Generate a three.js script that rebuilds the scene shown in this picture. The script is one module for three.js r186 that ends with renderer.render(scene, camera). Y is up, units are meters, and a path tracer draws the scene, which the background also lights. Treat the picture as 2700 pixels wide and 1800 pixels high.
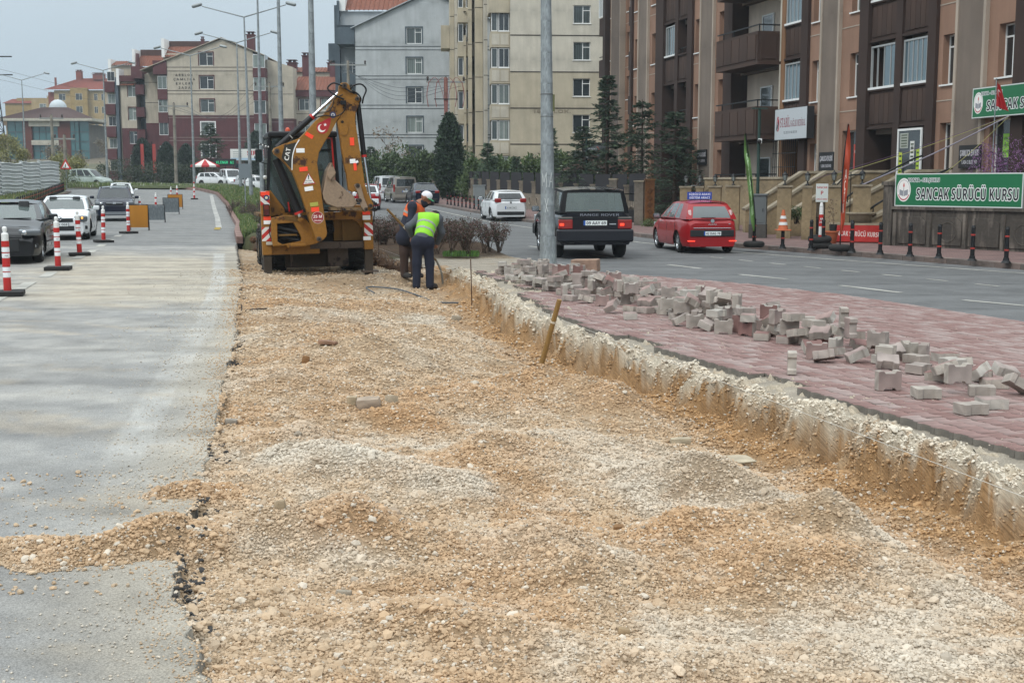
import*as THREE from 'three';
import {RoundedBoxGeometry} from 'three/addons/geometries/RoundedBoxGeometry.js';
import {MarchingCubes} from 'three/addons/objects/MarchingCubes.js';

const scene=new THREE.Scene();
// ---------------------------------------------------------------- camera, sky, sun, exposure
const camera=new THREE.PerspectiveCamera(30.76,1024/682,0.1,2500);
camera.position.set(0,1.8,0);
camera.lookAt(0,1.8 - Math.tan(0.12703)*10,-10);
const renderer=new THREE.WebGLRenderer({antialias:true});
renderer.toneMapping=THREE.LinearToneMapping;
renderer.toneMappingExposure=0.88;
renderer.shadowMap.enabled=true;
{
  // an overcast spring sky: pale blue grey at the horizon, brighter overhead, with soft cloud
  const w=512,h=256,data=new Float32Array(w*h*4);
  const wave=(x,y,z,f)=>Math.sin(x*f + 1.3)*Math.sin(y*f*1.7 + z*f + 0.7)*Math.sin(z*f*1.2 - x*0.6*f);
  for (let j=0;j<h;j++) for (let i=0;i<w;i++) {
    const el=((j + 0.5)/h - 0.5)*Math.PI,az=(i/w)*2*Math.PI;
    const s=Math.max(0,Math.sin(el)),X=Math.cos(az)*Math.cos(el),Z=Math.sin(az)*Math.cos(el),Y=Math.sin(el);
    const c=1 + 0.02*wave(X,Y*2,Z,5) + 0.015*wave(X,Y*3,Z,11);
    const k=(1 + 3.0*Math.pow(s,1.25))*c,t=Math.min(1,s*1.6);
    const o=(j*w + i)*4;
    data[o]=k*(0.515 + t*0.06);data[o + 1]=k*(0.63 - t*0.01);data[o + 2]=k*(0.715 - t*0.07);data[o + 3]=1;
 }
  const sky=new THREE.DataTexture(data,w,h,THREE.RGBAFormat,THREE.FloatType);
  sky.mapping=THREE.EquirectangularReflectionMapping;
  sky.magFilter=THREE.LinearFilter;sky.minFilter=THREE.LinearFilter;sky.needsUpdate=true;
  scene.background=sky;scene.environment=sky;
}
const sun=new THREE.DirectionalLight(new THREE.Color(1,0.965,0.91),1.5);
sun.position.set(-26,52,14);sun.target.position.set(0,0,-25);
sun.castShadow=true;sun.shadow.radius=24;sun.shadow.mapSize.set(2048,2048);
Object.assign(sun.shadow.camera,{left:-70,right:70,top:70,bottom:-70,near:1,far:260});
scene.add(sun,sun.target);
scene.fog=new THREE.FogExp2(new THREE.Color(0.62,0.71,0.78),0.0004);

// ---------------------------------------------------------------- small tools
const PI=Math.PI,V=(x,y,z)=>new THREE.Vector3(x,y,z);
const clamp=(x,a,b)=>(x<a?a:x>b?b:x),lerp=(a,b,t)=>a + (b - a)*t;
const sm=(a,b,x)=>{const t=clamp((x - a)/(b - a),0,1);return t*t*(3 - 2*t);};
function rnd(seed) {let a=seed>>>0;const f=()=>{a=(a + 0x6d2b79f5)|0;let t=Math.imul(a ^ (a>>>15),1|a);t=(t + Math.imul(t ^ (t>>>7),61|t)) ^ t;return ((t ^ (t>>>14))>>>0)/4294967296;};f.r=(a,b)=>a + (b - a)*f();f.pick=(l)=>l[Math.floor(f()*l.length)];return f;}
function hash2(i,j) {let n=Math.imul(i,374761393) + Math.imul(j,668265263)|0;n=Math.imul(n ^ (n>>>13),1274126177);return ((n ^ (n>>>16))>>>0)/4294967296;}
function noise(x,y) {const i=Math.floor(x),j=Math.floor(y),u=x - i,v=y - j,a=u*u*(3 - 2*u),b=v*v*(3 - 2*v);return lerp(lerp(hash2(i,j),hash2(i + 1,j),a),lerp(hash2(i,j + 1),hash2(i + 1,j + 1),a),b)*2 - 1;}
function fbm(x,y,n=4,g=0.5) {let s=0,a=1,t=0;for (let k=0;k<n;k++) {s +=a*noise(x + k*17.3,y - k*9.1);t +=a;a*=g;x*=2.03;y*=2.03;} return s/t;}
function tnoise(x,y,p) {const i=Math.floor(x),j=Math.floor(y),u=x - i,v=y - j,a=u*u*(3 - 2*u),b=v*v*(3 - 2*v),m=(k)=>((k % p) + p) % p;return lerp(lerp(hash2(m(i),m(j)),hash2(m(i + 1),m(j)),a),lerp(hash2(m(i),m(j + 1)),hash2(m(i + 1),m(j + 1)),a),b)*2 - 1;}
function tfbm(u,v,p,n=4,g=0.5) {let s=0,a=1,t=0;for (let k=0;k<n;k++) {s +=a*tnoise(u*p,v*p,p);t +=a;a*=g;p*=2;} return s/t;}
function poly(pts,d) {// piecewise linear x(d) through [x, d] points
  if (d<=pts[0][1]) {const [a,b]=pts;return a[0] + (b[0] - a[0])*(d - a[1])/(b[1] - a[1]);}
  for (let i=1;i<pts.length;i++) if (d<=pts[i][1]||i===pts.length - 1) {const a=pts[i - 1],b=pts[i];return a[0] + (b[0] - a[0])*(d - a[1])/(b[1] - a[1]);}
}
// ---------------------------------------------------------------- textures and materials
function makeTex(n,fn,{srgb=true,rep=[1,1]}={}) {// fn(u, v) -> [r, g, b] 0..1 (display values)
  const d=new Uint8Array(n*n*4);
  for (let j=0;j<n;j++) for (let i=0;i<n;i++) {const c=fn(i/n,j/n),o=(j*n + i)*4;d[o]=clamp(c[0],0,1)*255;d[o + 1]=clamp(c[1],0,1)*255;d[o + 2]=clamp(c[2],0,1)*255;d[o + 3]=255;}
  const t=new THREE.DataTexture(d,n,n);t.wrapS=t.wrapT=THREE.RepeatWrapping;t.magFilter=THREE.LinearFilter;t.minFilter=THREE.LinearMipmapLinearFilter;t.generateMipmaps=true;
  if (srgb) t.colorSpace=THREE.SRGBColorSpace;t.repeat.set(...rep);t.needsUpdate=true;return t;
}
const g3=(v)=>[v,v,v];
function scaled(t,r) {const c=t.clone();c.repeat.set(r,r);c.needsUpdate=true;return c;}
const speck=rnd(5);
const TEX={
  plaster:makeTex(512,(u,v)=>g3(0.9 + 0.08*tfbm(u,v,4,6) + 0.05*tfbm(u,v*0.125,16,3) + 0.03*(hash2(u*512|0,v*512|0) - 0.5)),{rep:[0.25,0.25]}),
  concrete:makeTex(512,(u,v)=>{const a=tfbm(u,v,3,6,0.6),b=tfbm(u + 0.3,v*1,24,2);const k=0.84 + 0.16*a + 0.07*b;return [k,k*0.99,k*0.97];},{rep:[0.6,0.6]}),
  asphalt:makeTex(512,(u,v)=>{const s=hash2(u*512|0,v*512|0),a=tfbm(u,v,4,5,0.55);const k=0.82 + 0.12*a + 0.26*(s - 0.5) + 0.06*tfbm(u + 0.2,v,9,3);return [k,k,k];},{rep:[0.45,0.45]}),
  grit:makeTex(512,(u,v)=>{const s=hash2(u*512|0,v*512|0),s2=tfbm(u,v,128,2),a=tfbm(u,v,6,5,0.6);const k=0.82 + 0.1*a + 0.2*(s - 0.5) + 0.12*s2;return [k,k*0.985,k*0.96];},{rep:[1.2,1.2]}),
  gritBump:makeTex(512,(u,v)=>g3(0.5 + 0.25*tfbm(u,v,64,3,0.7) + 0.3*tfbm(u + 0.5,v,24,2)),{srgb:false,rep:[1.2,1.2]}),
  fineBump:makeTex(256,(u,v)=>g3(0.5 + 0.35*tfbm(u,v,32,3,0.7)),{srgb:false,rep:[0.8,0.8]}),
  galv:makeTex(256,(u,v)=>{const a=tfbm(u,v*0.5,16,3),b=tfbm(u,v,4,3);const k=0.84 + 0.13*a + 0.08*b;return [k,k*1.005,k*1.01];},{rep:[3,1.6]}),
  wood:makeTex(256,(u,v)=>{const g=tfbm(u*1,v,2,2)*0.4,s=Math.sin((u*18 + g*3)*2*PI)*0.5 + tfbm(u*6,v*0.5,8,3)*0.6;const k=0.82 + 0.1*s;return [k,k*0.96,k*0.9];},{rep:[4,0.7]}),
  rust:makeTex(512,(u,v)=>{const a=tfbm(u,v,5,6,0.62),t=clamp((a - 0.22)*5,0,1),k=0.93 + 0.07*tfbm(u,v,40,2);return [lerp(1,0.42,t)*k,lerp(1,0.34,t)*k,lerp(1,0.3,t)*k];},{rep:[0.9,0.9]}),
  tile:makeTex(256,(u,v)=>{const r=0.86 + 0.13*tfbm(u,v,24,2);return [r,r*0.97,r*0.95];},{rep:[0.5,0.5]}),
};
const MATS=new Map();
const lin=(hex,k=1)=>{const c=new THREE.Color(hex);return [c.r*k,c.g*k,c.b*k];};
function M(hex,rough=0.8,o={}) {// shared standard material; hex is the sRGB base colour
  const key=hex + '|' + rough + '|' + JSON.stringify(o,(k,v)=>(v&&v.isTexture?v.uuid:v));
  if (MATS.has(key)) return MATS.get(key);
  const {phys,...rest}=o;
  const m=phys?new THREE.MeshPhysicalMaterial({color:hex,roughness:rough,...rest}):new THREE.MeshStandardMaterial({color:hex,roughness:rough,...rest});
  MATS.set(key,m);return m;
}
const wallMat=(hex)=>M(hex,0.92,{map:TEX.plaster,bumpMap:TEX.fineBump,bumpScale:0.002});
const concMat=(hex)=>M(hex,0.93,{map:TEX.concrete,bumpMap:TEX.gritBump,bumpScale:0.003});
const galvMat=M('#a9b0b2',0.55,{metalness:0.35,map:TEX.galv});
const blackMetal=M('#17181a',0.45,{metalness:0.3});
const rubber=M('#232221',0.88,{bumpMap:TEX.fineBump,bumpScale:0.001});
const white=M('#e3e4e2',0.55);
const chrome=M('#c9cccf',0.16,{metalness:0.95});
// ---------------------------------------------------------------- geometry collector
const _e=new THREE.Euler(),_q=new THREE.Quaternion(),_m=new THREE.Matrix4();
const mat4=(x=0,y=0,z=0,rx=0,ry=0,rz=0,sx=1,sy=1,sz=1)=>new THREE.Matrix4().compose(V(x,y,z),_q.setFromEuler(_e.set(rx,ry,rz)).clone(),V(sx,sy,sz));
const CYL={},BOX=new THREE.BoxGeometry(1,1,1);
class G {
  constructor() {this.p=[];this.n=[];this.u=[];this.i=[];this.c=null;}
  add(g,m) {
    if (g instanceof G) g=g.geo(true);
    const pos=g.attributes.position,nor=g.attributes.normal,uv=g.attributes.uv,base=this.p.length/3,v=V(),nm=m?new THREE.Matrix3().getNormalMatrix(m):null;
    for (let k=0;k<pos.count;k++) {
      v.fromBufferAttribute(pos,k);if (m) v.applyMatrix4(m);this.p.push(v.x,v.y,v.z);
      if (nor) {v.fromBufferAttribute(nor,k);if (nm) v.applyMatrix3(nm).normalize();this.n.push(v.x,v.y,v.z);} else this.n.push(0,1,0);
      if (uv) this.u.push(uv.getX(k),uv.getY(k));else this.u.push(0,0);
   }
    const flip=m&&m.determinant()<0;
    if (g.index) for (let k=0;k<g.index.count;k +=3) {const a=base + g.index.getX(k),b=base + g.index.getX(k + 1),c=base + g.index.getX(k + 2);flip?this.i.push(a,c,b):this.i.push(a,b,c);}
    else for (let k=0;k<pos.count;k +=3) flip?this.i.push(base + k,base + k + 2,base + k + 1):this.i.push(base + k,base + k + 1,base + k + 2);
    return this;
 }
  box(w,h,d,x=0,y=0,z=0,rx=0,ry=0,rz=0) {return this.add(BOX,mat4(x,y,z,rx,ry,rz,w,h,d));}
  // box given by its base centre
  bbox(w,h,d,x=0,y=0,z=0,ry=0) {return this.box(w,h,d,x,y + h/2,z,0,ry,0);}
  span(x0,x1,y0,y1,z0,z1) {return this.box(Math.abs(x1 - x0),Math.abs(y1 - y0),Math.abs(z1 - z0),(x0 + x1)/2,(y0 + y1)/2,(z0 + z1)/2);}
  rbox(w,h,d,r,x=0,y=0,z=0,rx=0,ry=0,rz=0) {return this.add(new RoundedBoxGeometry(w,h,d,2,r),mat4(x,y,z,rx,ry,rz));}
  cyl(r0,r1,h,x=0,y=0,z=0,seg=16,rx=0,ry=0,rz=0,open=false) {return this.add(new THREE.CylinderGeometry(r1,r0,h,seg,1,open),mat4(x,y,z,rx,ry,rz));}
  ball(r,x=0,y=0,z=0,sx=1,sy=1,sz=1,seg=14) {return this.add(new THREE.SphereGeometry(r,seg,Math.max(6,seg*0.6|0)),mat4(x,y,z,0,0,0,sx,sy,sz));}
  rod(a,b,r0,r1=r0,seg=10) {const d=b.clone().sub(a),L=d.length(),m=new THREE.Matrix4().compose(a.clone().add(b).multiplyScalar(0.5),new THREE.Quaternion().setFromUnitVectors(V(0,1,0),d.normalize()),V(1,1,1));return this.add(new THREE.CylinderGeometry(r1,r0,L,seg),m);}
  bar(a,b,w,h,up=V(0,1,0)) {// rectangular bar from a to b; w across, h along 'up'
    const z=b.clone().sub(a),L=z.length();z.normalize();const x=up.clone().cross(z);if (x.lengthSq()<1e-6) x.set(1,0,0);x.normalize();const y=z.clone().cross(x);
    return this.add(BOX,new THREE.Matrix4().makeBasis(x.multiplyScalar(w),y.multiplyScalar(h),z.multiplyScalar(L)).setPosition(a.clone().add(b).multiplyScalar(0.5)));
 }
  tube(pts,r,seg=8,n=pts.length*6) {return this.add(new THREE.TubeGeometry(new THREE.CatmullRomCurve3(pts),n,r,seg));}
  prism(pts,depth,m,bevel=0) {// outline [[x, y], ...] extruded along z, centred
    const s=new THREE.Shape(pts.map((p)=>new THREE.Vector2(p[0],p[1])));
    const g=new THREE.ExtrudeGeometry(s,{depth:depth - 2*bevel,bevelEnabled:bevel>0,bevelThickness:bevel,bevelSize:bevel,bevelOffset:-bevel,bevelSegments:2,curveSegments:6});
    g.translate(0,0,-depth/2 + bevel);return this.add(g,m);
 }
  lathe(pts,seg=16,m) {return this.add(new THREE.LatheGeometry(pts.map((p)=>new THREE.Vector2(p[0],p[1])),seg),m);}
  quad(a,b,c,d) {const base=this.p.length/3,n=b.clone().sub(a).cross(d.clone().sub(a)).normalize();for (const q of [a,b,c,d]) {this.p.push(q.x,q.y,q.z);this.n.push(n.x,n.y,n.z);} this.u.push(0,0,1,0,1,1,0,1);this.i.push(base,base + 1,base + 2,base,base + 2,base + 3);return this;}
  tri(a,b,c) {const base=this.p.length/3,n=b.clone().sub(a).cross(c.clone().sub(a)).normalize();for (const q of [a,b,c]) {this.p.push(q.x,q.y,q.z);this.n.push(n.x,n.y,n.z);} this.u.push(0,0,1,0,0,1);this.i.push(base,base + 1,base + 2);return this;}
  geo(keepUV=false) {
    const g=new THREE.BufferGeometry();
    g.setAttribute('position',new THREE.Float32BufferAttribute(this.p,3));g.setAttribute('normal',new THREE.Float32BufferAttribute(this.n,3));
    if (!keepUV) for (let k=0,n=this.p.length/3;k<n;k++) {
      const ax=Math.abs(this.n[3*k]),ay=Math.abs(this.n[3*k + 1]),az=Math.abs(this.n[3*k + 2]),x=this.p[3*k],y=this.p[3*k + 1],z=this.p[3*k + 2];
      if (ay>ax&&ay>=az) {this.u[2*k]=x;this.u[2*k + 1]=z;} else if (ax>az) {this.u[2*k]=z;this.u[2*k + 1]=y;} else {this.u[2*k]=x;this.u[2*k + 1]=y;}
   }
    g.setAttribute('uv',new THREE.Float32BufferAttribute(this.u,2));g.setIndex(this.i);
    return g;
 }
  mesh(name,material,parent,keepUV=false) {return addMesh(name,this.geo(keepUV),material,parent);}
}
function gridGeo(nu,nv,fn,{color,uv,normal=true}={}) {// fn(i, j, u, v) -> Vector3
  const p=new Float32Array((nu + 1)*(nv + 1)*3),u2=new Float32Array((nu + 1)*(nv + 1)*2),c=color?new Float32Array((nu + 1)*(nv + 1)*3):null,idx=[];
  for (let j=0;j<=nv;j++) for (let i=0;i<=nu;i++) {
    const k=j*(nu + 1) + i,q=fn(i/nu,j/nv);p.set([q.x,q.y,q.z],3*k);const t=uv?uv(i/nu,j/nv,q):[q.x,q.z];u2[2*k]=t[0];u2[2*k + 1]=t[1];
    if (c) c.set(color(q,i/nu,j/nv),3*k);
    if (i<nu&&j<nv) idx.push(k,k + 1,k + nu + 2,k,k + nu + 2,k + nu + 1);
 }
  const g=new THREE.BufferGeometry();g.setAttribute('position',new THREE.BufferAttribute(p,3));g.setAttribute('uv',new THREE.BufferAttribute(u2,2));if (c) g.setAttribute('color',new THREE.BufferAttribute(c,3));
  g.setIndex(idx);if (normal) g.computeVertexNormals();return g;
}
// ---------------------------------------------------------------- naming
const TAKEN=new Map();
function numbered(name) {const n=TAKEN.get(name)??0;TAKEN.set(name,n + 1);return n?`${name}_${String(n).padStart(3, '0')}`:name;}
function shade(o) {o.castShadow=true;o.receiveShadow=true;return o;}
function addMesh(name,geometry,material,parent) {const o=shade(new THREE.Mesh(geometry,material));o.name=parent?name:numbered(name);(parent??scene).add(o);return o;}
function thing(name,label,category,x=0,y=0,z=0,ry=0,group) {const o=new THREE.Group();o.name=numbered(name);o.position.set(x,y,z);o.rotation.y=ry;o.userData={label,category};if (group) o.userData.group=group;scene.add(o);return o;}
function tag(o,label,category,group) {o.userData.label=label;o.userData.category=category;if (group) o.userData.group=group;return o;}
function struct(o) {o.userData.kind='structure';return o;}
function stuff(o,label,category) {o.userData.kind='stuff';if (label) {o.userData.label=label;o.userData.category=category;} return o;}
function copyOf(t,x,y,z,ry,label,group) {const c=t.clone();c.name=numbered(t.name.replace(/_\d{3}$/,''));c.userData={...t.userData,label:label??t.userData.label};if (group) c.userData.group=group;c.position.set(x,y,z);c.rotation.set(0,ry,0);scene.add(c);return c;}
// flat print: a canvas drawn by fn(ctx, w, h), on a plane of w x h metres facing +z
function print(w,h,res,fn,o={}) {
  const c=document.createElement('canvas');c.width=Math.round(w*res);c.height=Math.round(h*res);const x=c.getContext('2d');fn(x,c.width,c.height);
  const t=new THREE.CanvasTexture(c);t.colorSpace=THREE.SRGBColorSpace;t.anisotropy=8;
  return {geo:new THREE.PlaneGeometry(w,h),mat:new THREE.MeshStandardMaterial({map:t,roughness:o.rough??0.6,side:THREE.DoubleSide,transparent:!!o.alpha,alphaTest:o.alpha?0.5:0})};
}
function printMesh(name,w,h,res,fn,parent,x,y,z,ry=0,o={}) {const p=print(w,h,res,fn,o),m=addMesh(name,p.geo,p.mat,parent);m.position.set(x,y,z);m.rotation.set(o.rx??0,ry,o.rz??0);return m;}
function text(x,s,cx,cy,size,color,o={}) {x.save();x.fillStyle=color;x.font=`${o.weight ?? 'bold'} ${size}px ${o.font ?? 'sans-serif'}`;x.textAlign=o.align??'center';x.textBaseline='middle';x.translate(cx,cy);if (o.rot) x.rotate(o.rot);const w=x.measureText(s).width,sx=o.fit?o.fit/w:o.sx??1;x.scale(sx,1);if (o.stroke) {x.strokeStyle=o.stroke;x.lineWidth=o.lw??size*0.16;x.lineJoin='round';x.strokeText(s,0,0);} x.fillText(s,0,0);x.restore();}
// ================================================================ THE GROUND
// plan coordinates: x to the right, d = distance along the view (z = -d)
const asphEdge=[[-0.85,3.4],[-1.07,4.31],[-1.46,5.26],[-1.72,6.4],[-1.98,8.05],[-2.5,10.6],[-3.04,13.5],[-4.06,18.4],[-5.12,23.5],[-8.2,37]];
const medLeft=[[-8.2,37],[-9.6,43],[-11.3,51],[-14.2,63],[-18.5,80.5],[-22.8,96],[-26.4,105],[-29.4,108],[-33.8,110.5],[-50,115],[-90,124]];
const medRight=[[2.2,24],[-0.2,31],[-2.5,37],[-4.9,45],[-8,58],[-10.5,68],[-12.5,80],[-15,95],[-19,112],[-30,140]];
const leftKerb=[[-4.5,3],[-13.5,30],[-17.5,43],[-28,72],[-35.3,100]];
const islandRight=[[9.5,4],[7.6,11.5],[6.38,15.4],[5.38,18.6],[3.93,21.4],[2.2,24]];
const rightKerb=[[22.5,3],[13,21.4],[10.67,25.84],[8.69,30.08],[6.34,34.5],[4.27,41.5],[0.6,58],[-4.7,80],[-6.8,88],[-10,100],[-15,115],[-26,140]];
const trenchRight=[[3.9,4.5],[3.12,7.6],[2.91,8.1],[2.62,9.2],[2.24,10.3],[1.75,11.7],[1.36,13],[0.9,14.3],[0.42,16],[0.02,19],[-0.35,21.9],[-1.0,25],[-2.3,28],[-3.6,31],[-5.5,34],[-8,37.2]];
function gh(x,d) {// the lie of the land
  const L=d<55?0:d<90?0.0006*(d - 55)*(d - 55):0.735 + 0.03*(Math.min(d,114) - 90) + 9*sm(125,335,d)*sm(-20,-60,x);
  const R=d<58?0:0.014*(d - 58)*(1 - 0.25*sm(90,160,d));
  const xm=d<37?-4:(poly(medLeft,Math.min(d,106)) + poly(medRight,d))/2;
  return lerp(L,R,sm(xm - 3.5,xm + 3.5,x));
}
const P3=(x,d,y=0)=>V(x,y,-d);
const onG=(x,d,y=0)=>V(x,gh(x,d) + y,-d);
{// the land sheet under everything, out to the horizon
  const xs=[],ds=[];
  for (let i=0;i<=130;i++) {const t=i/65 - 1;xs.push(Math.sign(t)*(Math.abs(t)*60 + Math.pow(Math.abs(t),4)*900) - 10);}
  for (let j=0;j<=150;j++) {const t=j/150;ds.push(-25 + t*170 + Math.pow(t,5)*1500);}
  const g=gridGeo(130,150,(u,v)=>{
    const x=xs[Math.round(u*130)],d=ds[Math.round(v*150)];
    const rough=d>60?0.12*fbm(x*0.08,d*0.08,3)*sm(60,120,d):0;
    let y=gh(x,d) - 0.22 + rough;if (d<42) y -=0.9*(1 - sm(34,42,d));
    if (d<42&&x>14) y +=0.9*(1 - sm(34,42,d));
    return V(x,y,-d);
 },{color:(q)=>{const n=fbm(q.x*0.11,q.z*0.11,5,0.6),m=fbm(q.x*0.9,q.z*0.9,3);const t=sm(-0.25,0.35,n);return [lerp(0.2,0.13,t) + 0.04*m,lerp(0.17,0.14,t) + 0.035*m,lerp(0.12,0.075,t) + 0.02*m];} });
  struct(addMesh('ground',g,new THREE.MeshStandardMaterial({vertexColors:true,roughness:1,map:TEX.grit,bumpMap:TEX.gritBump,bumpScale:0.02})));
}
function roadDust(x,d) {// how much pale dust lies on the closed lane, and its tone
  const xl=poly(d<37?asphEdge:medLeft,Math.min(d,106)),off=xl - x;// metres from the broken edge
  const swirl=fbm(x*0.35 + d*0.09,d*0.55,4),fine=fbm(x*1.4 + d*0.5,d*2.6,4,0.6),streak=fbm(x*0.5 + d*0.2 + 1.2*swirl,d*1.5 + x*0.9 + 2.2*fbm(x*0.3,d*0.4,2),5,0.62);
  let tan=sm(17.5,20,d + swirl*2.2)*(1 - sm(29.5,33,d + swirl*2))*(1 - sm(2.8,5.4,off + swirl*1.2))*(0.9 + 0.3*fine);
  tan=Math.max(tan,(1 - sm(0.1,0.9,off + fine*0.5))*0.75*(1 - sm(34,37,d)));
  let pale=d<36?0.46 + 0.55*streak + 0.4*fine + 0.35*swirl:0.15 + 0.2*streak;
  pale*=1 - sm(4.4,6.5,off + swirl)*0.75;
  const dark=sm(0.05,0.5,fbm(x*0.18 + 4,d*0.42 + 9,4))*(d>9.5&&d<18?0.6:0.25);
  return {tan:clamp(tan + 0.1*fine,0,1),pale:clamp(pale,0,1),dark,fine,swirl};
}
const wornLine=[[-2.2,6.9],[-2.58,8.05],[-3.14,11.1],[-4.0,16.06],[-5.33,22.44],[-7.41,31.4]];
const nearAsphalt=(x,d)=>{
  const {tan,pale,dark,fine,swirl}=roadDust(x,d);
  let c=[0.29,0.292,0.288];
  if (d>36) c=[0.235,0.24,0.238];
  const mixTo=(t,q)=>{for (let k=0;k<3;k++) c[k]=lerp(c[k],q[k],t);};
  mixTo(pale*0.95,[0.5,0.485,0.445]);mixTo(dark*0.5,[0.21,0.222,0.235]);mixTo(tan,[0.54,0.485,0.39]);
  if (d>7&&d<32) {const e=Math.abs(x - poly(wornLine,d))/0.13;if (e<1.25) {const n=fbm(x*7,d*1.8,4,0.6) + 0.25*noise(x*30,d*9),t=clamp((0.52 + 0.6*n)*sm(7,9.2,d)*(1 - 0.5*sm(9.3,11,d)*(1 - sm(14,17,d))) + 0.25*sm(20,24,d),0,0.9)*sm(1.25,0.85,e + 0.3*n);mixTo(t,[0.62,0.615,0.58]);} }
  mixTo(d<30?sm(0.18,0.45,fbm(x*0.6 + 20 + d*0.3,d*2.4 + x*0.9 + 1.5*swirl,5,0.6))*0.55:0,[0.53,0.46,0.36]);
  const k=1 + 0.09*fine;return c.map((v)=>v*k);
};
const rowsOf=(a,b,step)=>{const r=[];for (let d=a;d<b;) {r.push(d);d +=step(d);} r.push(b);return r;};
function sheet(name,rows,nu,left,right,height,color,material,kind=true) {
  const g=gridGeo(nu,rows.length - 1,(u,v)=>{const d=rows[Math.round(v*(rows.length - 1))],x=lerp(left(d),right(d),u);return V(x,height(x,d,u),-d);},{color:color?(q,u)=>color(q.x,-q.z,u):undefined});
  const o=addMesh(name,g,material);return kind?struct(o):o;
}
const asphMat=(c)=>new THREE.MeshStandardMaterial({vertexColors:true,roughness:0.94,map:TEX.asphalt,bumpMap:TEX.gritBump,bumpScale:0.004});
const raggedEdge=(d)=>poly(asphEdge,d) + (d<37?0.05*fbm(d*2.2,3.1,4,0.6) + 0.03*noise(d*9,7):0);
{// left carriageway: near part with its broken edge (last columns drop down as the fracture), far part to the bend
  const rows=rowsOf(3.2,37,(d)=>clamp(0.0018*d*d,0.03,0.16));
  const nu=230;
  sheet('left_road',rows,nu,(d)=>poly(leftKerb,d),(d)=>raggedEdge(d),(x,d,u)=>(u>0.999?-0.16:0) + (u<0.99?0:0) + 0.006*fbm(x*1.2,d*1.2,3),
    (x,d,u)=>(u>0.992?(u>0.999?[0.05,0.048,0.046]:fbm(x*7,d*5,3)>0.12?[0.07,0.068,0.066]:nearAsphalt(x,d)):nearAsphalt(x,d)),asphMat());
  const far=rowsOf(37,110,()=>0.6);
  const fr=(d)=>poly(medLeft,d),fl=(d)=>(d<100?poly(leftKerb,d):-35.3 - (d - 100)*6);
  sheet('left_road',far,60,fl,fr,(x,d)=>gh(x,d) + 0.001,nearAsphalt,asphMat());
}
{// right carriageway
  const rows=rowsOf(3,138,(d)=>clamp(0.02*d,0.25,2));
  sheet('right_road',rows,60,(d)=>(d<24?poly(islandRight,d):poly(medRight,d)) - 0.25,(d)=>poly(rightKerb,d),(x,d)=>gh(x,d) + 0.002,(x,d,u)=>{
    const s=fbm(x*0.5 + d*0.24,d*0.16,4),f=fbm(x*2.2,d*1.1,3),k=0.182 + 0.024*s + 0.012*f + 0.03*sm(0.9,1,u);return [k*0.99,k*1.015,k*1.02];
 },asphMat());
}
// ---- painted lines (each dash a piece of the road it lies on)
const paintMat=new THREE.MeshStandardMaterial({color:new THREE.Color(0.52,0.52,0.49),roughness:0.85,map:TEX.concrete,bumpMap:TEX.gritBump,bumpScale:0.003});
const lr=scene.getObjectByName('left_road'),rr=scene.getObjectByName('right_road');
function dash(parent,a,b,w,lift=0.008,name='lane_marking') {
  const dir=new THREE.Vector2(b[0] - a[0],b[1] - a[1]).normalize(),nx=dir.y*w/2,nd=-dir.x*w/2;
  const g=new G(),n=Math.max(1,Math.round(Math.hypot(b[0] - a[0],b[1] - a[1])/3));
  for (let k=0;k<n;k++) {const p=[lerp(a[0],b[0],k/n),lerp(a[1],b[1],k/n)],q=[lerp(a[0],b[0],(k + 1)/n),lerp(a[1],b[1],(k + 1)/n)];g.quad(onG(p[0] - nx,p[1] - nd,lift),onG(p[0] + nx,p[1] + nd,lift),onG(q[0] + nx,q[1] + nd,lift),onG(q[0] - nx,q[1] - nd,lift));}
  g.mesh(name,paintMat,parent);
}
for (const [x,d,L] of [[-8.42,21.1,1.5],[-9.0,23.8,1.45],[-9.68,26.8,1.4],[-10.4,29.6,1.4],[-11.0,32.3,1.4],[-11.7,35.2,1.4],[-12.5,38.4,1.4],[-7.8,18.3,1.4],[-13.3,41.8,1.4]]) dash(lr,[x,d],[x - 0.25*L,d + L],0.22);
for (const [x,d,x2,d2] of [[7.57,18.2,6.98,19.1],[6.42,20.4,5.8,21.86],[5.17,23.3,4.51,24.5],[4.0,26.2,3.45,27.5],[2.6,29.6,2.0,31.2],[1.1,33.8,0.5,35.6],[8.7,16.4,8.1,17.3]]) dash(rr,[x,d],[x2,d2],0.13);
for (let k=-2;k<7;k++) {const x=8.04 - k*0.495,d=22.84 + k*1.165;dash(rr,[x,d],[x - 0.22,d + 0.5],0.1);}
{const pts=[[14.4,17.6],[12.6,20.7],[10.26,24.84],[8.17,28.26],[5.94,32.36],[3.89,37.83],[2.71,42.16],[-1.0,57.5],[-6.0,80]];for (let k=1;k<pts.length;k++) dash(rr,pts[k - 1],pts[k],0.12,0.009,'edge_line');}
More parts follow.
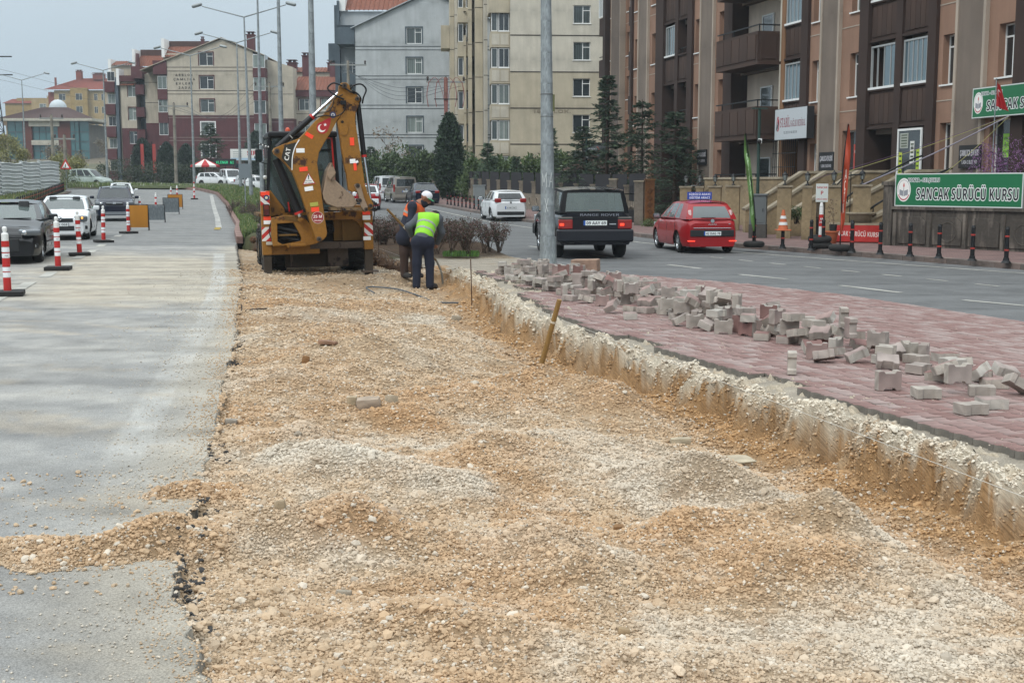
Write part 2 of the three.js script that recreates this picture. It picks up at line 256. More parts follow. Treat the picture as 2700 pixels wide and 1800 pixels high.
{// the worn white edge line of the closed lane: paint left only where it has not been scrubbed off
  const far=[[-10.6,45],[-11.4,48.4],[-14.9,63],[-17.9,75],[-22.9,95]];
  for (const [pts,a,b,w,wear] of [[far,50,95,0.25,0.1]]) {
    const rows=rowsOf(a,b,(d)=>clamp(0.006*d,0.05,0.3)),g=gridGeo(5,rows.length - 1,(u,v)=>{const d=rows[Math.round(v*(rows.length - 1))],x=poly(pts,d) + (u - 0.5)*w;return V(x,gh(x,d) + 0.009 + 0.006*fbm(x*1.2,d*1.2,3),-d);},{
      color:(q)=>{const d=-q.z,c=nearAsphalt(q.x,d),n=fbm(q.x*6,d*1.6,4,0.6),t=clamp((0.3 + wear + 0.55*n)*sm(7,9.5,d)*(1 - 0.55*sm(9,11,d)*(1 - sm(14,17,d))) + 0.3*sm(20,31,d)*(1 - sm(17,19,d)*(1 - sm(20,22,d))),0.04,0.92);return [lerp(c[0],0.62,t),lerp(c[1],0.61,t),lerp(c[2],0.57,t)];},
   });
    addMesh('edge_line',g,asphMat(),lr);
 }
  const y=new G();const yp=[[-11.42,48.1],[-11.95,50.6]];for (const [p,q] of [yp]) y.quad(onG(p[0] - 0.12,p[1],0.014),onG(p[0] + 0.12,p[1],0.014),onG(q[0] + 0.12,q[1],0.014),onG(q[0] - 0.12,q[1],0.014));
  y.mesh('yellow_marking',M('#b79d3c',0.85,{map:TEX.concrete}),lr);
}
// ---- the dug-out strip
const tones={tan:[0.47,0.35,0.232],pale:[0.56,0.5,0.415],orange:[0.43,0.26,0.13],brown:[0.25,0.175,0.105],grey:[0.4,0.285,0.175]};
const heaps=[ // x, d, height, radius x, radius d, turn, tone, tone weight
  [0.28,11.9,0.27,0.62,0.5,0.3,'orange',0.8],[-0.4,10.9,0.2,0.55,0.6,0.6,'orange',0.5],[-0.9,9.9,0.1,0.4,0.5,0.6,'orange',0.9],[0.95,11.2,0.2,0.45,0.6,0,'orange',0.4],
  [-1.45,12.8,0.3,0.75,0.75,0.5,'tan',0.6],[-2.0,11.2,0.16,0.6,0.7,0.3,'orange',0.35],[-1.0,14.2,0.22,0.9,0.8,0,'tan',0.5],[-2.2,15.2,0.16,0.7,0.8,0,'orange',0.3],[-0.6,15.6,0.14,0.7,0.7,0,'pale',0.4],
  [1.3,7.7,0.26,0.4,0.3,-0.5,'grey',0.6],[1.75,7.0,0.24,0.33,0.28,-0.6,'grey',0.6],[1.1,6.75,0.2,0.45,0.3,0,'orange',0.55],[1.55,6.35,0.16,0.4,0.25,0,'orange',0.6],
  [-0.8,6.35,0.2,0.33,0.3,0.2,'orange',0.85],[0.1,6.3,0.19,0.42,0.26,-0.2,'pale',0.3],[0.4,5.95,0.12,0.3,0.22,0,'tan',0.3],[-0.15,5.2,0.11,0.45,0.22,0,'tan',0.3],
  [-1.75,5.98,0.14,0.34,0.22,0.2,'orange',0.5],[-2.3,5.85,0.1,0.45,0.17,0.15,'orange',0.35],[-2.75,5.75,0.07,0.4,0.13,0.1,'orange',0.3],[-1.3,6.3,0.12,0.4,0.25,0,'tan',0.4],[-1.9,7.0,0.1,0.35,0.12,0.15,'orange',0.8],
  [-1.15,7.85,0.2,0.55,0.35,0.2,'pale',0.95],[-0.5,7.55,0.12,0.4,0.3,0,'pale',0.85],[-0.15,8.4,0.18,0.55,0.4,0.3,'orange',0.45],[-1.5,8.7,0.14,0.4,0.4,0,'orange',0.4],[0.5,9.2,0.14,0.6,0.6,0,'tan',0.4],[0.9,8.0,0.1,0.5,0.4,0,'pale',0.3],
  [-3.5,18.9,0.1,0.7,0.8,0,'orange',0.5],[-2.6,17.4,0.14,0.9,0.9,0,'pale',0.5],[-3.3,24.2,0.17,0.75,0.7,0,'brown',0.75],[-2.5,24.9,0.17,0.7,0.5,0,'brown',0.7],[-2.2,20.2,0.08,0.9,1.1,0,'orange',0.35],[-4.6,21.9,0.08,0.9,0.25,0.05,'orange',0.7],[-5.5,32,0.2,0.8,2.5,0.2,'pale',0.4],
  [-1.2,4.5,0.05,0.6,0.3,0,'tan',0.2],[0.9,4.9,0.06,0.8,0.3,0,'pale',0.3],[-1.5,26.5,0.25,0.6,0.8,0,'pale',0.6],[-0.55,23.1,0.22,0.35,0.7,0,'pale',0.8],
];
function soil(x,d) {// height and tone weights of the gravel
  const xe=poly(trenchRight,d) + 0.05*noise(d*1.7,2) + 0.04*noise(d*5.1,8),xl=poly(asphEdge,d),w=(x - xl)/Math.max(1.2,xe - xl);
  let h=x<xl?-0.06:-0.075 - 0.2*sm(0.0,0.7,w) - 0.13*sm(1.1,0.6,xe - x)*(1 - sm(22,25,d));
  if (d>25) h=lerp(h,-0.2,sm(25,28,d));
  const inside=sm(-1.9,0.2,x - xl);
  let tw={};
  const wx=x + 0.18*fbm(x*1.9,d*1.9,3),wd=d + 0.2*fbm(x*1.9 + 7,d*1.9,3);
  for (const [mx,md,mh,rx,rd,rot,tone,tk] of heaps) {
    let dx=wx - mx,dd=wd - md;if (Math.abs(dx)>rx*2.6||Math.abs(dd)>rd*2.8) continue;
    const c=Math.cos(rot),s=Math.sin(rot),a=(dx*c + dd*s)/rx,b=(-dx*s + dd*c)/rd,e=Math.exp(-Math.pow(a*a + b*b,0.8));
    h +=mh*1.2*e;tw[tone]=Math.max(tw[tone]??0,tk*sm(0.12,0.62,e));
 }
  // ruts and lumps
  h +=inside*(0.045*fbm(x*1.1 + 3,d*1.1,3) + 0.03*fbm(x*0.9 + d*0.5,d*3.6,3,0.6) + 0.034*fbm(x*4,d*4,3) + 0.016*fbm(x*13,d*13,2) + 0.006*fbm(x*37,d*37,2));
  // the right-hand bank: a lumpy lip, a furrowed cut face and loose talus at its foot
  const t=xe - x,near=1 - sm(24.5,27,d),fur=fbm(d*7 + x*1.2,x*1.6,3,0.6);
  let bank=0;
  if (t<1.1) {
    const lip=0.045 + 0.1*fbm(x*4,d*4,3) + 0.06*fbm(x*13,d*13,2) + 0.03*fbm(x*40,d*40,1);
    const cut=t + 0.16*fur + 0.08*noise(d*15,x*3) + 0.035*noise(d*38,x*20) + 0.02*noise(d*80,x*60),top=0.13 + 0.12*noise(d*2.3,5) + 0.07*noise(d*6.1,9);
    const k=cut<top?1:1 - sm(top,top + 0.17,cut)*0.72 - sm(top + 0.12,top + 0.75,cut)*0.28;
    bank=clamp(k,0,1)*near;h=lerp(h,t<-0.02?lip - 0.03:lip,bank);
 }
  return {h,tw,bank,t,w,fur,xl,xe};
}
function soilColor(x,d,s) {
  const a=fbm(x*0.9 + 11,d*0.9,4,0.6),b=fbm(x*5,d*5,3,0.6),f=fbm(x*19,d*19,2);
  const c=tones.tan.slice(),mix=(t,q)=>{for (let k=0;k<3;k++) c[k]=lerp(c[k],q[k],clamp(t,0,1));};
  mix(sm(0.0,0.5,a)*0.75,tones.pale);mix(sm(0.08,0.5,-a)*0.5,tones.orange);mix(sm(0.1,0.6,b)*0.35,tones.pale);mix(sm(0.15,0.6,-b)*0.3,tones.orange);
  for (const k in s.tw) mix(s.tw[k]*(0.8 + 0.5*b),tones[k]);
  if (s.t<1.2&&d<27) {
    // washed white bedding on the lip and running down in tongues; ochre subsoil in the cut
    const tongue=sm(-0.25,0.35,s.fur + 0.5*b),lipw=sm(0.66,0.9,s.bank + 0.3*tongue - 0.15 + 0.15*f);
    mix(sm(0.02,0.2,s.bank)*0.92,[0.42,0.25,0.115]);mix(sm(0.1,0.5,b)*0.4*sm(0.02,0.2,s.bank),tones.grey);
    mix(lipw,[0.66,0.6,0.5]);mix(tongue*0.45*sm(0.3,0.6,s.bank),[0.58,0.49,0.37]);
    if (s.bank<0.1&&s.t<1.1) mix(0.5*sm(0,0.5,a + 0.3),tones.orange);
 }
  const k=0.97 + 0.13*f + 0.08*b;return c.map((v)=>v*k);
}
{
  const rows=rowsOf(3.7,37.3,(d)=>clamp(0.00042*d*d,0.013,0.11)),nu=430;
  const L=(d)=>poly(asphEdge,d) - lerp(1.9,0.5,sm(7.6,12,d)),R=(d)=>poly(trenchRight,d) + 0.55;
  const cache=[];
  const g=gridGeo(nu,rows.length - 1,(u,v)=>{const d=rows[Math.round(v*(rows.length - 1))],x=lerp(L(d),R(d),u),s=soil(x,d);cache.push(s);return V(x,s.h,-d);},{color:(q)=>soilColor(q.x,-q.z,cache[cache.length - 1]),uv:(u,v,q)=>[q.x + q.y*0.9,q.z + q.y*0.4]});
  struct(addMesh('gravel_bed',g,new THREE.MeshStandardMaterial({vertexColors:true,roughness:1,map:TEX.grit,bumpMap:TEX.gritBump,bumpScale:0.012})));
  cache.length=0;
  // loose stones: nobody could count them
  const R2=rnd(77),stoneGeo=(seed)=>{const r=rnd(seed),ge=new THREE.IcosahedronGeometry(1,seed<3?1:0),p=ge.attributes.position,m=new Map();for (let k=0;k<p.count;k++) {const key=[p.getX(k),p.getY(k),p.getZ(k)].map((v)=>v.toFixed(3)).join();if (!m.has(key)) m.set(key,r.r(0.72,1.12));const q=m.get(key);p.setXYZ(k,p.getX(k)*q,p.getY(k)*q*0.72,p.getZ(k)*q*0.85);} ge.computeVertexNormals();return ge;};
  const kinds=[stoneGeo(6),stoneGeo(2),stoneGeo(3),stoneGeo(4)],lists=kinds.map(()=>[]);
  const put=(x,d,size,col,sink=0.3)=>{const s=soil(x,d);let y=s.h;const xl=raggedEdge(d);if (x<xl&&y<0) y=0;const a=size*R2.r(0.8,1.35);lists[Math.floor(R2()*4)].push([x,y + size*(0.55 - sink),d,size,a,col??soilColor(x,d,s)]);};
  const bands=[[3.9,5.2,9500],[5.2,7,8500],[7,9,5600],[9,12,3100],[12,16,1500],[16,22,600],[22,30,120]];
  for (const [a,b,dens] of bands) for (let d0=a;d0<b;d0 +=0.1) {
    const x0=poly(asphEdge,d0) - 0.02,x1=poly(trenchRight,d0) - 0.02,n=(x1 - x0)*0.1*dens;
    for (let k=0;k<n;k++) {
      const x=R2.r(x0,x1),d=d0 + R2()*0.1;if (Math.abs(x)>0.43*d + 0.9) continue;
      const clump=0.5 + fbm(x*1.7 + 31,d*1.7,3);if (R2()>0.45 + clump*0.75) continue;
      const big=R2(),min=0.0032 + 0.00045*d,size=big>0.996?R2.r(0.02,0.034):big>0.95?R2.r(0.011,0.02):R2.r(min,min + 0.0055);
      put(x,d,size*(0.9 + 0.02*d));
   }
 }
  // gravel kicked out over the asphalt
  for (let k=0;k<11000;k++) {
    const d=4 + Math.pow(R2(),1.6)*22,xl=poly(asphEdge,d),off=-Math.log(1 - R2()*0.995)*(d<7.5?0.5:0.38),x=xl - off;if (x<-0.43*d - 0.1) continue;
    if (fbm(x*0.9,d*1.2,3)<R2.r(-0.5,0.5)&&off>0.15) continue;put(x,d,R2.r(0.0025,0.007)*(0.8 + 0.05*d),off>0.25?[0.47,0.42,0.35]:undefined,0.1);
 }
  for (let k=0;k<60000;k++) {const d=R2.r(5.25,7.6),x=R2.r(-3.4,-1.3);if (Math.abs(x)>0.43*d + 0.1) continue;const s=soil(x,d);if (s.h>-0.005||R2()<0.006 + 0.05*sm(-0.06,-0.005,s.h)) put(x,d,R2()>0.93?R2.r(0.012,0.022):R2.r(0.0045,0.011),undefined,0.25);}
  // crumbs of black asphalt along the broken edge
  for (let k=0;k<1100;k++) {const d=4 + R2()*R2()*22,n=fbm(d*1.3,40,3);if (n<0.15) continue;const x=raggedEdge(d) + R2.r(-0.02,0.1);put(x,d,R2.r(0.006,0.02),[0.045,0.043,0.042]);}
  const mm=new THREE.Matrix4(),q=new THREE.Quaternion(),col=new THREE.Color(),sMat=new THREE.MeshStandardMaterial({color:0xffffff,roughness:0.95});
  lists.forEach((l,i)=>{
    const im=shade(new THREE.InstancedMesh(kinds[i],sMat,l.length));im.name=numbered('gravel_stones');
    l.forEach(([x,y,d,s,a,c],k)=>{q.setFromEuler(_e.set(R2.r(-0.5,0.5),R2()*6.3,R2.r(-0.5,0.5)));mm.compose(V(x,y,-d),q,V(a,s,a*R2.r(0.75,1)));im.setMatrixAt(k,mm);const t=R2(),br=R2.r(0.84,1.14);if (t<0.08) col.setRGB(0.55*br,0.48*br,0.39*br);else if (t<0.1) col.setRGB(0.34*br,0.29*br,0.23*br);else col.setRGB(c[0]*br,c[1]*br,c[2]*br);im.setColorAt(k,col);});
    stuff(im,['fine tan gravel stones strewn through the dug strip','rounded pale gravel stones strewn through the dug strip','sharp tan gravel chips strewn through the dug strip','flat ochre gravel chips strewn through the dug strip'][i],'gravel');scene.add(im);
 });
  console.log('stones',lists.map((l)=>l.length).join());
}
const soilY=(x,d)=>soil(x,d).h;
// ---- kerbs
function kerb(name,pts,d0,d1,w,h,mats,len,base=0,side=1) {
  const root=struct(new THREE.Group());root.name=numbered(name);scene.add(root);let d=d0,k=0;
  while (d<d1) {
    const x=poly(pts,d),e=0.5,slope=(poly(pts,d + e) - poly(pts,d - e))/(2*e),L=Math.hypot(1,slope),d2=d + len/L,xm=(x + poly(pts,d2))/2,dm=(d + d2)/2;
    const m=new G().rbox(w,h,len - 0.008,0.012).mesh('kerb_stone',mats[k % mats.length],root);m.position.set(xm + side*w/2,gh(xm,dm) + base + h/2 - 0.02,-dm);m.rotation.y=-Math.atan2(poly(pts,d2) - x,d2 - d);d=d2;k++;
 }
  return root;
}
const pinkKerb=[concMat('#a3837b'),concMat('#9a7d76'),concMat('#ad918a')],greyKerb=[concMat('#8d807b'),concMat('#857a76'),concMat('#96857f')];
kerb('kerb',rightKerb,21,60,0.28,0.15,greyKerb,0.7);
kerb('kerb',rightKerb,60,112,0.3,0.15,greyKerb,2);
kerb('kerb',medLeft,37.6,105,0.2,0.22,pinkKerb,0.7);
kerb('kerb',leftKerb,44,100,0.25,0.16,greyKerb,1.4,0,-1);
{// far kerb round the outside of the bend
  const root=struct(new THREE.Group());root.name=numbered('kerb');scene.add(root);const p=medLeft.slice(6);
  for (let i=0;i<p.length - 1;i++) {const [x0,d0]=p[i],[x1,d1]=p[i + 1],n=Math.ceil(Math.hypot(x1 - x0,d1 - d0)/1.5);for (let k=0;k<n;k++) {const a=onG(lerp(x0,x1,k/n),lerp(d0,d1,k/n),0.1),b=onG(lerp(x0,x1,(k + 0.98)/n),lerp(d0,d1,(k + 0.98)/n),0.1);new G().bar(a,b,0.25,0.22).mesh('kerb_stone',pinkKerb[k % 3],root);} }
}
{// right pavement of small red blocks behind the kerb
  const rows=rowsOf(3,112,(d)=>clamp(0.02*d,0.3,1.5));
  const tex=makeTex(512,(u,v)=>{const r=Math.floor(v*16),o=(r % 2)*0.5,cx=u*8 + o,c=Math.floor(cx) % 8,fx=cx - Math.floor(cx),fy=v*16 - r,j=fx<0.05||fy<0.09?0.72:1,k=(0.86 + 0.16*(hash2(c,r) - 0.5) + 0.09*tfbm(u,v,4,5))*j;return [k,k,k];},{rep:[0.625,0.625]});
  sheet('pavement',rows,24,(d)=>poly(rightKerb,d) + 0.27,(d)=>poly(rightKerb,d) + 9,(x,d)=>gh(x,d) + 0.128,(x,d)=>{const n=fbm(x*0.6,d*0.6,4,0.6),k=1 + 0.2*n;return [0.25*k,0.155*k,0.14*k];},new THREE.MeshStandardMaterial({vertexColors:true,roughness:0.95,map:tex}));
}
{// the planted median: earth and grass
  const rows=rowsOf(27.5,128,(d)=>clamp(0.008*d,0.12,0.9));
  const left=(d)=>(d<37.4?poly(trenchRight,d) + 0.1:d<106?poly(medLeft,d) + 0.18:-26.8 - (d - 106)*4.2),right=(d)=>poly(medRight,d) - 0.15;
  const lift=(x,d,u)=>{const e=Math.min(1,u*14,(1 - u)*14);const front=sm(29.4,31.5,d);let h=0.14 + 0.1*fbm(x*1.3,d*1.3,4)*front + 0.16*sm(0,1,e)*front;return u<0.001&&d<37.6?-0.35:h*front;};
  sheet('median_bed',rows,56,left,right,(x,d,u)=>gh(x,d) + lift(x,d,u),(x,d,u)=>{
    const n=fbm(x*0.7,d*0.5,4,0.6),row=Math.abs(u - 0.5)<0.2&&d<98;const earth=[0.13,0.085,0.055],green=[0.085,0.115,0.04];
    let t=d>98?0.9:d<37?sm(0.25,0.5,n):u<0.32?0.85 + n*0.4:sm(0.05,0.4,n);t=clamp(t,0,1);const k=1 + 0.25*fbm(x*6,d*6,3),sd=1 - sm(29.2,30.6,d + n);return [0,1,2].map((i)=>lerp(lerp(earth[i],green[i],t),[0.44,0.37,0.28][i],sd)*k);
 },new THREE.MeshStandardMaterial({vertexColors:true,roughness:1,map:TEX.grit,bumpMap:TEX.gritBump,bumpScale:0.03}));
}
{// verge left of the road, between kerb and noise screen
  const rows=rowsOf(20,112,()=>1);sheet('verge',rows,20,(d)=>(d<100?poly(leftKerb,d) - 14:-35.5 - (d - 100)*4 - 14),(d)=>(d<100?poly(leftKerb,d) - 0.24:-35.6 - (d - 100)*4),(x,d)=>gh(x,d) + 0.1 + 0.08*fbm(x,d,3),(x,d,u)=>{const t=clamp(0.6 + fbm(x*0.6,d*0.6,4),0,1),k=1 + 0.3*fbm(x*4,d*4,3);return [lerp(0.24,0.1,t)*k,lerp(0.21,0.13,t)*k,lerp(0.15,0.045,t)*k];},new THREE.MeshStandardMaterial({vertexColors:true,roughness:1,map:TEX.grit}));
}
// ================================================================ PAVING BLOCKS
function paverOutline(g=0.0015) {// double-T block, 200 x 165 mm; ends fit the waists of the next course
  const L=0.1 - g,w=0.0825 - g,n=0.062 - g,a=0.042,b=0.058,c=0.006;
  return [[-L,-w + c],[-L + c,-w],[-b,-w],[-a,-n],[a,-n],[b,-w],[L - c,-w],[L,-w + c],[L,w - c],[L - c,w],[b,w],[a,n],[-a,n],[-b,w],[-L + c,w],[-L,w - c]];
}
const TH=0.08;
function paverGeo(full,top,side) {// laid: top and sides only; loose: closed. Vertex colours: coloured face layer on a grey body
  const o=paverOutline(full?0:0.002),n=o.length,p=[],c=[],nn=[],uv=[];
  const tri=(a,b,d,col,nor)=>{for (const q of [a,b,d]) {p.push(...q);c.push(...col(q));nn.push(...nor);uv.push(q[0] + q[1],q[2] + q[1]);} };
  const ch=0.004,inset=o.map(([x,z])=>[x*(1 - ch/0.1),z*(1 - ch/0.08)]);
  const shape=THREE.ShapeUtils.triangulateShape(o.map((q)=>new THREE.Vector2(q[0],q[1])),[]);
  const tc=()=>top,bc=()=>side,sc=(q)=>(q[1]>TH*0.86?top:side);
  for (const [i,j,k] of shape) {const f=(t,y)=>[inset[t][0],y,-inset[t][1]];tri(f(i,TH),f(j,TH),f(k,TH),tc,[0,1,0]);if (full) {const h=(t)=>[o[t][0],0,-o[t][1]];tri(h(i),h(k),h(j),bc,[0,-1,0]);} }
  for (let i=0;i<n;i++) {
    const j=(i + 1) % n,[x0,z0]=o[i],[x1,z1]=o[j],L=Math.hypot(x1 - x0,z1 - z0),nor=[(z1 - z0)/L,0,(x1 - x0)/L];
    const A=[x0,0,-z0],B=[x1,0,-z1],C=[x1,TH - ch,-z1],D=[x0,TH - ch,-z0],E1=[inset[j][0],TH,-inset[j][1]],F=[inset[i][0],TH,-inset[i][1]];
    tri(A,B,C,bc,nor);tri(A,C,D,bc,nor);
    const up=[nor[0]*0.7,0.7,nor[2]*0.7];tri(D,C,E1,tc,up);tri(D,E1,F,tc,up);
 }
  const g=new THREE.BufferGeometry();g.setAttribute('position',new THREE.Float32BufferAttribute(p,3));g.setAttribute('normal',new THREE.Float32BufferAttribute(nn,3));g.setAttribute('color',new THREE.Float32BufferAttribute(c,3));g.setAttribute('uv',new THREE.Float32BufferAttribute(uv,2));return g;
}
const paverMat=new THREE.MeshStandardMaterial({vertexColors:true,roughness:0.95,map:TEX.concrete,bumpMap:TEX.gritBump,bumpScale:0.002});
const PAVE_Y=0.02;// underside of the laid blocks
{
  const root=struct(new THREE.Group());root.name='paved_island';scene.add(root);
  const reds=[[0.4,0.255,0.24],[0.45,0.32,0.305],[0.36,0.215,0.2],[0.5,0.385,0.37],[0.42,0.28,0.265]],body=[0.33,0.31,0.28];
  const geos=reds.map((r)=>paverGeo(false,r,body));
  const R=rnd(91),th=Math.atan(0.34),cs=Math.cos(th),sn=Math.sin(th);// courses run along the island
  const spots=[];
  for (let i=-140;i<140;i++) for (let j=-10;j<70;j++) {
    const a=(i + (j % 2?0.5:0))*0.2,b=j*0.1445;// a along, b across
    const x=2.2 - a*sn + b*cs - 1.6,d=14 + a*cs + b*sn;
    if (d<4.6||d>24.3) continue;
    const e=poly(trenchRight,d) + 0.13 + 0.08*Math.floor(2.2*(1 + noise(d*0.75,4)))*0.5,r=d<21.4?poly(islandRight,d) - 0.1:poly(islandRight,d) - 0.15 - (d - 21.4)*0.2;
    if (x<e||x>r||x>0.43*d + 3.2) continue;
    if (d>19.5&&x<e + 0.6&&noise(x*3,d*3)>-0.1) continue;
    spots.push([x,d,R(),R(),R(),R()]);
 }
  spots.sort((p,q)=>p[1] + Math.abs(p[0] - 0.35*p[1])*0 - q[1]);
  const seen=spots.filter(([x,d])=>x<0.415*d),hid=spots.filter(([x,d])=>x>=0.415*d);
  const M4=(s)=>new THREE.Matrix4().compose(V(s[0],PAVE_Y + (s[2] - 0.5)*0.007,-s[1]),new THREE.Quaternion().setFromEuler(_e.set((s[3] - 0.5)*0.02,th + Math.PI/2,(s[4] - 0.5)*0.02)),V(1,1,1));
  seen.slice(0,300).forEach((s)=>{const m=addMesh('paver',geos[Math.floor(s[5]*5)],paverMat,root);m.applyMatrix4(M4(s));});
  const rest=seen.slice(300).concat(hid);
  geos.forEach((g,i)=>{const l=rest.filter((s)=>Math.floor(s[5]*5)===i),im=shade(new THREE.InstancedMesh(g,paverMat,l.length));im.name='paver_field';l.forEach((s,k)=>im.setMatrixAt(k,M4(s)));im.userData.kind='stuff';root.add(im);});
  console.log('laid pavers',spots.length);
  // sand bed under the blocks, showing as the joints and at the edges
  const rows=rowsOf(4.3,31.5,(d)=>clamp(0.012*d,0.06,0.25));
  sheet('sand_bed',rows,50,(d)=>poly(trenchRight,d) + 0.02,(d)=>(d<24?poly(islandRight,d):poly(medRight,d)) + 0.02,(x,d)=>PAVE_Y + 0.035 + 0.012*fbm(x*4,d*4,3) - 0.04*(1 - sm(0,0.25,x - poly(trenchRight,d))) - 0.05*sm(22,24.5,d),(x,d)=>{const k=1 + 0.2*fbm(x*5,d*5,3);return [0.43*k,0.39*k,0.33*k];},new THREE.MeshStandardMaterial({vertexColors:true,roughness:1,map:TEX.grit,bumpMap:TEX.gritBump,bumpScale:0.01}));
  {// drifts of sand swept over the joints
    const im=[];
    const R3=rnd(9);for (let k=0;k<3600;k++) {const d=6.5 + R3()*17,x=poly(trenchRight,d) + 0.15 + R3()*(poly(islandRight,d) - poly(trenchRight,d) - 0.3)*R3();if (x>0.43*d) continue;if (fbm(x*1.4 + 9,d*1.4,3)<0.02) continue;im.push([x,d]);}
    const g=new THREE.IcosahedronGeometry(1,0),o=shade(new THREE.InstancedMesh(g,M('#a99c8e',1),im.length));o.name='sand_grains';const mm=new THREE.Matrix4();
    im.forEach(([x,d],k)=>{const s=R3.r(0.002,0.006)*(0.5 + 0.04*d);mm.compose(V(x,PAVE_Y + TH + s*0.1,-d),_q.setFromEuler(_e.set(R3()*3,R3()*3,0)),V(s*1.5,s*0.5,s*1.5));o.setMatrixAt(k,mm);});stuff(o,'pale sand grains scattered over the red block paving','sand');scene.add(o);
 }
}
{// the blocks thrown up on the island: each is dropped onto what already lies there
  const R=rnd(2024),cell=0.025,x0=-1.5,d0=7,nx=280,nd=720,H=new Float32Array(nx*nd).fill(PAVE_Y + TH + 0.003);
  const tops=[[0.5,0.36,0.34],[0.36,0.205,0.19],[0.56,0.48,0.455],[0.5,0.39,0.37]],bodies=[[0.66,0.595,0.545],[0.72,0.66,0.6],[0.58,0.51,0.475],[0.76,0.72,0.67]];
  const geos=[];for (const t of tops) for (const b of bodies) geos.push(paverGeo(true,t,b));
  const base=geos[0].attributes.position;let made=0;
  function drop(x,d,pose,label,extra,forced,cap=9) {
    const yaw=forced?.yaw??R()*6.28,q=new THREE.Quaternion();
    const lean=forced?.lean??R.r(-0.5,0.5);
    const rx=pose==='flat'?R.r(-0.03,0.03):pose==='over'?Math.PI + R.r(-0.04,0.04):pose==='edge'?Math.PI/2:pose==='end'?0:lean;
    const rz=pose==='end'?Math.PI/2:pose==='tilt'?R.r(-0.55,0.55):0;
    q.setFromEuler(new THREE.Euler(rx,yaw,rz,'YXZ'));
    const pts=[];let lo=9;const v=V();for (let k=0;k<base.count;k++) {v.fromBufferAttribute(base,k).applyQuaternion(q);pts.push([v.x,v.y,v.z]);lo=Math.min(lo,v.y);}
    // lowest height at which the block's underside clears the heap
    let y=-9;const under=new Map(),over=new Map();
    for (let k=0;k<pts.length;k +=3) for (let a=0;a<=4;a++) for (let b=0;b<=4 - a;b++) {const w=[a/4,b/4,1 - a/4 - b/4],px=w[0]*pts[k][0] + w[1]*pts[k + 1][0] + w[2]*pts[k + 2][0],py=w[0]*pts[k][1] + w[1]*pts[k + 1][1] + w[2]*pts[k + 2][1],pz=w[0]*pts[k][2] + w[1]*pts[k + 1][2] + w[2]*pts[k + 2][2];const i=Math.round((x + px - x0)/cell),j=Math.round((d - pz - d0)/cell);if (i<0||j<0||i>=nx||j>=nd) continue;const key=j*nx + i;under.set(key,Math.min(under.get(key)??9,py));over.set(key,Math.max(over.get(key)??-9,py));}
    for (const [key,py] of under) y=Math.max(y,H[key] - py);
    if (y<-1||y + lo>cap) return;{const ci=Math.round((x - x0)/cell),cj=Math.round((d - d0)/cell);let near=0;for (const [key,py] of under) {const i=key % nx,j=(key - i)/nx;if (Math.hypot(i - ci,j - cj)<4&&y + py - H[key]<0.03) near++;} let touch=0;for (const [key,py] of under) if (y + py - H[key]<0.025) touch++;if (!forced&&near===0&&touch<under.size*0.3) return;} y -=pose==='tilt'?0.008:0.0;
    for (const [key,py] of over) H[key]=Math.max(H[key],y + py);
    const gi=Math.floor(R()*geos.length),m=addMesh('loose_paver',geos[gi],paverMat);if (!forced) label=`${['pink', 'dark red', 'pale beige', 'dusty pink'][gi >> 2]} faced block ${{ flat: 'lying face up', over: 'lying face down', edge: 'standing on edge', end: 'standing on end', tilt: 'leaning askew' }[pose]} ${label}`;m.position.set(x,y,-d);m.quaternion.copy(q);made++;
    tag(m,label,'paving block',extra);return m;
 }
  const heapLabel=['in the heap beside the lamp pole','in the middle of the long paving heap','at the thin near end of the heap'];
  const grp=['blocks heaped by the lamp pole','blocks heaped along the island','blocks strewn at the near end of the heap'];
  const line=[[-0.15,23.6],[0.5,21.5],[1.0,18.5],[1.75,15.5],[2.45,13],[3.0,11.2],[3.45,9.6],[3.75,8.6]];
  for (let k=0;k<1600&&made<288;k++) {
    const t=Math.pow(R(),0.85),d=lerp(9.0,23.4,t),wid=d>20.5?0.62:d>14.5?0.6:d>11.5?0.42:0.34,skip=d<11.5?0.5:0;if (R()<skip) continue;
    const x=poly(line,d) + (R() + R() + R() - 1.5)*wid*1.15 + (d>20?0.25:0.05);if (x<poly(trenchRight,d) + 0.32||x>0.425*d) continue;
    if (Math.hypot(x - 0.76,d - 25.95)<0.3) continue;
    const p=R(),z=d>17.5?0:d>12?1:2;drop(x,d,p<0.26?'flat':p<0.48?'over':p<0.66?'edge':p<0.69?'end':'tilt',heapLabel[z],grp[z],undefined,PAVE_Y + TH + (d>12.5?0.25:0.1)*(1.15 - Math.abs(x - poly(line,d))/wid*0.6));
 }
  const single=[[3.42,12.3,'end','paving block standing on its end behind the near heap',0.1],[3.95,11.2,'flat','single paving block lying apart toward the right road',0.2],[3.1,10.15,'edge','dark red faced paving block standing on edge at the front of the heap',0.15],[3.4,9.05,'over','pale paving block with a broken corner nearest the camera',0.25],[2.55,11.0,'end','notched paving block standing upright in front of the heap',-0.2],[3.65,9.3,'flat','pale paving block lying flat behind the broken one',0.1],[3.3,9.75,'over','pair end block lying face down near the island edge',0.05],[3.62,10.0,'edge','red faced paving block on edge beside the dark red one',0.12],[1.72,17.9,'flat','stray paving block lying on the paving left of the heap',0.3]];
  for (const [x,d,p,l,yaw] of single) if (x<0.43*d) drop(x,d,p,l,undefined,{yaw,lean:0});
  console.log('loose pavers',made);
  // kerb stone lump by the lamp pole
  const kb=new G().rbox(0.52,0.24,0.26,0.02).geo();const o=addMesh('kerb_block',kb,concMat('#b99c8a'));o.position.set(1.42,PAVE_Y + TH + 0.125,-23.9);o.rotation.set(0.02,-0.35,0.04);tag(o,'big pinkish concrete kerb block lying beside the lamp pole','concrete block');
}
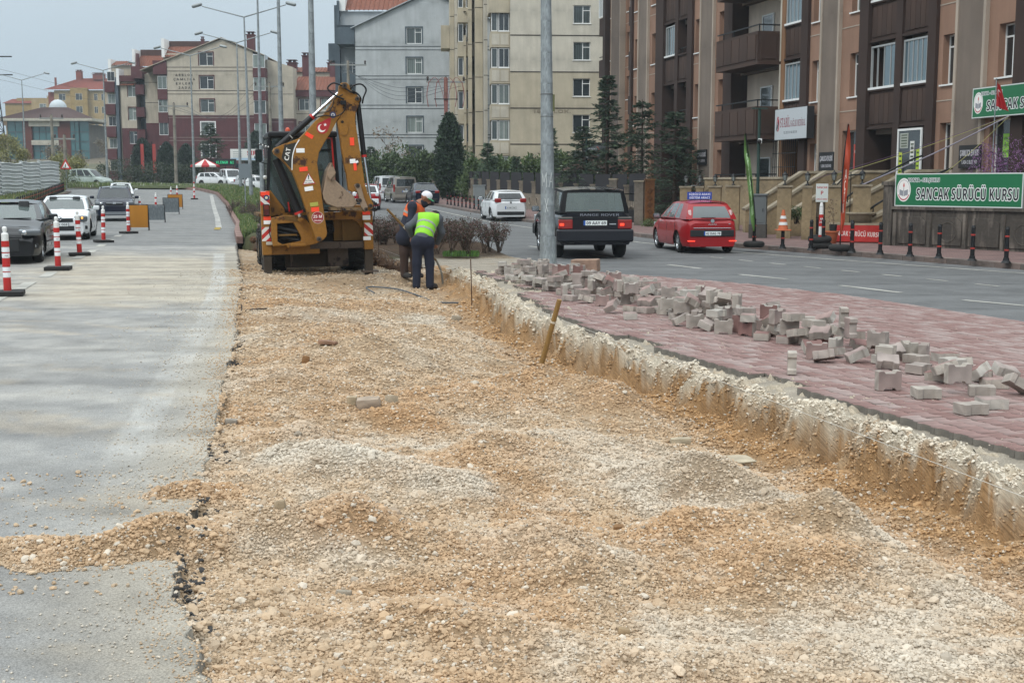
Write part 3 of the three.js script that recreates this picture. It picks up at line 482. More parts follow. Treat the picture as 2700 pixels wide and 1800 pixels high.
// ================================================================ BUILDINGS
const curtainTex=makeTex(128,(u,v)=>{const s=0.78 + 0.12*Math.sin(u*2*PI*7 + Math.sin(u*2*PI*3)) + 0.06*tfbm(u,v,6,3);return [s*0.97,s,s*0.98];},{rep:[0.7,0.7]});
const glassOver={phys:true,clearcoat:1,clearcoatRoughness:0.04};
const PANES=[M('#1d2326',0.25,glassOver),M('#2a3134',0.25,glassOver),M('#7d8684',0.5,{...glassOver,map:curtainTex}),M('#9aa29f',0.5,{...glassOver,map:curtainTex}),M('#50595b',0.4,{...glassOver,map:curtainTex})];
const skyGlass=M('#5d7078',0.12,{phys:true,clearcoat:1,clearcoatRoughness:0.02,metalness:0.25});
const BR=rnd(404);
// a wall face: local x along the wall, y up, z outwards
function face(root,x,y,z,ry=0) {return {root,put(m) {m.position.set(x,y,z);m.rotation.y=ry;return m;} };}
function wallFace(f,name,outline,holes,mat,thick=0.3) {
  const s=new THREE.Shape(outline.map((p)=>new THREE.Vector2(p[0],p[1])));
  for (const [a,b,c,d] of holes) {const h=new THREE.Path();h.moveTo(a,c);h.lineTo(a,d);h.lineTo(b,d);h.lineTo(b,c);h.closePath();s.holes.push(h);}
  const g=new THREE.ExtrudeGeometry(s,{depth:thick,bevelEnabled:false});g.translate(0,0,-thick);return f.put(new G().add(g).mesh(name,mat,f.root));
}
function windowPart(f,[x0,x1,y0,y1],o={}) {// one window: frame mesh, with pane and sill below it
  const fr=o.frame??0.06,z=-(o.deep??0.14),g=new G(),t=0.05,w=x1 - x0,h=y1 - y0;
  g.span(x0,x1,y0,y0 + fr,z,z + t).span(x0,x1,y1 - fr,y1,z,z + t).span(x0,x0 + fr,y0 + fr,y1 - fr,z,z + t).span(x1 - fr,x1,y0 + fr,y1 - fr,z,z + t);
  const style=o.style??'T';
  if (style==='T') {const m=x0 + w*(o.split??0.56);g.span(m - fr/2,m + fr/2,y0 + fr,y1 - fr,z,z + t);const tr=y0 + h*0.72;g.span(m + fr/2,x1 - fr,tr - fr/2,tr + fr/2,z,z + t);}
  else if (style==='N') {const tr=y0 + h*0.76;g.span(x0 + fr,x1 - fr,tr - fr/2,tr + fr/2,z,z + t);const m=x0 + w*0.5;g.span(m - fr/2,m + fr/2,y0 + fr,tr,z,z + t);}
  else if (typeof style==='number') for (let k=1;k<style;k++) {const m=x0 + w*k/style;g.span(m - fr*0.3,m + fr*0.3,y0 + fr,y1 - fr,z,z + t);}
  const part=f.put(g.mesh('window',o.frameMat??white,f.root));
  new G().span(x0 + fr*0.5,x1 - fr*0.5,y0 + fr*0.5,y1 - fr*0.5,z + 0.008,z + 0.024).mesh('pane',o.pane??BR.pick(PANES),part);
  if (o.sill !==false) new G().span(x0 - 0.06,x1 + 0.06,y0 - 0.05,y0 - 0.002,z + t + 0.002,0.07).mesh('sill',o.sillMat??white,part);
  if (o.surround) {const s=0.13;new G().span(x0 - s,x1 + s,y1 + 0.004,y1 + s,0.003,0.05).span(x0 - s,x0 - 0.004,y0,y1,0.003,0.05).span(x1 + 0.004,x1 + s,y0,y1,0.003,0.05).mesh('surround',o.surround,part);}
  return part;
}
function boxPart(root,name,mat,x0,x1,y0,y1,z0,z1) {return new G().span(x0,x1,y0,y1,z0,z1).mesh(name,mat,root);}
function tileRoof(root,pts,mat,name='roof',pitchRows=true) {// sloping roof sheet: four corners a,b (eave) c,d (ridge), with rounded tile courses as ribs
  const [a,b,c,d]=pts,part=new G().quad(a,b,c,d).mesh(name,mat,root),w=a.distanceTo(b),n=Math.min(60,Math.round(w/0.5)),g=new G();
  for (let k=0;k<=n;k++) {const p=a.clone().lerp(b,k/n),q=d.clone().lerp(c,k/n);g.rod(p,q,0.07,0.07,5);}
  g.mesh('tile_ribs',mat,part);return part;
}
const terracotta=M('#8d5b49',0.9,{map:TEX.tile}),darkRoof=M('#5a4440',0.85,{map:TEX.tile}),burg=wallMat('#633c3f'),beige=wallMat('#c4baa9'),slate=wallMat('#59656e'),greyWall=wallMat('#bcc1c3'),cream=wallMat('#c4b9a2'),creamPale=wallMat('#d3ccbc');
function chimney(root,x,y,z,w,h,mat) {const c=new G().bbox(w,h,w,x,y,z).mesh('chimney',mat,root);new G().bbox(w*1.2,0.1,w*1.2,x,y + h + 0.002,z).bbox(w*0.3,0.3,w*0.3,x - w*0.25,y + h + 0.103,z).bbox(w*0.3,0.3,w*0.3,x + w*0.25,y + h + 0.103,z).bbox(w*1.1,0.06,w*1.1,x,y + h + 0.41,z).mesh('chimney_cap',mat,c);}
function grooves(f,x0,x1,ys,mat,h=0.09) {for (const y of ys) f.put(new G().span(x0,x1,y,y + h,0.002,0.02).mesh('facade_band',mat,f.root));}

// ---- the brown block along the right pavement
{
  const b=thing('brown_apartment_block','brown and peach apartment block with plank balconies behind the green signs','building',6.6,0,-68.5,-1.3238);
  const f=face(b,0,0,0),peach=wallMat('#9f7d69'),peachSide=wallMat('#957052'),taupe=wallMat('#82756a'),dark=wallMat('#40302a'),brown=wallMat('#49372f'),brown2=wallMat('#503d34'),edge=wallMat('#b8aa9b'),back=wallMat('#d9c8b8'),metal=blackMetal,H=15.2,F=[3.7,6.7,9.7,12.7];
  boxPart(b,'core',taupe,-0.1,46,0,H,-9,-1.6);boxPart(b,'roof_edge',dark,-0.3,46.2,H + 0.002,H + 0.35,-9.2,0.9);
  for (const z of F) boxPart(b,'floor_slab',taupe,-0.05,46,z - 0.2,z,-1.598,-0.32);
  const rect=(x0,x1,y0,y1)=>[[x0,y0],[x1,y0],[x1,y1],[x0,y1]];
  function peachBay(x0,x1,win,shop) {// plastered strip with one tall window per floor
    const holes=F.map((z)=>[win[0],win[1],z + 1.2,Math.min(H - 0.3,z + 2.75)]);if (shop) holes.unshift([x0 + 0.25,x1 - 0.12,2.0,3.7]);else holes.unshift([win[0],win[1],1.7,3.3]);
    wallFace(f,'wall',rect(x0,x1,0,H),holes,peach,0.32);
    holes.forEach((h,k)=>windowPart(f,h,{deep:0.27,style:shop&&!k?1:'N',sill:!(shop&&!k),frame:0.05,pane:k?undefined:PANES[1]}));
    for (const z of F) f.put(new G().span(x0,x1,z + 0.68,z + 0.72,0.002,0.014).mesh('facade_band',edge,b));
 }
  function pier(x0,x1) {boxPart(b,'pier',taupe,x0 + 0.13,x1 - 0.13,0,H,-0.32,0.1);boxPart(b,'pier_trim',edge,x0,x0 + 0.128,0,H,-0.3,0.14);boxPart(b,'pier_trim',edge,x1 - 0.128,x1,0,H,-0.3,0.14);}
  function column(x0,x1,n=0.13) {boxPart(b,'column',dark,x0,x1,0,H,-1.6,n);}
  function planks(x0,x1,y0,y1,n,mat=brown) {// panelled parapet: framed boards
    const w=x1 - x0;f.put(new G().span(x0,x1,y0,y1,-0.12,-0.03).mesh('parapet',mat,b));f.put(new G().span(x0,x1,y1 + 0.002,y1 + 0.08,-0.14,0.05).span(x0,x1,y0 - 0.08,y0 - 0.002,-0.14,0.04).mesh('parapet_rail',dark,b));
    const bw=(w - 0.16)/n,g=new G().span(-bw/2 + 0.012,bw/2 - 0.012,0,y1 - y0 - 0.2,0,0.03).geo();for (let k=0;k<n;k++) {const m=addMesh('board',g,k % 2?brown2:mat,b);m.position.set(x0 + 0.08 + bw*(k + 0.5),y0 + 0.1,-0.028);}
 }
  function glazed(x0,x1,z,n,open) {// framed balcony glazing, some lights slid open
    const y0=z + 1.4,y1=z + 2.85;f.put(new G().span(x0,x1,y0 - 0.06,y0 + 0.02,-0.16,0.06).mesh('sill',white,b));
    const g=new G().span(x0,x1,y1 - 0.06,y1,-0.1,-0.03).span(x0,x0 + 0.06,y0 + 0.02,y1 - 0.06,-0.1,-0.03).span(x1 - 0.06,x1,y0 + 0.02,y1 - 0.06,-0.1,-0.03);for (let k=1;k<n;k++) g.span(lerp(x0,x1,k/n) - 0.009,lerp(x0,x1,k/n) + 0.009,y0 + 0.02,y1 - 0.06,-0.095,-0.035);
    const part=f.put(g.mesh('balcony_glazing',M('#a4a8a8',0.5),b));for (let k=0;k<n;k++) if (!open.includes(k)) new G().span(lerp(x0,x1,k/n) + 0.03,lerp(x0,x1,(k + 1)/n) - 0.03,y0 + 0.03,y1 - 0.07,-0.075,-0.06).mesh('pane',skyGlass,part);
 }
  function loggia(x0,x1,z,door=true) {boxPart(b,'loggia_wall',back,x0,x1,z,z + 2.8,-1.0,-0.75);if (door) windowPart(face(b,0,0,-0.748),[x0 + (x1 - x0)*0.3,x0 + (x1 - x0)*0.72,z + 0.05,z + 2.2],{deep:-0.03,style:'N',sill:false,pane:PANES[4]});f.put(new G().span(x0,x1,z + 1.62,z + 1.66,-0.09,-0.05).span(x0 + 0.3,x0 + 0.33,z + 1.38,z + 1.62,-0.09,-0.05).span(x1 - 0.33,x1 - 0.3,z + 1.38,z + 1.62,-0.09,-0.05).mesh('railing',metal,b));}
  // far to near along the street
  column(-0.35,-0.05);peachBay(-0.05,0.9,[0.15,0.75]);pier(0.9,2.4);peachBay(2.4,3.6,[2.75,3.4]);column(3.6,4.65);
  const A=[[4.65,6.1,[0,1,0,0]],[6.5,7.85,[0,0,0,0]]];column(6.1,6.5,0.06);column(7.85,8.45);
  for (const [x0,x1,closed] of A) F.forEach((z,k)=>{planks(x0,x1,z + 0.05,z + 1.28,4);closed[k]?glazed(x0,x1,z,5,[0]):loggia(x0,x1,z);});
  peachBay(8.45,9.4,[8.6,9.25]);pier(9.4,11.0);peachBay(11.0,12.2,[11.4,12.05]);column(12.2,13.1);
  for (const [k,z] of [0.7,...F].entries()) {// projecting corner balconies
    boxPart(b,'loggia_wall',back,13.1,17.5,z,z + 2.8,-0.9,-0.65);boxPart(b,'balcony_floor',brown2,13.3,17.5,z - 0.12,z,-0.645,0.95);
    const pm=f.put(new G().span(13.3,17.46,z + 0.002,z + 1.2,0.83,0.95).mesh('parapet',brown,b));boxPart(b,'parapet_return',brown2,17.38,17.5,z + 0.002,z + 1.2,-0.6,0.825);
    for (let i=0;i<5;i++) {const m=addMesh('board',new G().span(-0.37,0.37,0.1,1.08,0,0.03).geo(),i % 2?brown:brown2,b);m.position.set(13.75 + i*0.8,z,0.952);}
    for (let i=0;i<2;i++) boxPart(b,'panel',brown,17.502,17.53,z + 0.1,z + 1.08,-0.52 + i*0.68,0.1 + i*0.68);
    f.put(new G().span(13.3,17.5,z + 1.43,z + 1.48,0.86,0.91).span(17.44,17.49,z + 1.43,z + 1.48,-0.6,0.85).span(17.44,17.48,z + 1.203,z + 1.429,0.86,0.9).span(17.44,17.48,z + 1.203,z + 1.429,-0.2,-0.16).span(15,15.04,z + 1.203,z + 1.429,0.87,0.91).span(13.9,13.94,z + 1.203,z + 1.429,0.87,0.91).mesh('railing',metal,b));
    const bf=face(b,0,0,-0.648);windowPart(bf,[14.6,15.7,z + 0.05,z + 2.2],{deep:-0.03,style:1,sill:false,pane:PANES[1]});windowPart(bf,[16.4,17.1,z + 0.05,z + 2.5],{deep:-0.03,style:'N',sill:false,pane:PANES[2]});
    boxPart(b,'recess_wall',creamPale,17.52,17.7,z,z + 2.88,-1.6,0.0);
 }
  boxPart(b,'wall',peachSide,17.7,18.0,0,H,-1.6,0.02);
  F.forEach((z,k)=>{planks(18.0,19.6,z + 0.05,z + 1.28,4);glazed(18.0,19.6,z,5,[]);});column(19.6,20.15);
  boxPart(b,'entrance_recess',dark,18.0,20.1,0,3.65,-1.595,-1.5);
  peachBay(20.15,21.15,[20.35,21.0]);pier(21.15,22.6);peachBay(22.6,24.05,[23.25,23.9],true);column(24.05,24.65);
  for (const [i,[x0,x1]] of [[24.65,26.35],[26.75,28.4]].entries()) F.forEach((z,k)=>{planks(x0,x1,z + 0.05,z + 1.28,5);glazed(x0,x1,z,i?6:4,i?[]:k===0?[0,1]:[0]);});
  column(26.35,26.75,0.06);column(28.4,28.85);boxPart(b,'loggia_wall',back,24.65,26.35,0,3.6,-1.59,-1.1);
  windowPart(f,[26.85,28.3,1.95,3.6],{deep:-0.1,style:1,sill:false,frame:0.07,pane:PANES[1]});
  peachBay(28.85,29.9,[29.1,29.75],true);pier(29.9,31.45);peachBay(31.45,32.85,[31.95,32.75],true);column(32.85,33.4);
  for (const [x0,x1] of [[33.4,35.2],[35.6,37.4]]) F.forEach((z)=>{planks(x0,x1,z + 0.05,z + 1.28,5);glazed(x0,x1,z,5,[]);});column(35.2,35.6,0.06);column(37.4,38);peachBay(38,39.4,[38.3,39.1]);pier(39.4,41);peachBay(41,46,[42,43]);
  boxPart(b,'end_wall',peach,-0.3,-0.05,0,H,-9,-1.62);
  // shop stickers and posters behind the glass
  const pf=face(b,0,0,0.02);
  for (const [x,y,w,h,c,t] of [[27.05,2.35,0.2,0.95,'#b9c83c',''],[28.1,2.5,0.18,0.8,'#a8bf3a',''],[27.75,2.8,0.25,0.75,'#d8d8d2','AR'],[27.25,3.2,0.5,0.5,'#9fa39a','']]) printMesh('poster',w,h,120,(g,W,Hh)=>{g.fillStyle=c;g.fillRect(0,0,W,Hh);g.fillStyle='#33402a';for (let k=0;k<5;k++) g.fillRect(W*0.15,Hh*(0.1 + k*0.18),W*0.7,Hh*0.07);if (t) text(g,t,W/2,Hh*0.25,W*0.5,'#222');},b,x,y,0.13);
  printMesh('poster',0.3,0.9,120,(g,W,Hh)=>{g.fillStyle='#b3483c';g.fillRect(0,0,W,Hh);g.fillStyle='#d8cfc8';g.beginPath();g.arc(W/2,Hh*0.3,W*0.28,0,7);g.fill();g.fillStyle='#b3483c';g.beginPath();g.arc(W*0.58,Hh*0.3,W*0.22,0,7);g.fill();},b,23.55,2.75,-0.18);
  printMesh('poster',0.34,0.7,120,(g,W,Hh)=>{g.fillStyle='#8ec64a';g.fillRect(0,0,W,Hh);for (const [k,s] of ['SINAV','ÜCRETSİZ','KURS'].entries()) text(g,s,W/2,Hh*(0.2 + k*0.28),Hh*0.15,'#24401c',{fit:W*0.8});},b,32.3,2.9,-0.18);
  printMesh('poster',0.12,1.1,100,(g,W,Hh)=>{g.fillStyle='#8d3a33';for (let k=0;k<6;k++) g.fillRect(0,Hh*k/6,W,Hh*0.1);},b,29.72,2.8,-0.18,0,{alpha:true});
}
// ---- the block behind it, further along
{
  const b=thing('brown_apartment_block','farther brown and peach block with corner balconies behind the garden firs','building',7.0,0,-92.6,-1.3238),f=face(b,0,0,0);
  const peach=wallMat('#8f6b55'),taupe=wallMat('#6f6258'),dark=wallMat('#34261f'),brown=wallMat('#3c2b24'),edge=wallMat('#a59788'),H=18,F=[3.5,6.5,9.5,12.5,15.5];
  boxPart(b,'core',taupe,0,22,0,H,-10,-0.35);boxPart(b,'column',dark,0,0.55,0,H,-0.345,0.4);
  const strip=(x0,x1,w0,w1)=>{const holes=F.map((z)=>[w0,w1,z + 1.1,Math.min(H - 0.2,z + 2.7)]);wallFace(f,'wall',[[x0,0],[x1,0],[x1,H],[x0,H]],holes,peach,0.32);holes.forEach((h)=>windowPart(f,h,{style:'N',deep:0.24}));for (const z of F) f.put(new G().span(x0,x1,z + 0.3,z + 0.34,0.002,0.02).mesh('facade_band',edge,b));};
  strip(0.55,1.9,0.75,1.6);boxPart(b,'pier_trim',edge,1.9,2.0,0,H,-0.3,0.42);boxPart(b,'pier',taupe,2.0,3.8,0,H,-0.3,0.4);boxPart(b,'pier_trim',edge,3.8,3.9,0,H,-0.3,0.42);strip(3.9,5.4,4.2,5.1);
  for (const z of F) {boxPart(b,'parapet',brown,5.4,7.6,z,z + 1.25,-0.1,0.3);boxPart(b,'loggia_wall',PANES[0],5.4,7.6,z + 1.26,z + 3,-0.34,-0.3);}
  boxPart(b,'column',dark,7.6,8.5,0,H,-0.3,0.5);strip(8.5,10,8.8,9.6);
  for (const z of F) {boxPart(b,'balcony',brown,-1.1,-0.01,z,z + 1.25,-2.2,0.3);boxPart(b,'balcony_rail',blackMetal,-1.1,-0.02,z + 1.45,z + 1.5,0.2,0.28);}
  windowPart(face(b,0,0,0.302),[-1.05,-0.1,1.5,3.45],{deep:-0.02,style:2,sill:false,pane:PANES[3]});windowPart(face(b,0,0,0.302),[-1.05,-0.1,13.8,15.4],{deep:-0.02,style:4,sill:false,pane:skyGlass});
}
// ---- cream block with its long side wall to the road
{
  const b=thing('cream_apartment_block','cream apartment block with bay windows and banded side wall','building',-0.15,0,-106,0.06),f=face(b,0,0,0),H=20.6,band=wallMat('#4c463e');
  const ys=[2.05,5.05,8.05,11.05,14.05,17.05],holes=ys.map((y)=>[5.3,6.75,y + 1.0 - 0.02,Math.min(H - 0.3,y + 2.47)]);
  const lo=[[0,0.2],[11.5,0.2],[11.5,11.05],[0,11.05]],hi=[[0,11.052],[11.5,11.052],[11.5,H],[0,H]];
  wallFace(f,'wall',lo,holes.filter((h)=>h[3]<11),cream,0.3);wallFace(f,'wall',hi,holes.filter((h)=>h[2]>11),creamPale,0.3);
  holes.forEach((h)=>windowPart(f,h,{deep:0.2}));grooves(f,0,11.5,ys.slice(0).map((y)=>y - 0.05),band,0.09);
  boxPart(b,'core',cream,0,11.5,0.2,H,-20,-0.32);
  const kept=b.children.length;
  // bay window tower at the corner, then stepped piers and deep-set windows along the street side
  for (const y of ys) {
    const top=y + 3.0;boxPart(b,'bay_parapet',cream,-1.95,-0.02,y - 0.95,y + 0.35,-3.2,-0.5);for (const [p0,p1] of [[-1.85,-1.05],[-0.95,-0.12]]) boxPart(b,'panel',creamPale,p0,p1,y - 0.75,y + 0.15,-0.498,-0.47);
    boxPart(b,'bay_back',PANES[1],-1.85,-0.03,y + 0.352,y + 2.048,-3.1,-1.0);windowPart(face(b,0,0,-0.55),[-1.15,-0.05,y + 0.37,y + 2.0],{deep:0.1,style:2,pane:BR.pick(PANES),frame:0.07});windowPart(face(b,0,0,-0.56),[-1.88,-1.25,y + 0.37,y + 2.0],{deep:0.1,style:1,pane:PANES[4],sill:false,frame:0.07});
 }
  boxPart(b,'bay_head',cream,-2.15,-0.02,15.9,20.5,-3.4,-0.3);
  for (const [x0,x1,z,m,h] of [[-2.45,-2.1,-4,creamPale,19.5],[-3.3,-2.5,-6,cream,20.4],[-5.4,-5.1,-11,creamPale,20.2],[-5.9,-5.42,-12,cream,20.6],[-4.0,-3.6,-7.5,cream,19.8],[-4.45,-4.2,-8.6,cream,15]]) {boxPart(b,'pier',m,x0,x1,0.2,h,-19,z);for (const y of ys) boxPart(b,'pier_joint',band,x0 - 0.01,x1 + 0.01,y,y + 0.06,z - 0.3,z + 0.012);}
  for (const y of ys) {boxPart(b,'parapet',cream,-5.1,-3.3,y - 0.9,y + 0.4,-14,-8.8);windowPart(face(b,0,0,-9.0),[-5.05,-4.5,y + 0.42,y + 2.0],{style:1,sill:false,pane:PANES[1]});windowPart(face(b,0,0,-9.0),[-4.2,-3.65,y + 0.42,y + 2.0],{style:1,sill:false,pane:PANES[0]});}
  boxPart(b,'side_wall',cream,-5.1,-2.4,0.2,20,-19,-14.1);boxPart(b,'balcony',cream,-6.9,-5.92,14.3,16.4,-16,-13);for (const c of b.children.slice(kept)) {c.scale.x*=0.83;c.position.x*=0.83;}
  boxPart(b,'wall_number',M('#7d7263',0.9),1.4,1.41,9.6,9.61,0,0.003);
  printMesh('lettering',3.4,0.5,60,(g,W,Hh)=>{text(g,'16 . BLOK.',W/2,Hh/2,Hh*0.8,'#8a7f6d',{fit:W*0.98});},b,3.5,7.78,0.03,0,{alpha:true});
}
// ---- grey gabled block
{
  const b=thing('grey_gabled_block','light grey gabled apartment block with dark framed windows','building',-16.1,0,-130),f=face(b,0,0,0),y0=0.4;
  const ws=[17.55,14.53,11.55,8.57,5.6,2.6].map((t)=>[5.28,6.85,t - 1.6,t]);
  wallFace(f,'wall',[[0,y0],[15.6,y0],[15.6,17.6],[7.7,21.0],[0,17.6]],ws.slice(0,5),greyWall,0.3);ws.slice(0,5).forEach((h)=>windowPart(f,h,{surround:slate,deep:0.12,sill:false}));
  const band=wallMat('#565c60');grooves(f,0,15.6,[15.65,15.3,12.68,12.35,9.72,9.38,6.72,6.4,3.8,3.45].map((y)=>y),band,0.07);
  boxPart(b,'core',greyWall,0,15.6,y0,17.5,-14,-0.31);
  tileRoof(b,[V(-0.4,17.45,0.3),V(-0.4,17.45,-14.3),V(7.7,21.15,-14.3),V(7.7,21.15,0.3)],M('#8b9296',0.8),'roof');tileRoof(b,[V(16,17.45,0.3),V(16,17.45,-14.3),V(7.7,21.15,-14.3),V(7.7,21.15,0.3)],M('#8b9296',0.8),'roof');
  // left wing set back: balconies, slate boxes, tiled roof
  boxPart(b,'wing_wall',greyWall,-1.9,4.5,y0,19.6,-12,-3.2);tileRoof(b,[V(-1.3,19.7,-2.8),V(5,19.7,-2.8),V(5,21.3,-5.2),V(-1.3,21.3,-5.2)],terracotta,'wing_roof');boxPart(b,'ridge_wall',darkRoof,-1.3,5.4,20.9,22.0,-5.8,-5.22);boxPart(b,'gable_trim',white,-1.95,-1.3,19.6,21.6,-5.0,-2.75);chimney(b,4.4,21.5,-5.4,0.6,0.8,slate);
  boxPart(b,'slate_box',slate,-1.85,-0.03,15.9,17.7,-2.6,0.1);boxPart(b,'slate_rim',wallMat('#47525a'),-1.9,0.0,17.705,17.8,-2.65,0.16);
  boxPart(b,'slate_column',slate,-2.6,-2.25,y0,20.3,-6,-3.6);boxPart(b,'slate_column',slate,-2.15,-1.92,y0,20.6,-5,-2.4);boxPart(b,'slate_box',slate,-3.3,-2.62,14.6,16.4,-6,-3.8);
  for (const y of [11.9,8.9,5.9,2.9]) {boxPart(b,'balcony',slate,-1.5,-0.03,y,y + 1.2,-3.1,-0.9);boxPart(b,'balcony_rail',slate,-1.5,-0.03,y + 1.35,y + 1.42,-1.0,-0.92);windowPart(face(b,0,0,-3.19),[-1.2,-0.3,y + 0.3,y + 2.5],{deep:-0.02,sill:false});}
  chimney(b,7.7,20.95,-2.5,0.7,0.5,slate);chimney(b,10.9,19.6,-2.5,0.9,1.2,white);
}
// ---- beige and burgundy block on the bend
{
  const b=thing('burgundy_apartment_block','beige block with burgundy lower storeys and black lettering on its gable','building',-45.9,0,-168),f=face(b,0,0,0),bandD=wallMat('#4f4843'),bandL=wallMat('#9c8d86'),y0=0.8,mid=10.8;
  const ws=[18.95,15.9,12.85,9.85,6.85,3.85].map((t)=>[4.35,6.2,t - 1.7,t]);const frames=[burg,burg,burg,white,white];
  wallFace(f,'lower_wall',[[0,y0],[11.5,y0],[11.5,mid],[0,mid]],ws.slice(3,5),burg,0.3);wallFace(f,'upper_wall',[[0,mid + 0.002],[11.5,mid + 0.002],[11.5,19.1],[7.4,20.7],[0,18.0]],ws.slice(0,3),beige,0.3);
  ws.slice(0,5).forEach((h,k)=>windowPart(f,h,{surround:frames[k],sill:false,deep:0.15}));
  grooves(f,0,11.5,[17.0,16.5,13.95,13.5],bandD,0.08);grooves(f,0,11.5,[10.72,10.4,7.8,7.4],bandL,0.07);
  boxPart(b,'core',beige,0,11.5,y0,17.9,-16,-0.31);boxPart(b,'gable_coping',white,0,0.01,18,18.01,0,0.01);
  tileRoof(b,[V(-3.5,16.6,0.25),V(-3.5,16.6,-16),V(7.4,20.85,-16),V(7.4,20.85,0.25)],wallMat('#a79b8b'),'roof');tileRoof(b,[V(13,18.6,0.25),V(13,18.6,-16),V(7.4,20.85,-16),V(7.4,20.85,0.25)],wallMat('#a79b8b'),'roof');
  printMesh('lettering',2.9,2.2,60,(g,W,Hh)=>{['A B B L O K','Ç A M L I C A','E V L E R İ','2 A D A'].forEach((s,k)=>text(g,s,W/2,Hh*(0.13 + 0.25*k),Hh*0.19,'#2c2a28',{fit:W*[0.8,1,0.8,0.55][k]}));},b,2.3,15.2,0.03,0,{alpha:true});
  // right: glazed balcony column, plain wall, then the lower tiled wing
  for (const [k,y] of [18.2,15.2,12.2,9.2,6.2,3.2].entries()) {boxPart(b,'spandrel',burg,11.5,13.1,y - 2.5,y - 1.25,-2,0.25);windowPart(face(b,0,0,0.2),[11.5,13.1,y - 1.24,y + 0.48],{style:2,pane:BR.pick(PANES.slice(2)),sill:false,deep:0.1});boxPart(b,'balcony_back',PANES[0],11.5,13.1,y - 1.24,y + 0.48,-2,-0.1);}
  const f2=face(b,13.1,0,-1.5);wallFace(f2,'upper_wall',[[0,mid - 0.4],[3.4,mid - 0.4],[3.4,17.2],[0,18.2]],[],beige,3);wallFace(f2,'lower_wall',[[0,y0],[3.4,y0],[3.4,mid - 0.402],[0,mid - 0.402]],[],burg,3);grooves(f2,0,3.4,[13.6,10.2],bandD,0.07);grooves(f2,0,3.4,[9.9,7.4],bandL,0.07);
  const f3=face(b,16.0,0,-3.6),w3=[];for (const y of [11.6,8.45,5.4]) for (const x of [0.9,3.9]) w3.push([x,x + 1.35,y,y + 1.55]);
  wallFace(f3,'upper_wall',[[0.02,7.9],[6.6,7.9],[6.6,13.4],[0.02,13.4]],w3.filter((h)=>h[2]>8),beige,0.3);wallFace(f3,'lower_wall',[[0.02,y0],[6.6,y0],[6.6,7.898],[0.02,7.898]],w3.filter((h)=>h[2]<8),burg,0.3);w3.forEach((h)=>windowPart(f3,h,{surround:burg,sill:false}));grooves(f3,0,6.6,[11.1],bandD,0.07);
  boxPart(b,'wing_core',beige,16.02,22.6,y0,13.3,-14,-3.92);boxPart(b,'eave',burg,15.8,22.6,13.42,14.3,-14,-3.3);tileRoof(b,[V(15.8,14.3,-3.2),V(22.6,14.3,-3.2),V(22.0,16.4,-7),V(16.4,16.4,-7)],terracotta,'wing_roof');boxPart(b,'gable_trim',white,22.1,22.6,14.3,16.9,-7,-3.1);
  const up=wallMat('#b5ab99');boxPart(b,'rear_wall',up,13.5,24,13.4,17.7,-19,-14.2);tileRoof(b,[V(13.2,17.65,-13.9),V(24.2,17.65,-13.9),V(24.2,18.5,-16.5),V(13.2,18.5,-16.5)],terracotta,'rear_roof');
  for (const [x,y,z,w,h] of [[14.2,17.9,-14.5,1.3,1.0],[17.4,16.0,-7.6,1.1,3.2],[19.9,17.8,-14.8,1.2,1.1],[22.5 - 2.9 + 1.1,14.2,-7,0.01,0.01]]) if (w>0.1) chimney(b,x,y,z,w,h,burg);chimney(b,19.6 + 1.6,14.6,-7.4,1.1,3.9,burg);chimney(b,10.7,19.2,-3,1.0,2.3,burg);
  // left: stepped wings with recessed balconies (set out wider, then drawn in to their real width)
  const kept=b.children.length;
  for (const [k,y] of [15.9,12.85,9.85,6.85,3.85].entries()) {boxPart(b,'spandrel',burg,-2.0,-0.02,y - 3.1,y - 1.72,-3,0.1);windowPart(face(b,0,0,0.05),[-1.95,-0.1,y - 1.7,y],{style:2,sill:false,pane:BR.pick(PANES.slice(2))});boxPart(b,'balcony_back',PANES[0],-1.95,-0.1,y - 1.7,y,-3,-0.2);} boxPart(b,'slab_head',burg,-2.8,0.02,16.1,17.9,-3,0.15);
  const f4=face(b,-6.2,0,-3.5);wallFace(f4,'upper_wall',[[0,9.9],[4.4,9.9],[4.4,17.6],[0,16.4]],[],beige,2);wallFace(f4,'lower_wall',[[0,y0],[4.4,y0],[4.4,9.898],[0,9.898]],[],burg,2);grooves(f4,0,4.4,[15.3,12.6],bandD,0.07);
  boxPart(b,'rear_tower',beige,-8.8,2.5,10,19.1,-13,-5.8);tileRoof(b,[V(-9,19.2,-5.4),V(-1.8,19.2,-5.4),V(-1.8,21,-8),V(-9,21,-8)],terracotta,'step_roof');boxPart(b,'gable_trim',white,-9.5,-8.9,19,21.7,-8,-5.3);boxPart(b,'ridge_wall',darkRoof,-8.9,-1.7,20.7,21.9,-8.6,-8.02);
  boxPart(b,'front_tower',beige,-1.9,3.5,18,20.8,-9,-3);tileRoof(b,[V(-1.4,20.3,-2.6),V(5.8,20.3,-2.6),V(5.8,22.0,-5),V(-1.4,22.0,-5)],terracotta,'step_roof');boxPart(b,'gable_trim',white,-2.0,-1.4,20.2,22.9,-5,-2.5);boxPart(b,'ridge_wall',darkRoof,-1.4,7,21.7,22.8,-5.6,-5.02);chimney(b,5.6,21.6,-5.3,0.6,1.4,burg);
  for (const y of [15.2,12.2,9.2,6.2,3.2]) {boxPart(b,'balcony',burg,-8.0,-6.25,y - 1.5,y - 0.2,-6.5,-3.0);boxPart(b,'balcony_back',PANES[1],-8.0,-6.25,y - 0.19,y + 1.4,-6.4,-5.0);} boxPart(b,'balcony',burg,-8.6,-6.3,15.8,17.4,-6.5,-2.6);
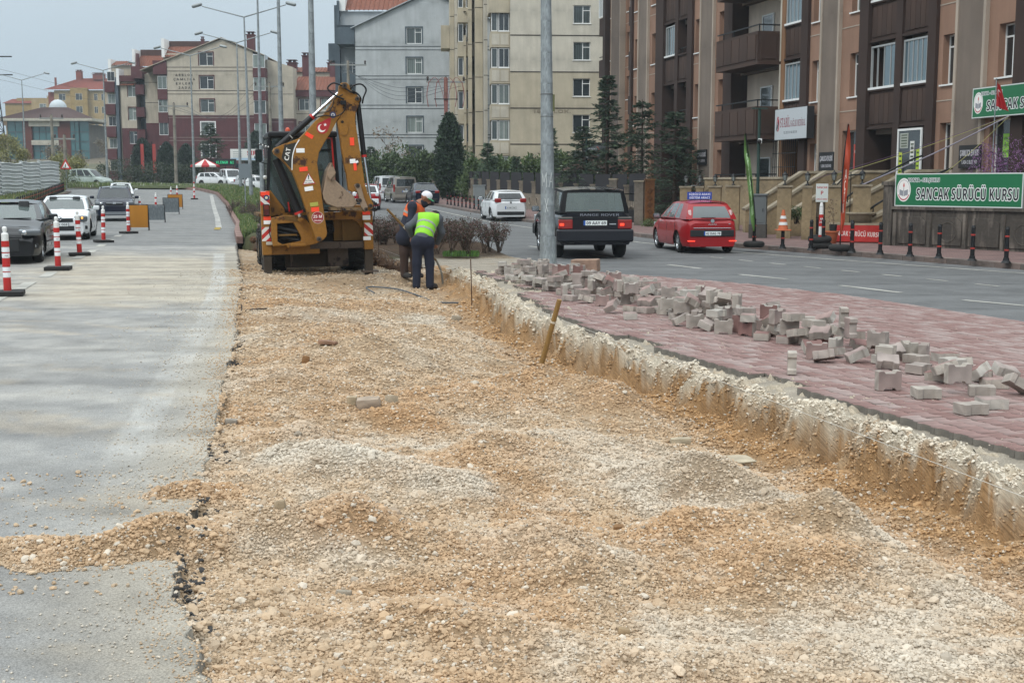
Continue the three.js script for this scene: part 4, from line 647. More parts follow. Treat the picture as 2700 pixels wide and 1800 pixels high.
  const f5=face(b,-11.8,0,-3.2),w5=[13.4,10.25,7.1,3.95].map((y)=>[2.1,3.75,y,y + 1.7]);wallFace(f5,'upper_wall',[[0.6,9.2],[3.8,9.2],[3.8,15.4],[0.6,15.4]],w5.filter((h)=>h[2]>9.2),beige,0.3);wallFace(f5,'lower_wall',[[0.6,y0],[3.8,y0],[3.8,9.198],[0.6,9.198]],w5.filter((h)=>h[2]<9),burg,0.3);w5.forEach((h)=>windowPart(f5,h,{surround:burg,sill:false}));boxPart(b,'eave',burg,-11.4,-8.0,15.42,16.2,-8,-2.8);tileRoof(b,[V(-11.2,16.2,-2.8),V(-8.3,16.2,-2.8),V(-8.3,17.8,-5),V(-11.2,17.8,-5)],terracotta,'step_roof');boxPart(b,'gable_trim',white,-11.8,-11.2,16.2,18.6,-5,-2.7);
  boxPart(b,'wing_core',beige,-14.6,-8.1,y0,15.3,-14,-3.6);boxPart(b,'slate_column',slate,-12.2,-11.6,y0,16,-4,-2.9);
  for (const y of [15.6,12.6,9.6,6.6,3.6]) {boxPart(b,'balcony',burg,-14.4,-12.3,y - 1.6,y - 0.2,-5,-2.8);windowPart(face(b,0,0,-3.58),[-14.1,-12.5,y - 0.1,y + 1.2],{style:2,sill:false,deep:-0.02});} boxPart(b,'rear_tower',beige,-14.8,-8.8,15.4,19.4,-13,-6);boxPart(b,'gable_trim',white,-14.9,-14.3,18.4,20.3,-9,-5.8);tileRoof(b,[V(-14,19.4,-5.6),V(-8.5,19.4,-5.6),V(-8.5,20.2,-8),V(-14,20.2,-8)],terracotta,'step_roof');boxPart(b,'vent_stack',burg,-8.5,-8.0,16,21,-5.5,-4.9);
  for (const c of b.children.slice(kept)) {c.scale.x*=0.645;c.position.x*=0.645;if (/tower|step_roof|gable|ridge|chimney|stack/.test(c.name)) c.scale.y=0.92;}
}
// ---- low glazed building on the rise, and the yellow flats behind it
{
  const y=gh(-92,240),b=thing('glazed_office','low building with teal glazing, red brick piers and wide brown hip roof','building',-96.3,y - 1.2,-240),teal=M('#3c6668',0.2,{phys:true,clearcoat:1}),brick=wallMat('#6b3d33'),ivory=wallMat('#c8c3b4');
  const H=8.6;boxPart(b,'core',wallMat('#6c675f'),0.8,15,0,H - 1,-12,-0.5);
  tileRoof(b,[V(-1.2,H,1.2),V(16.6,H,1.2),V(9.5,H + 2.4,-6),V(4.5,H + 2.4,-6)],darkRoof,'roof');boxPart(b,'eave',ivory,-1.2,16.6,H - 0.5,H - 0.02,-12,1.2);
  for (const [x0,x1,m,n,z] of [[0,2.9,teal,2,0],[2.9,4.6,brick,0,0.2],[4.6,9.6,teal,4,-0.4],[9.6,12,brick,0,0.2],[12,13.6,teal,2,0.1],[13.6,15.4,teal,1,-0.2]]) {const w=boxPart(b,n?'window':'brick_pier',m,x0,x1 - 0.02,0.4,H - 0.52,-0.48,z);if (n) for (let k=0;k<=n;k++) new G().span(lerp(x0,x1,k/n) - 0.06,lerp(x0,x1,k/n) + 0.04,0.5,H - 0.55,z + 0.002,z + 0.08).mesh('mullion',M('#39474b',0.5),w);if (n) for (const yy of [2.4,4.2,6.0]) new G().span(x0,x1 - 0.03,yy,yy + 0.14,z + 0.085,z + 0.14).mesh('transom',M('#39474b',0.5),w);}
  boxPart(b,'ledge',ivory,4.5,9.7,3.6,4.5,-0.38,0.3);boxPart(b,'fascia',ivory,4.2,10,H - 1.5,H - 0.53,-0.3,0.5);windowPart(face(b,0,0,-0.35),[7.0,8.1,0.5,3.2],{deep:-0.05,style:2,sill:false,pane:PANES[0]});
  boxPart(b,'dome_drum',M('#b4bcc0',0.5),5.4,8.4,H + 1.8,H + 2.6,-9,-7);new G().ball(1.7,6.9,H + 2.4,-8).mesh('dome',M('#b4bcc0',0.5),b);
  boxPart(b,'retaining_wall',concMat('#a29d93'),2,24,-2.2,-0.3,2,2.4);
  const yl=wallMat('#a98e58'),yl2=wallMat('#b79f72'),ro=wallMat('#8d4a3a'),gy=gh(-140,380);
  const c=thing('yellow_flats','far ochre block of flats with bay fronts and red hip roof','building',-138,gy - 1,-380),W3=[];
  boxPart(c,'wall',yl2,0,19,0,20,-14,0);boxPart(c,'bay',yl,5.4,10.5,0,20.6,0.002,1.6);boxPart(c,'side_wall',ro,-2,-0.02,0,19.5,-14,-0.6);boxPart(c,'lower_wall',ro,0,19,0,2.6,0.004,0.2);
  for (const yy of [17,13.2,9.4,5.6]) {for (const [x,w,z] of [[1.4,2,0],[7,2,1.6],[12,1.1,0],[14.2,1.1,0]]) windowPart(face(c,0,0,z + 0.12),[x,x + w,yy,yy + 2],{style:'T',sill:false,pane:PANES[1],frameMat:M('#cfcabc',0.6)});}
  tileRoof(c,[V(-2.6,20.2,1),V(20,20.2,1),V(15,24,-6),V(6,24,-6)],ro,'roof');chimney(c,6,23,-5.5,1.6,3,ro);chimney(c,12,23.5,-5.5,3,1.6,ro);boxPart(c,'vent_stack',ro,-0.6,-0.1,20.5,24,-3,-2.5);
  const e=thing('yellow_flats','far ochre flats stepped lower beside the red hip roofed block','building',-161,gy - 2,-400);boxPart(e,'wall',yl,0,20,0,18.5,-12,0);boxPart(e,'wall',yl2,9,16,0,19.8,0.002,1.5);boxPart(e,'gable',yl,3,12,18.5,20.2,-9,-2);for (const yy of [16,12.4,8.6]) windowPart(face(e,0,0,1.62),[11.5,13.6,yy,yy + 2.2],{sill:false,pane:PANES[2]});for (const yy of [16,12.4]) windowPart(face(e,0,0,0.12),[17.2,19.4,yy - 0.6,yy + 1.6],{sill:false,pane:PANES[3]});tileRoof(e,[V(-0.6,18.4,0.5),V(8.6,18.4,0.5),V(8,20,-4),V(1,20,-4)],ro,'roof');boxPart(e,'balcony',wallMat('#8a7356'),-0.5,4,11.4,13.6,0.002,1.2);chimney(e,14,19.8,-1,1.4,0.6,yl2);
  const g2=thing('terrace_houses','faint low houses behind the lattice mast','building',-176,gy - 6,-420);boxPart(g2,'wall',wallMat('#93796e'),0,14,0,11.5,-10,0);tileRoof(g2,[V(-0.5,11.5,0.6),V(14.5,11.5,0.6),V(12,13.5,-4),V(2,13.5,-4)],ro,'roof');for (const x of [2,6,10]) windowPart(face(g2,0,0,0.12),[x,x + 1.8,7,9.2],{sill:false});
}
// ================================================================ PLANTS
// leaf clumps: many small leaf faces spread through a volume; fn(r) -> [centre, size, colour]
function leaves(n,fn,seed,shape='leaf') {
  const r=rnd(seed),p=[],nn=[],c=[],idx=[],a=V(),b=V(),q=V(),up=V();
  for (let k=0;k<n;k++) {
    const o=fn(r);if (!o) continue;const [x,y,z,s,col,dir]=o;
    a.set(r() - 0.5,r() - 0.5,r() - 0.5).normalize();if (dir) a.lerp(dir,shape==='needle'?0.75:0.4).normalize();b.set(r() - 0.5,r() - 0.5,r() - 0.5).cross(a).normalize();q.copy(a).cross(b);
    const L=s,W=s*(shape==='needle'?0.2:0.42),i0=p.length/3,kk=r.r(1.0,1.9);
    for (const [u,v,h] of [[0,0,0],[0.5,0.5,0.12],[1,0,0],[0.5,-0.5,0.12]]) {p.push(x + a.x*L*u + b.x*W*v + q.x*L*h,y + a.y*L*u + b.y*W*v + q.y*L*h,z + a.z*L*u + b.z*W*v + q.z*L*h);nn.push(q.x,q.y,q.z);c.push(col[0]*kk,col[1]*kk,col[2]*kk);}
    idx.push(i0,i0 + 2,i0 + 1,i0,i0 + 3,i0 + 2);
 }
  const g=new THREE.BufferGeometry();g.setAttribute('position',new THREE.Float32BufferAttribute(p,3));g.setAttribute('normal',new THREE.Float32BufferAttribute(nn,3));g.setAttribute('color',new THREE.Float32BufferAttribute(c,3));g.setIndex(idx);return g;
}
const leafMat=new THREE.MeshPhysicalMaterial({vertexColors:true,roughness:0.75,side:THREE.DoubleSide,transmission:0.25,thickness:0}),needleMat=new THREE.MeshStandardMaterial({vertexColors:true,roughness:0.85,side:THREE.DoubleSide}),bark=M('#4a3d33',0.95,{bumpMap:TEX.gritBump,bumpScale:0.02});
function fir(x,d,h,w,label,{sparse=1,seed=1,dark=1,bare=0.06,lift=0.12,group}={}) {// a spruce or cedar: whorled drooping branches with needle sprays
  const t=thing('fir_tree',label,'tree',x,gh(x,d) + lift,-d,0,group),r=rnd(seed),tg=new G().rod(V(0,-0.3,0),V(r.r(-0.1,0.1),h*0.97,0),0.028*h*0.55 + 0.03,0.012,7),tips=[];
  for (let y=h*bare;y<h*0.97;y +=h*0.035*r.r(0.7,1.3)) {const k=1 - y/h,n=4 + Math.floor(r()*3);for (let i=0;i<n;i++) {const a=r()*6.28,L=w*0.5*Math.pow(k,0.8)*r.r(0.55,1.1) + 0.08,e=V(Math.cos(a)*L,y + L*r.r(-0.22,0.25),Math.sin(a)*L),s=V(0,y,0);tg.rod(s,e,0.012*h*0.25,0.004,4);tips.push([s,e,L]);} }
  tg.mesh('trunk',bark,t);
  const per=Math.round(34*sparse),total=tips.length*per;let i=0;
  addMesh('crown',leaves(total,(q)=>{const [s,e,L]=tips[Math.floor(i++/per)],u=Math.pow(q(),0.7),sp=(0.05 + 0.22*L*(1 - u*0.55))*(q() + q() - 1)*1.1,sp2=0.06*(q() + q() - 1)*(0.6 + L),ax=e.z - s.z,az=-(e.x - s.x),l=Math.hypot(ax,az)||1,px=lerp(s.x,e.x,u) + ax/l*sp,pz=lerp(s.z,e.z,u) + az/l*sp,py=lerp(s.y,e.y,u) + sp2 - Math.abs(sp)*0.25;const dir=e.clone().sub(s).normalize().add(V(ax/l*Math.sign(sp),-0.2,az/l*Math.sign(sp))).normalize(),g=q();return [px,py,pz,q.r(0.1,0.22)*(0.65 + h*0.11),[lerp(0.022,0.045,g)*dark,lerp(0.038,0.066,g)*dark,lerp(0.026,0.036,g)*dark],dir];},seed + 50,'needle'),needleMat,t);
  return t;
}
function cypress(x,d,h,w,label,seed,lift=0.12,col=[0.02,0.035,0.018],group) {
  const t=thing('cypress',label,'tree',x,gh(x,d) + lift,-d,0,group);new G().rod(V(0,-0.2,0),V(0,h*0.8,0),0.1,0.03,7).mesh('trunk',bark,t);
  addMesh('crown',leaves(9000,(q)=>{const y=q(),rad=w/2*Math.min(1,0.62 + y*1.6)*Math.pow(1 - Math.pow(y,2.6),0.6)*(1 + 0.14*Math.sin(y*23 + 5*q())),a=q()*6.28,k=Math.sqrt(q.r(0.35,1))*(1 + 0.18*noise(a*2.2,y*9)),g=q();return [Math.cos(a)*rad*k,0.12 + y*h,Math.sin(a)*rad*k,q.r(0.1,0.26)*(h/4),[col[0]*(0.7 + g),col[1]*(0.7 + g),col[2]*(0.7 + g)],V(Math.cos(a)*0.5,1,Math.sin(a)*0.5).normalize()];},seed),needleMat,t);return t;
}
function bush(name,label,cat,x,d,{w=1.5,h=1,dp=w,n=3500,s=0.07,col=[0.05,0.085,0.025],col2=[0.08,0.12,0.035],seed=1,lift=0.1,box=0.3,group,stems=true,ry=0}={}) {
  const t=thing(name,label,cat,x,gh(x,d) + lift,-d,ry,group),r=rnd(seed);
  if (stems) {const g=new G();for (let k=0;k<9;k++) g.rod(V(r.r(-0.25,0.25)*w,-0.1,r.r(-0.2,0.2)*dp),V(r.r(-0.45,0.45)*w,h*r.r(0.5,0.85),r.r(-0.4,0.4)*dp),0.018,0.006,5);g.mesh('stem',bark,t);}
  const lumps=[];for (let k=0;k<14;k++) lumps.push([r.r(-0.5,0.5)*w,r.r(0.25,0.8)*h,r.r(-0.5,0.5)*dp,r.r(0.2,0.36)*Math.min(w,h*1.6)]);
  addMesh('foliage',leaves(n,(q)=>{let px,py,pz;if (q()<box) {px=q.r(-0.5,0.5)*w;py=q.r(0.02,1)*h*(0.9 + 0.16*noise(px*3,seed));pz=q.r(-0.5,0.5)*dp;} else {const [lx,ly,lz,lr]=q.pick(lumps),a=q()*6.28,b=Math.acos(q.r(-1,1)),rr=lr*Math.cbrt(q.r(0.25,1));px=lx + Math.sin(b)*Math.cos(a)*rr;py=Math.max(0.02,ly + Math.cos(b)*rr);pz=lz + Math.sin(b)*Math.sin(a)*rr;} const g=q();return [px,py,pz,s*q.r(0.7,1.5),[0,1,2].map((i)=>lerp(col[i],col2[i],g)),V(0,1,0)];},seed + 3),leafMat,t);return t;
}
function tree(name,label,x,d,{h=6,w=3,trunk=0.12,n=5000,s=0.12,col=[0.1,0.13,0.03],col2=[0.15,0.17,0.05],seed=1,low=0.3,lift=0}={}) {// broadleaf with limbs
  const t=thing(name,label,'tree',x,gh(x,d) + lift,-d),r=rnd(seed),g=new G(),ends=[];g.rod(V(0,-0.3,0),V(0,h*0.5,0),trunk,trunk*0.6,8);
  const limb=(p,dir,L,rad,lvl)=>{const e=p.clone().addScaledVector(dir,L);g.rod(p,e,rad,rad*0.6,5);ends.push(e,p.clone().lerp(e,0.6));if (lvl) for (let k=0;k<3;k++) limb(e,dir.clone().add(V(r.r(-0.8,0.8),r.r(-0.2,0.7),r.r(-0.8,0.8))).normalize(),L*0.62,rad*0.55,lvl - 1);};
  for (let k=0;k<7;k++) {const a=k*0.9 + r();limb(V(0,h*lerp(low,0.55,r()),0),V(Math.cos(a)*w/h,r.r(0.5,1.1),Math.sin(a)*w/h).normalize(),h*0.25,trunk*0.5,2);} g.mesh('trunk',bark,t);
  if (n) addMesh('crown',leaves(n,(q)=>{const e=q.pick(ends),k=w*0.16,gg=q();return [e.x + (q() + q() - 1)*k,e.y + (q() + q() - 1)*k,e.z + (q() + q() - 1)*k,s*q.r(0.6,1.4),[0,1,2].map((i)=>lerp(col[i],col2[i],gg))];},seed + 9),leafMat,t);return t;
}
// garden firs in front of the brown blocks
fir(4.7,62,7.0,3.6,'tall thin fir with a leaning top in the garden before the brown block',{sparse:1.1,seed:11,dark:1.1});
fir(6.3,60.5,5.8,4.2,'broad open fir beside the tall thin one in the garden',{sparse:1.1,seed:12,dark:1.1});
fir(7.6,58.5,5.2,4.4,'spreading dark fir by the lantern pillars',{sparse:1.2,seed:13});
fir(3.6,63.5,4.6,4,'low dense fir over the garden gazebo',{sparse:1.3,seed:14});
fir(-1.6,84,4.1,2.6,'pale feathery pine behind the white hatchback',{sparse:1.2,seed:15,dark:1.9});
fir(0.3,83,3.2,1.8,'small feathery pine left of the lamp pole',{sparse:1.2,seed:16,dark:1.9});
fir(2.6,84,5.2,2.2,'slender pine rising behind the lamp pole',{sparse:0.7,seed:17,dark:1.6});
fir(-12.6,112,4.3,3.4,'young fir by the driveway gate of the grey block',{sparse:1.1,seed:18});
cypress(-4.6,92,6.0,2.1,'dense dark columnar cypress at the corner of the hedge',21);
// clipped hedges
bush('clipped_hedge','long clipped green hedge in front of the grey block','hedge',-8.3,104,{w:8.6,h:3.4,dp:2.4,n:30000,s:0.3,col:[0.03,0.055,0.016],col2:[0.055,0.085,0.024],seed:31,box:0.85});
bush('clipped_hedge','green hedge behind the black screens beyond the white hatchback','hedge',1.2,88,{w:9,h:3.1,dp:2,n:24000,s:0.25,col:[0.04,0.07,0.02],col2:[0.07,0.105,0.03],seed:32,box:0.65});
// conifers before the burgundy block
cypress(-44.2,150,5.2,2.8,'dark conifer with a pointed top, leftmost before the burgundy block',41,0,[0.022,0.034,0.024]);
cypress(-41.6,151,4.8,2.6,'second dark pointed conifer before the burgundy block',42,0,[0.022,0.034,0.024]);
cypress(-39.0,150,4.6,2.6,'third dark pointed conifer beside the utility pole',43,0,[0.022,0.034,0.024]);
fir(-35.6,148,7.4,7.2,'wide blue green spruce beside the concrete utility pole',{sparse:1.5,seed:44,dark:1.05,lift:0});
cypress(-30.6,150,6.4,3.4,'pointed dark cypress left of the restaurant sign',45,0,[0.022,0.034,0.024]);
cypress(-25.0,158,7.8,2.6,'narrow dark conifer behind the restaurant sign',46,0,[0.022,0.034,0.024]);
bush('hedge_shrub','dark low hedge under the conifers by the burgundy block','hedge',-41,145,{w:14,h:2.6,dp:2,n:8000,s:0.22,col:[0.018,0.03,0.014],col2:[0.035,0.05,0.02],seed:47,lift:0,stems:false});
bush('hedge_shrub','dark clipped shrub right of the restaurant sign','hedge',-22.6,128,{w:5,h:2.8,dp:2,n:5000,s:0.2,col:[0.025,0.045,0.016],col2:[0.05,0.075,0.025],seed:48,lift:0});
tree('bare_shrub_tree','bare branched shrub with brown catkins before the grey block',-10.4,110,{h:5.4,w:3.6,trunk:0.05,n:260,s:0.3,col:[0.12,0.09,0.06],col2:[0.16,0.12,0.08],seed:51,low:0.12,lift:0.6});
// scrub on the rise at the left
for (const [k,[x,d,h,w,c,l]] of [[-60,150,6.2,3.2,1,'pale green budding tree in front of the glazed office'],[-66,152,5.2,4.5,2,'bare brownish tree left of the budding one'],[-72,156,5.2,4,1,'yellowish tree near the lattice mast'],[-50,140,4.8,4,2,'thin scrub tree on the dry slope by the burgundy block'],[-46,130,3.6,4,1,'low yellow green scrub at the foot of the dry slope'],[-80,150,5,6,3,'dark evergreen mass beside the lattice mast'],[-54,190,6,5,2,'bare tree beside the retaining wall'],[-64,200,5,4,2,'thin tree below the glazed office steps']].entries())
  tree('scrub_tree',l,x,d,{h,w,trunk:0.09,n:c===2?1800:3800,s:0.24,col:c===1?[0.13,0.13,0.04]:c===2?[0.12,0.1,0.07]:[0.03,0.045,0.02],col2:c===1?[0.2,0.19,0.06]:c===2?[0.16,0.14,0.1]:[0.05,0.065,0.03],seed:60 + k,low:0.15});
bush('roadside_shrub','green shrub at the end of the noise screen by the warning sign','shrub',-39.2,106,{w:3.4,h:1.9,dp:2.4,n:3200,s:0.13,col:[0.04,0.06,0.02],col2:[0.1,0.12,0.04],seed:71,lift:0});
// roses on the median, each bush its own
{
  const R=rnd(808),proto=[];
  for (let v=0;v<4;v++) {const r=rnd(900 + v),g=new G(),tips=[];for (let k=0;k<11;k++) {const a=r()*6.28,e=V(Math.cos(a)*r.r(0.08,0.34),r.r(0.32,0.66),Math.sin(a)*r.r(0.08,0.34));g.rod(V(r.r(-0.05,0.05),-0.1,r.r(-0.05,0.05)),e,0.008,0.004,4);tips.push(e);}
    const fol=leaves(760,(q)=>{const e=q.pick(tips),u=q.r(0.4,1.05),gg=q();return [e.x*u + q.r(-0.08,0.08),e.y*u + q.r(-0.06,0.06),e.z*u + q.r(-0.08,0.08),q.r(0.03,0.06),gg<0.55?[0.075,0.035,0.028]:gg<0.8?[0.045,0.05,0.022]:[0.03,0.022,0.018]];},950 + v);proto.push([g.geo(),fol]);}
  const place=(x,d,label,group,s=1)=>{const [st,fo]=proto[Math.floor(R()*4)],t=thing('rose_bush',label,'shrub',x,gh(x,d) + 0.22,-d,R()*6.28,group);t.scale.setScalar(s*R.r(0.85,1.15));addMesh('stem',st,bark,t);addMesh('foliage',fo,leafMat,t);};
  for (let k=0;k<54;k++) {const d=R.r(29.6,34.5),a=poly(trenchRight,d) + 0.5,b=poly(medRight,d) - 0.3;place(lerp(a,b,R()),d,'red leaved rose bush on the earth bank beside the workers','rose bushes on the bank beside the workers');}
  place(-0.32,30.6,'last small rose bush at the end of the bank by the block heap',undefined,0.85);
  for (let k=0;k<26;k++) {const u=k/25;place(lerp(-7.3,-14.4,u) + R.r(-0.7,0.9),lerp(41,66,u) + R.r(-0.6,0.6),'dark red leaved rose bush on the median left of the machine','rose bushes on the median left of the machine',0.9);}
}
{// grass: tufts on the median and verges
  const blade=(n,fn,seed)=>leaves(n,fn,seed,'needle');
  const md=blade(30000,(q)=>{const d=37.6 + Math.pow(q(),1.3)*68,a=poly(medLeft,d) + 0.25,b=Math.min(poly(medRight,d),a + 9),u=q(),x=lerp(a,b,d<98?u*u*0.8:u);if (noise(x*0.7,d*0.5)<-0.25&&u>0.35) return;const g=q();return [x,gh(x,d) + 0.15 + 0.12*sm(0,0.3,u),-d,q.r(0.08,0.22) + 0.0015*d,g<0.12?[0.25,0.23,0.1]:[lerp(0.06,0.11,g),lerp(0.1,0.16,g),0.035],V(0,1,0)];},5);
  stuff(addMesh('median_grass',md,leafMat),'green grass tufts covering the median beside the closed lane','grass');
  const fv=blade(16000,(q)=>{const d=108 + q()*14,x=-26 - q()*40 - (d - 108)*2,g=q();return [x,gh(x,d) + 0.1,-d,q.r(0.2,0.5),g<0.08?[0.5,0.5,0.42]:[lerp(0.07,0.13,g),lerp(0.11,0.17,g),0.04],V(0,1,0)];},6);
  stuff(addMesh('bend_grass',fv,leafMat),'tall weeds and grass on the far side of the bend','grass');
  const lv=blade(14000,(q)=>{const d=46 + q()*56,k=poly(leftKerb,d),x=k - 0.6 - q()*q()*9,g=q();return [x,gh(x,d) + 0.08,-d,q.r(0.15,0.45),g<0.25?[0.24,0.22,0.09]:[lerp(0.07,0.13,g),lerp(0.11,0.17,g),0.035],V(0,1,0)];},7);
  stuff(addMesh('verge_grass',lv,leafMat),'rough grass along the foot of the grey noise screen','grass');
  const wg=blade(900,(q)=>{const x=-1.15 + q.r(-0.5,0.35),d=29.9 + q.r(-0.35,0.4),g=q();return [x,0.05,-d,q.r(0.06,0.16),[lerp(0.05,0.1,g),lerp(0.12,0.2,g),0.03],V(0,1,0)];},8);
  stuff(addMesh('weed_patch',wg,leafMat),'bright green weed patch at the foot of the rose bank','grass');
  const roots=blade(5200,(q)=>{const d=27.6 + q()*7.5,x=poly(trenchRight,d) + 0.12 - q()*0.2;const g=q();return [x,-0.28 + q()*(0.3 + 0.25*sm(29,31,d)),-d,q.r(0.05,0.16),[lerp(0.1,0.2,g),lerp(0.06,0.12,g),lerp(0.035,0.06,g)],V(0.2,-0.6,0.5)];},9);
  stuff(addMesh('torn_roots',roots,leafMat),'torn brown roots hanging from the cut rose bank','roots');
  const rc=rnd(66),clod=shade(new THREE.InstancedMesh(new THREE.DodecahedronGeometry(1,0),M('#5b4330',1,{bumpMap:TEX.gritBump,bumpScale:0.02}),700)),cm4=new THREE.Matrix4();clod.name='earth_clods';for (let k=0;k<700;k++) {const d=rc.r(27.4,36.5),s=rc.r(0.025,0.1)*(0.6 + rc()),x=poly(trenchRight,d) + 0.18 - rc()*0.42;cm4.compose(V(x,-0.22 + rc()*(0.14 + 0.3*sm(29,31.5,d)),-d),_q.setFromEuler(_e.set(rc()*6,rc()*6,rc()*6)),V(s,s*0.75,s*1.1));clod.setMatrixAt(k,cm4);} stuff(clod,'brown earth clods along the foot of the rose bank','earth');scene.add(clod);
}
// ================================================================ STREET FURNITURE
const red=M('#b3231f',0.5),postWhite=M('#dcdcd9',0.5),reflWhite=M('#e6e8ea',0.4);
{// warning posts along the closed lane
  const mk=()=>{const t=thing('warning_post','','traffic post');new G().rbox(0.5,0.075,0.5,0.012,0,0.0375,0).mesh('base',rubber,t);new G().cyl(0.058,0.054,0.9,0,0.526,0,20).mesh('tube',postWhite,t);new G().lathe([[0.054,0.977],[0.05,0.995],[0.024,1.01],[0.034,1.04],[0.038,1.075],[0.028,1.1],[0,1.108]],18).mesh('knob',postWhite,t);for (const [a,b] of [[0.08,0.29],[0.46,0.6],[0.78,0.875],[0.375,0.388],[0.68,0.693]]) new G().cyl(0.0605,0.0595,b - a,0,(a + b)/2,0,20,0,0,0,true).mesh('red_band',red,t);for (const [a,b] of [[0.3,0.37],[0.393,0.455],[0.61,0.675],[0.7,0.77]]) new G().cyl(0.0598,0.059,b - a,0,(a + b)/2,0,20,0,0,0,true).mesh('reflective_band',reflWhite,t);printMesh('lettering',0.06,0.022,600,(g,w,h)=>text(g,'PEK',w/2,h/2,h*0.9,'#333',{fit:w*0.9}),t,0.015,0.64,0.0608,0,{alpha:true});return t;};
  const p=mk(),spots=[[-8.12,19.9,'nearest red and white warning post at the edge of the closed lane'],[-9.45,25.8,'red and white warning post in front of the white hatchback number plate'],[-10.8,31,'red and white warning post before the headlamp of the white hatchback'],[-12.46,37.9,'red and white warning post before the dark blue off-roader'],[-13.75,44.6,'red and white warning post beside the near yellow board'],[-18.5,62,'red and white warning post rising behind the near yellow board'],[-20.0,70,'red and white warning post rising behind the grey framed boards'],[-22.4,82,'red and white warning post left of the far yellow board'],[-22.8,85,'red and white warning post right of the far yellow board'],[-22.4,88,'lone red and white warning post with a lamp on the bend']];
  spots.forEach(([x,d,l],i)=>{const y=gh(x,d) + 0.006;if (!i) {p.position.set(x,y,-d);p.rotation.y=0.3;p.userData.label=l;p.userData.group='red and white posts along the lane';} else {const c=copyOf(p,x,y,-d,0.2*i,l);c.rotation.z=(i % 3 - 1)*0.02;if (i===9) new G().ball(0.07,0,1.16,0).mesh('warning_lamp',M('#9e2a20',0.3),c);} });
  // boards on trestles
  const board=(x,d,w,h,col,label,ry=0.22)=>{const t=thing('site_board',label,'sign board',x,gh(x,d),-d,ry,'boards on the closed lane');new G().span(-w/2,w/2,0.12,0.12 + h,-0.012,0.012).mesh('panel',col,t);for (const s of [-1,1]) {new G().rod(V(s*(w/2 + 0.015),0,0.05),V(s*(w/2 + 0.015),h + 0.15,-0.02),0.016,0.016,6).mesh('leg',blackMetal,t);new G().rod(V(s*(w/2 + 0.015),0,-0.45),V(s*(w/2 + 0.015),h + 0.12,-0.03),0.014,0.014,6).mesh('leg',blackMetal,t);} new G().rod(V(-w/2,h + 0.14,-0.02),V(w/2,h + 0.14,-0.02),0.014,0.014,6).mesh('top_rail',blackMetal,t);};
  const yb=M('#b97a12',0.7,{map:TEX.plaster}),gb=M('#7c8386',0.6,{metalness:0.3,map:TEX.galv});
  board(-14.2,47.4,0.66,0.84,yb,'orange yellow board on black legs, nearest of the row');board(-16.3,57,0.76,0.66,gb,'back of a grey metal board, nearer of the two');board(-18.6,68,0.8,0.76,gb,'back of a grey metal board, farther of the two');board(-20.25,75,0.82,0.74,yb,'small yellow board on black legs at the far end of the row');
}
{// bollards: black with two red bands
  const nth=(k)=>{const n=k + 1,a=['','first','second','third','fourth','fifth','sixth','seventh','eighth','ninth','tenth','eleventh','twelfth','thirteenth','fourteenth','fifteenth','sixteenth','seventeenth','eighteenth','nineteenth'];if (n<20) return a[n];const t=['','','twent','thirt','fort'][Math.floor(n/10)];return n % 10?`${t}y ${a[n % 10]}`:`${t}ieth`;};
  const t=thing('bollard','','bollard');new G().cyl(0.11,0.075,0.045,0,0.0225,0,12).cyl(0.068,0.06,0.06,0,0.076,0,12).mesh('foot',blackMetal,t);new G().cyl(0.047,0.043,0.6,0,0.407,0,14).mesh('shaft',blackMetal,t);new G().lathe([[0.05,0.7],[0.05,0.722],[0.036,0.728],[0.04,0.75],[0.03,0.76],[0,0.762]],12).mesh('cap',blackMetal,t);const rb=M('#a3352c',0.4);for (const y of [0.27,0.56]) new G().cyl(0.0485,0.048,0.035,0,y,0,14,0,0,0,true).mesh('red_band',rb,t);
  const near=[[10.95,25.3],[10.42,26.15],[9.98,26.9],[9.53,27.7],[9.12,28.45],[8.66,29.2],[8.2,29.95],[7.5,31.15],[6.95,31.9],[6.38,32.75]];
  const nl=['black bollard at the picture edge before the relief wall','black bollard before the second medallion of the relief wall','black bollard before the first medallion of the relief wall','black bollard left of the first wall medallion','black bollard under the corner of the big green sign','black bollard in front of the end of the red banner','black bollard in front of the start of the red banner','blue footed black bollard left of the worn tyres','black bollard that carries the orange cone','black bollard beside the green feather flag'];
  near.forEach(([x,d],i)=>{const y=gh(x,d) + 0.13;if (!i) {t.position.set(x,y,-d);t.userData.label=nl[0];t.userData.group='black bollards on the right pavement';} else copyOf(t,x,y,-d,i,nl[i]);});
  for (const [i,[x,d]] of [[7.95,31.75],[8.45,30.9]].entries()) copyOf(t,x,gh(x,d) + 0.13,-d,0,['black bollard half hidden behind the parking post tyres','black bollard behind the foot of the orange feather flag'][i]);
  for (let k=0;k<3;k++) {const d=37.2 + k*1.35,x=poly(rightKerb,d) + 0.5;copyOf(t,x,gh(x,d) + 0.13,-d,0,['black bollard by the front of the red hatchback','middle black bollard between the dark off-roader and red hatchback','black bollard beside the rear lamp of the dark off-roader'][k]);}
  for (let k=0;k<4;k++) {const d=49 + k*2,x=poly(rightKerb,d) + 0.5;copyOf(t,x,gh(x,d) + 0.13,-d,0,'black bollard between the white hatchback and the lamp pole','bollards right of the white hatchback');}
  for (let k=0;k<17;k++) {const d=61 + k*1.15,x=poly(rightKerb,d) + 0.45;copyOf(t,x,gh(x,d) + 0.13,-d,0,`${nth(k)} black bollard of the far row counted from the white hatchback`,'far bollards left of the white hatchback');}
  for (let k=0;k<46;k++) {const d=54 + k*1.0,x=poly(leftKerb,d) - 0.5;copyOf(t,x,gh(x,d) + 0.1,-d,0,`${nth(k)} black and red bollard from the near end of the left kerb row`,'bollards along the left kerb');}
}
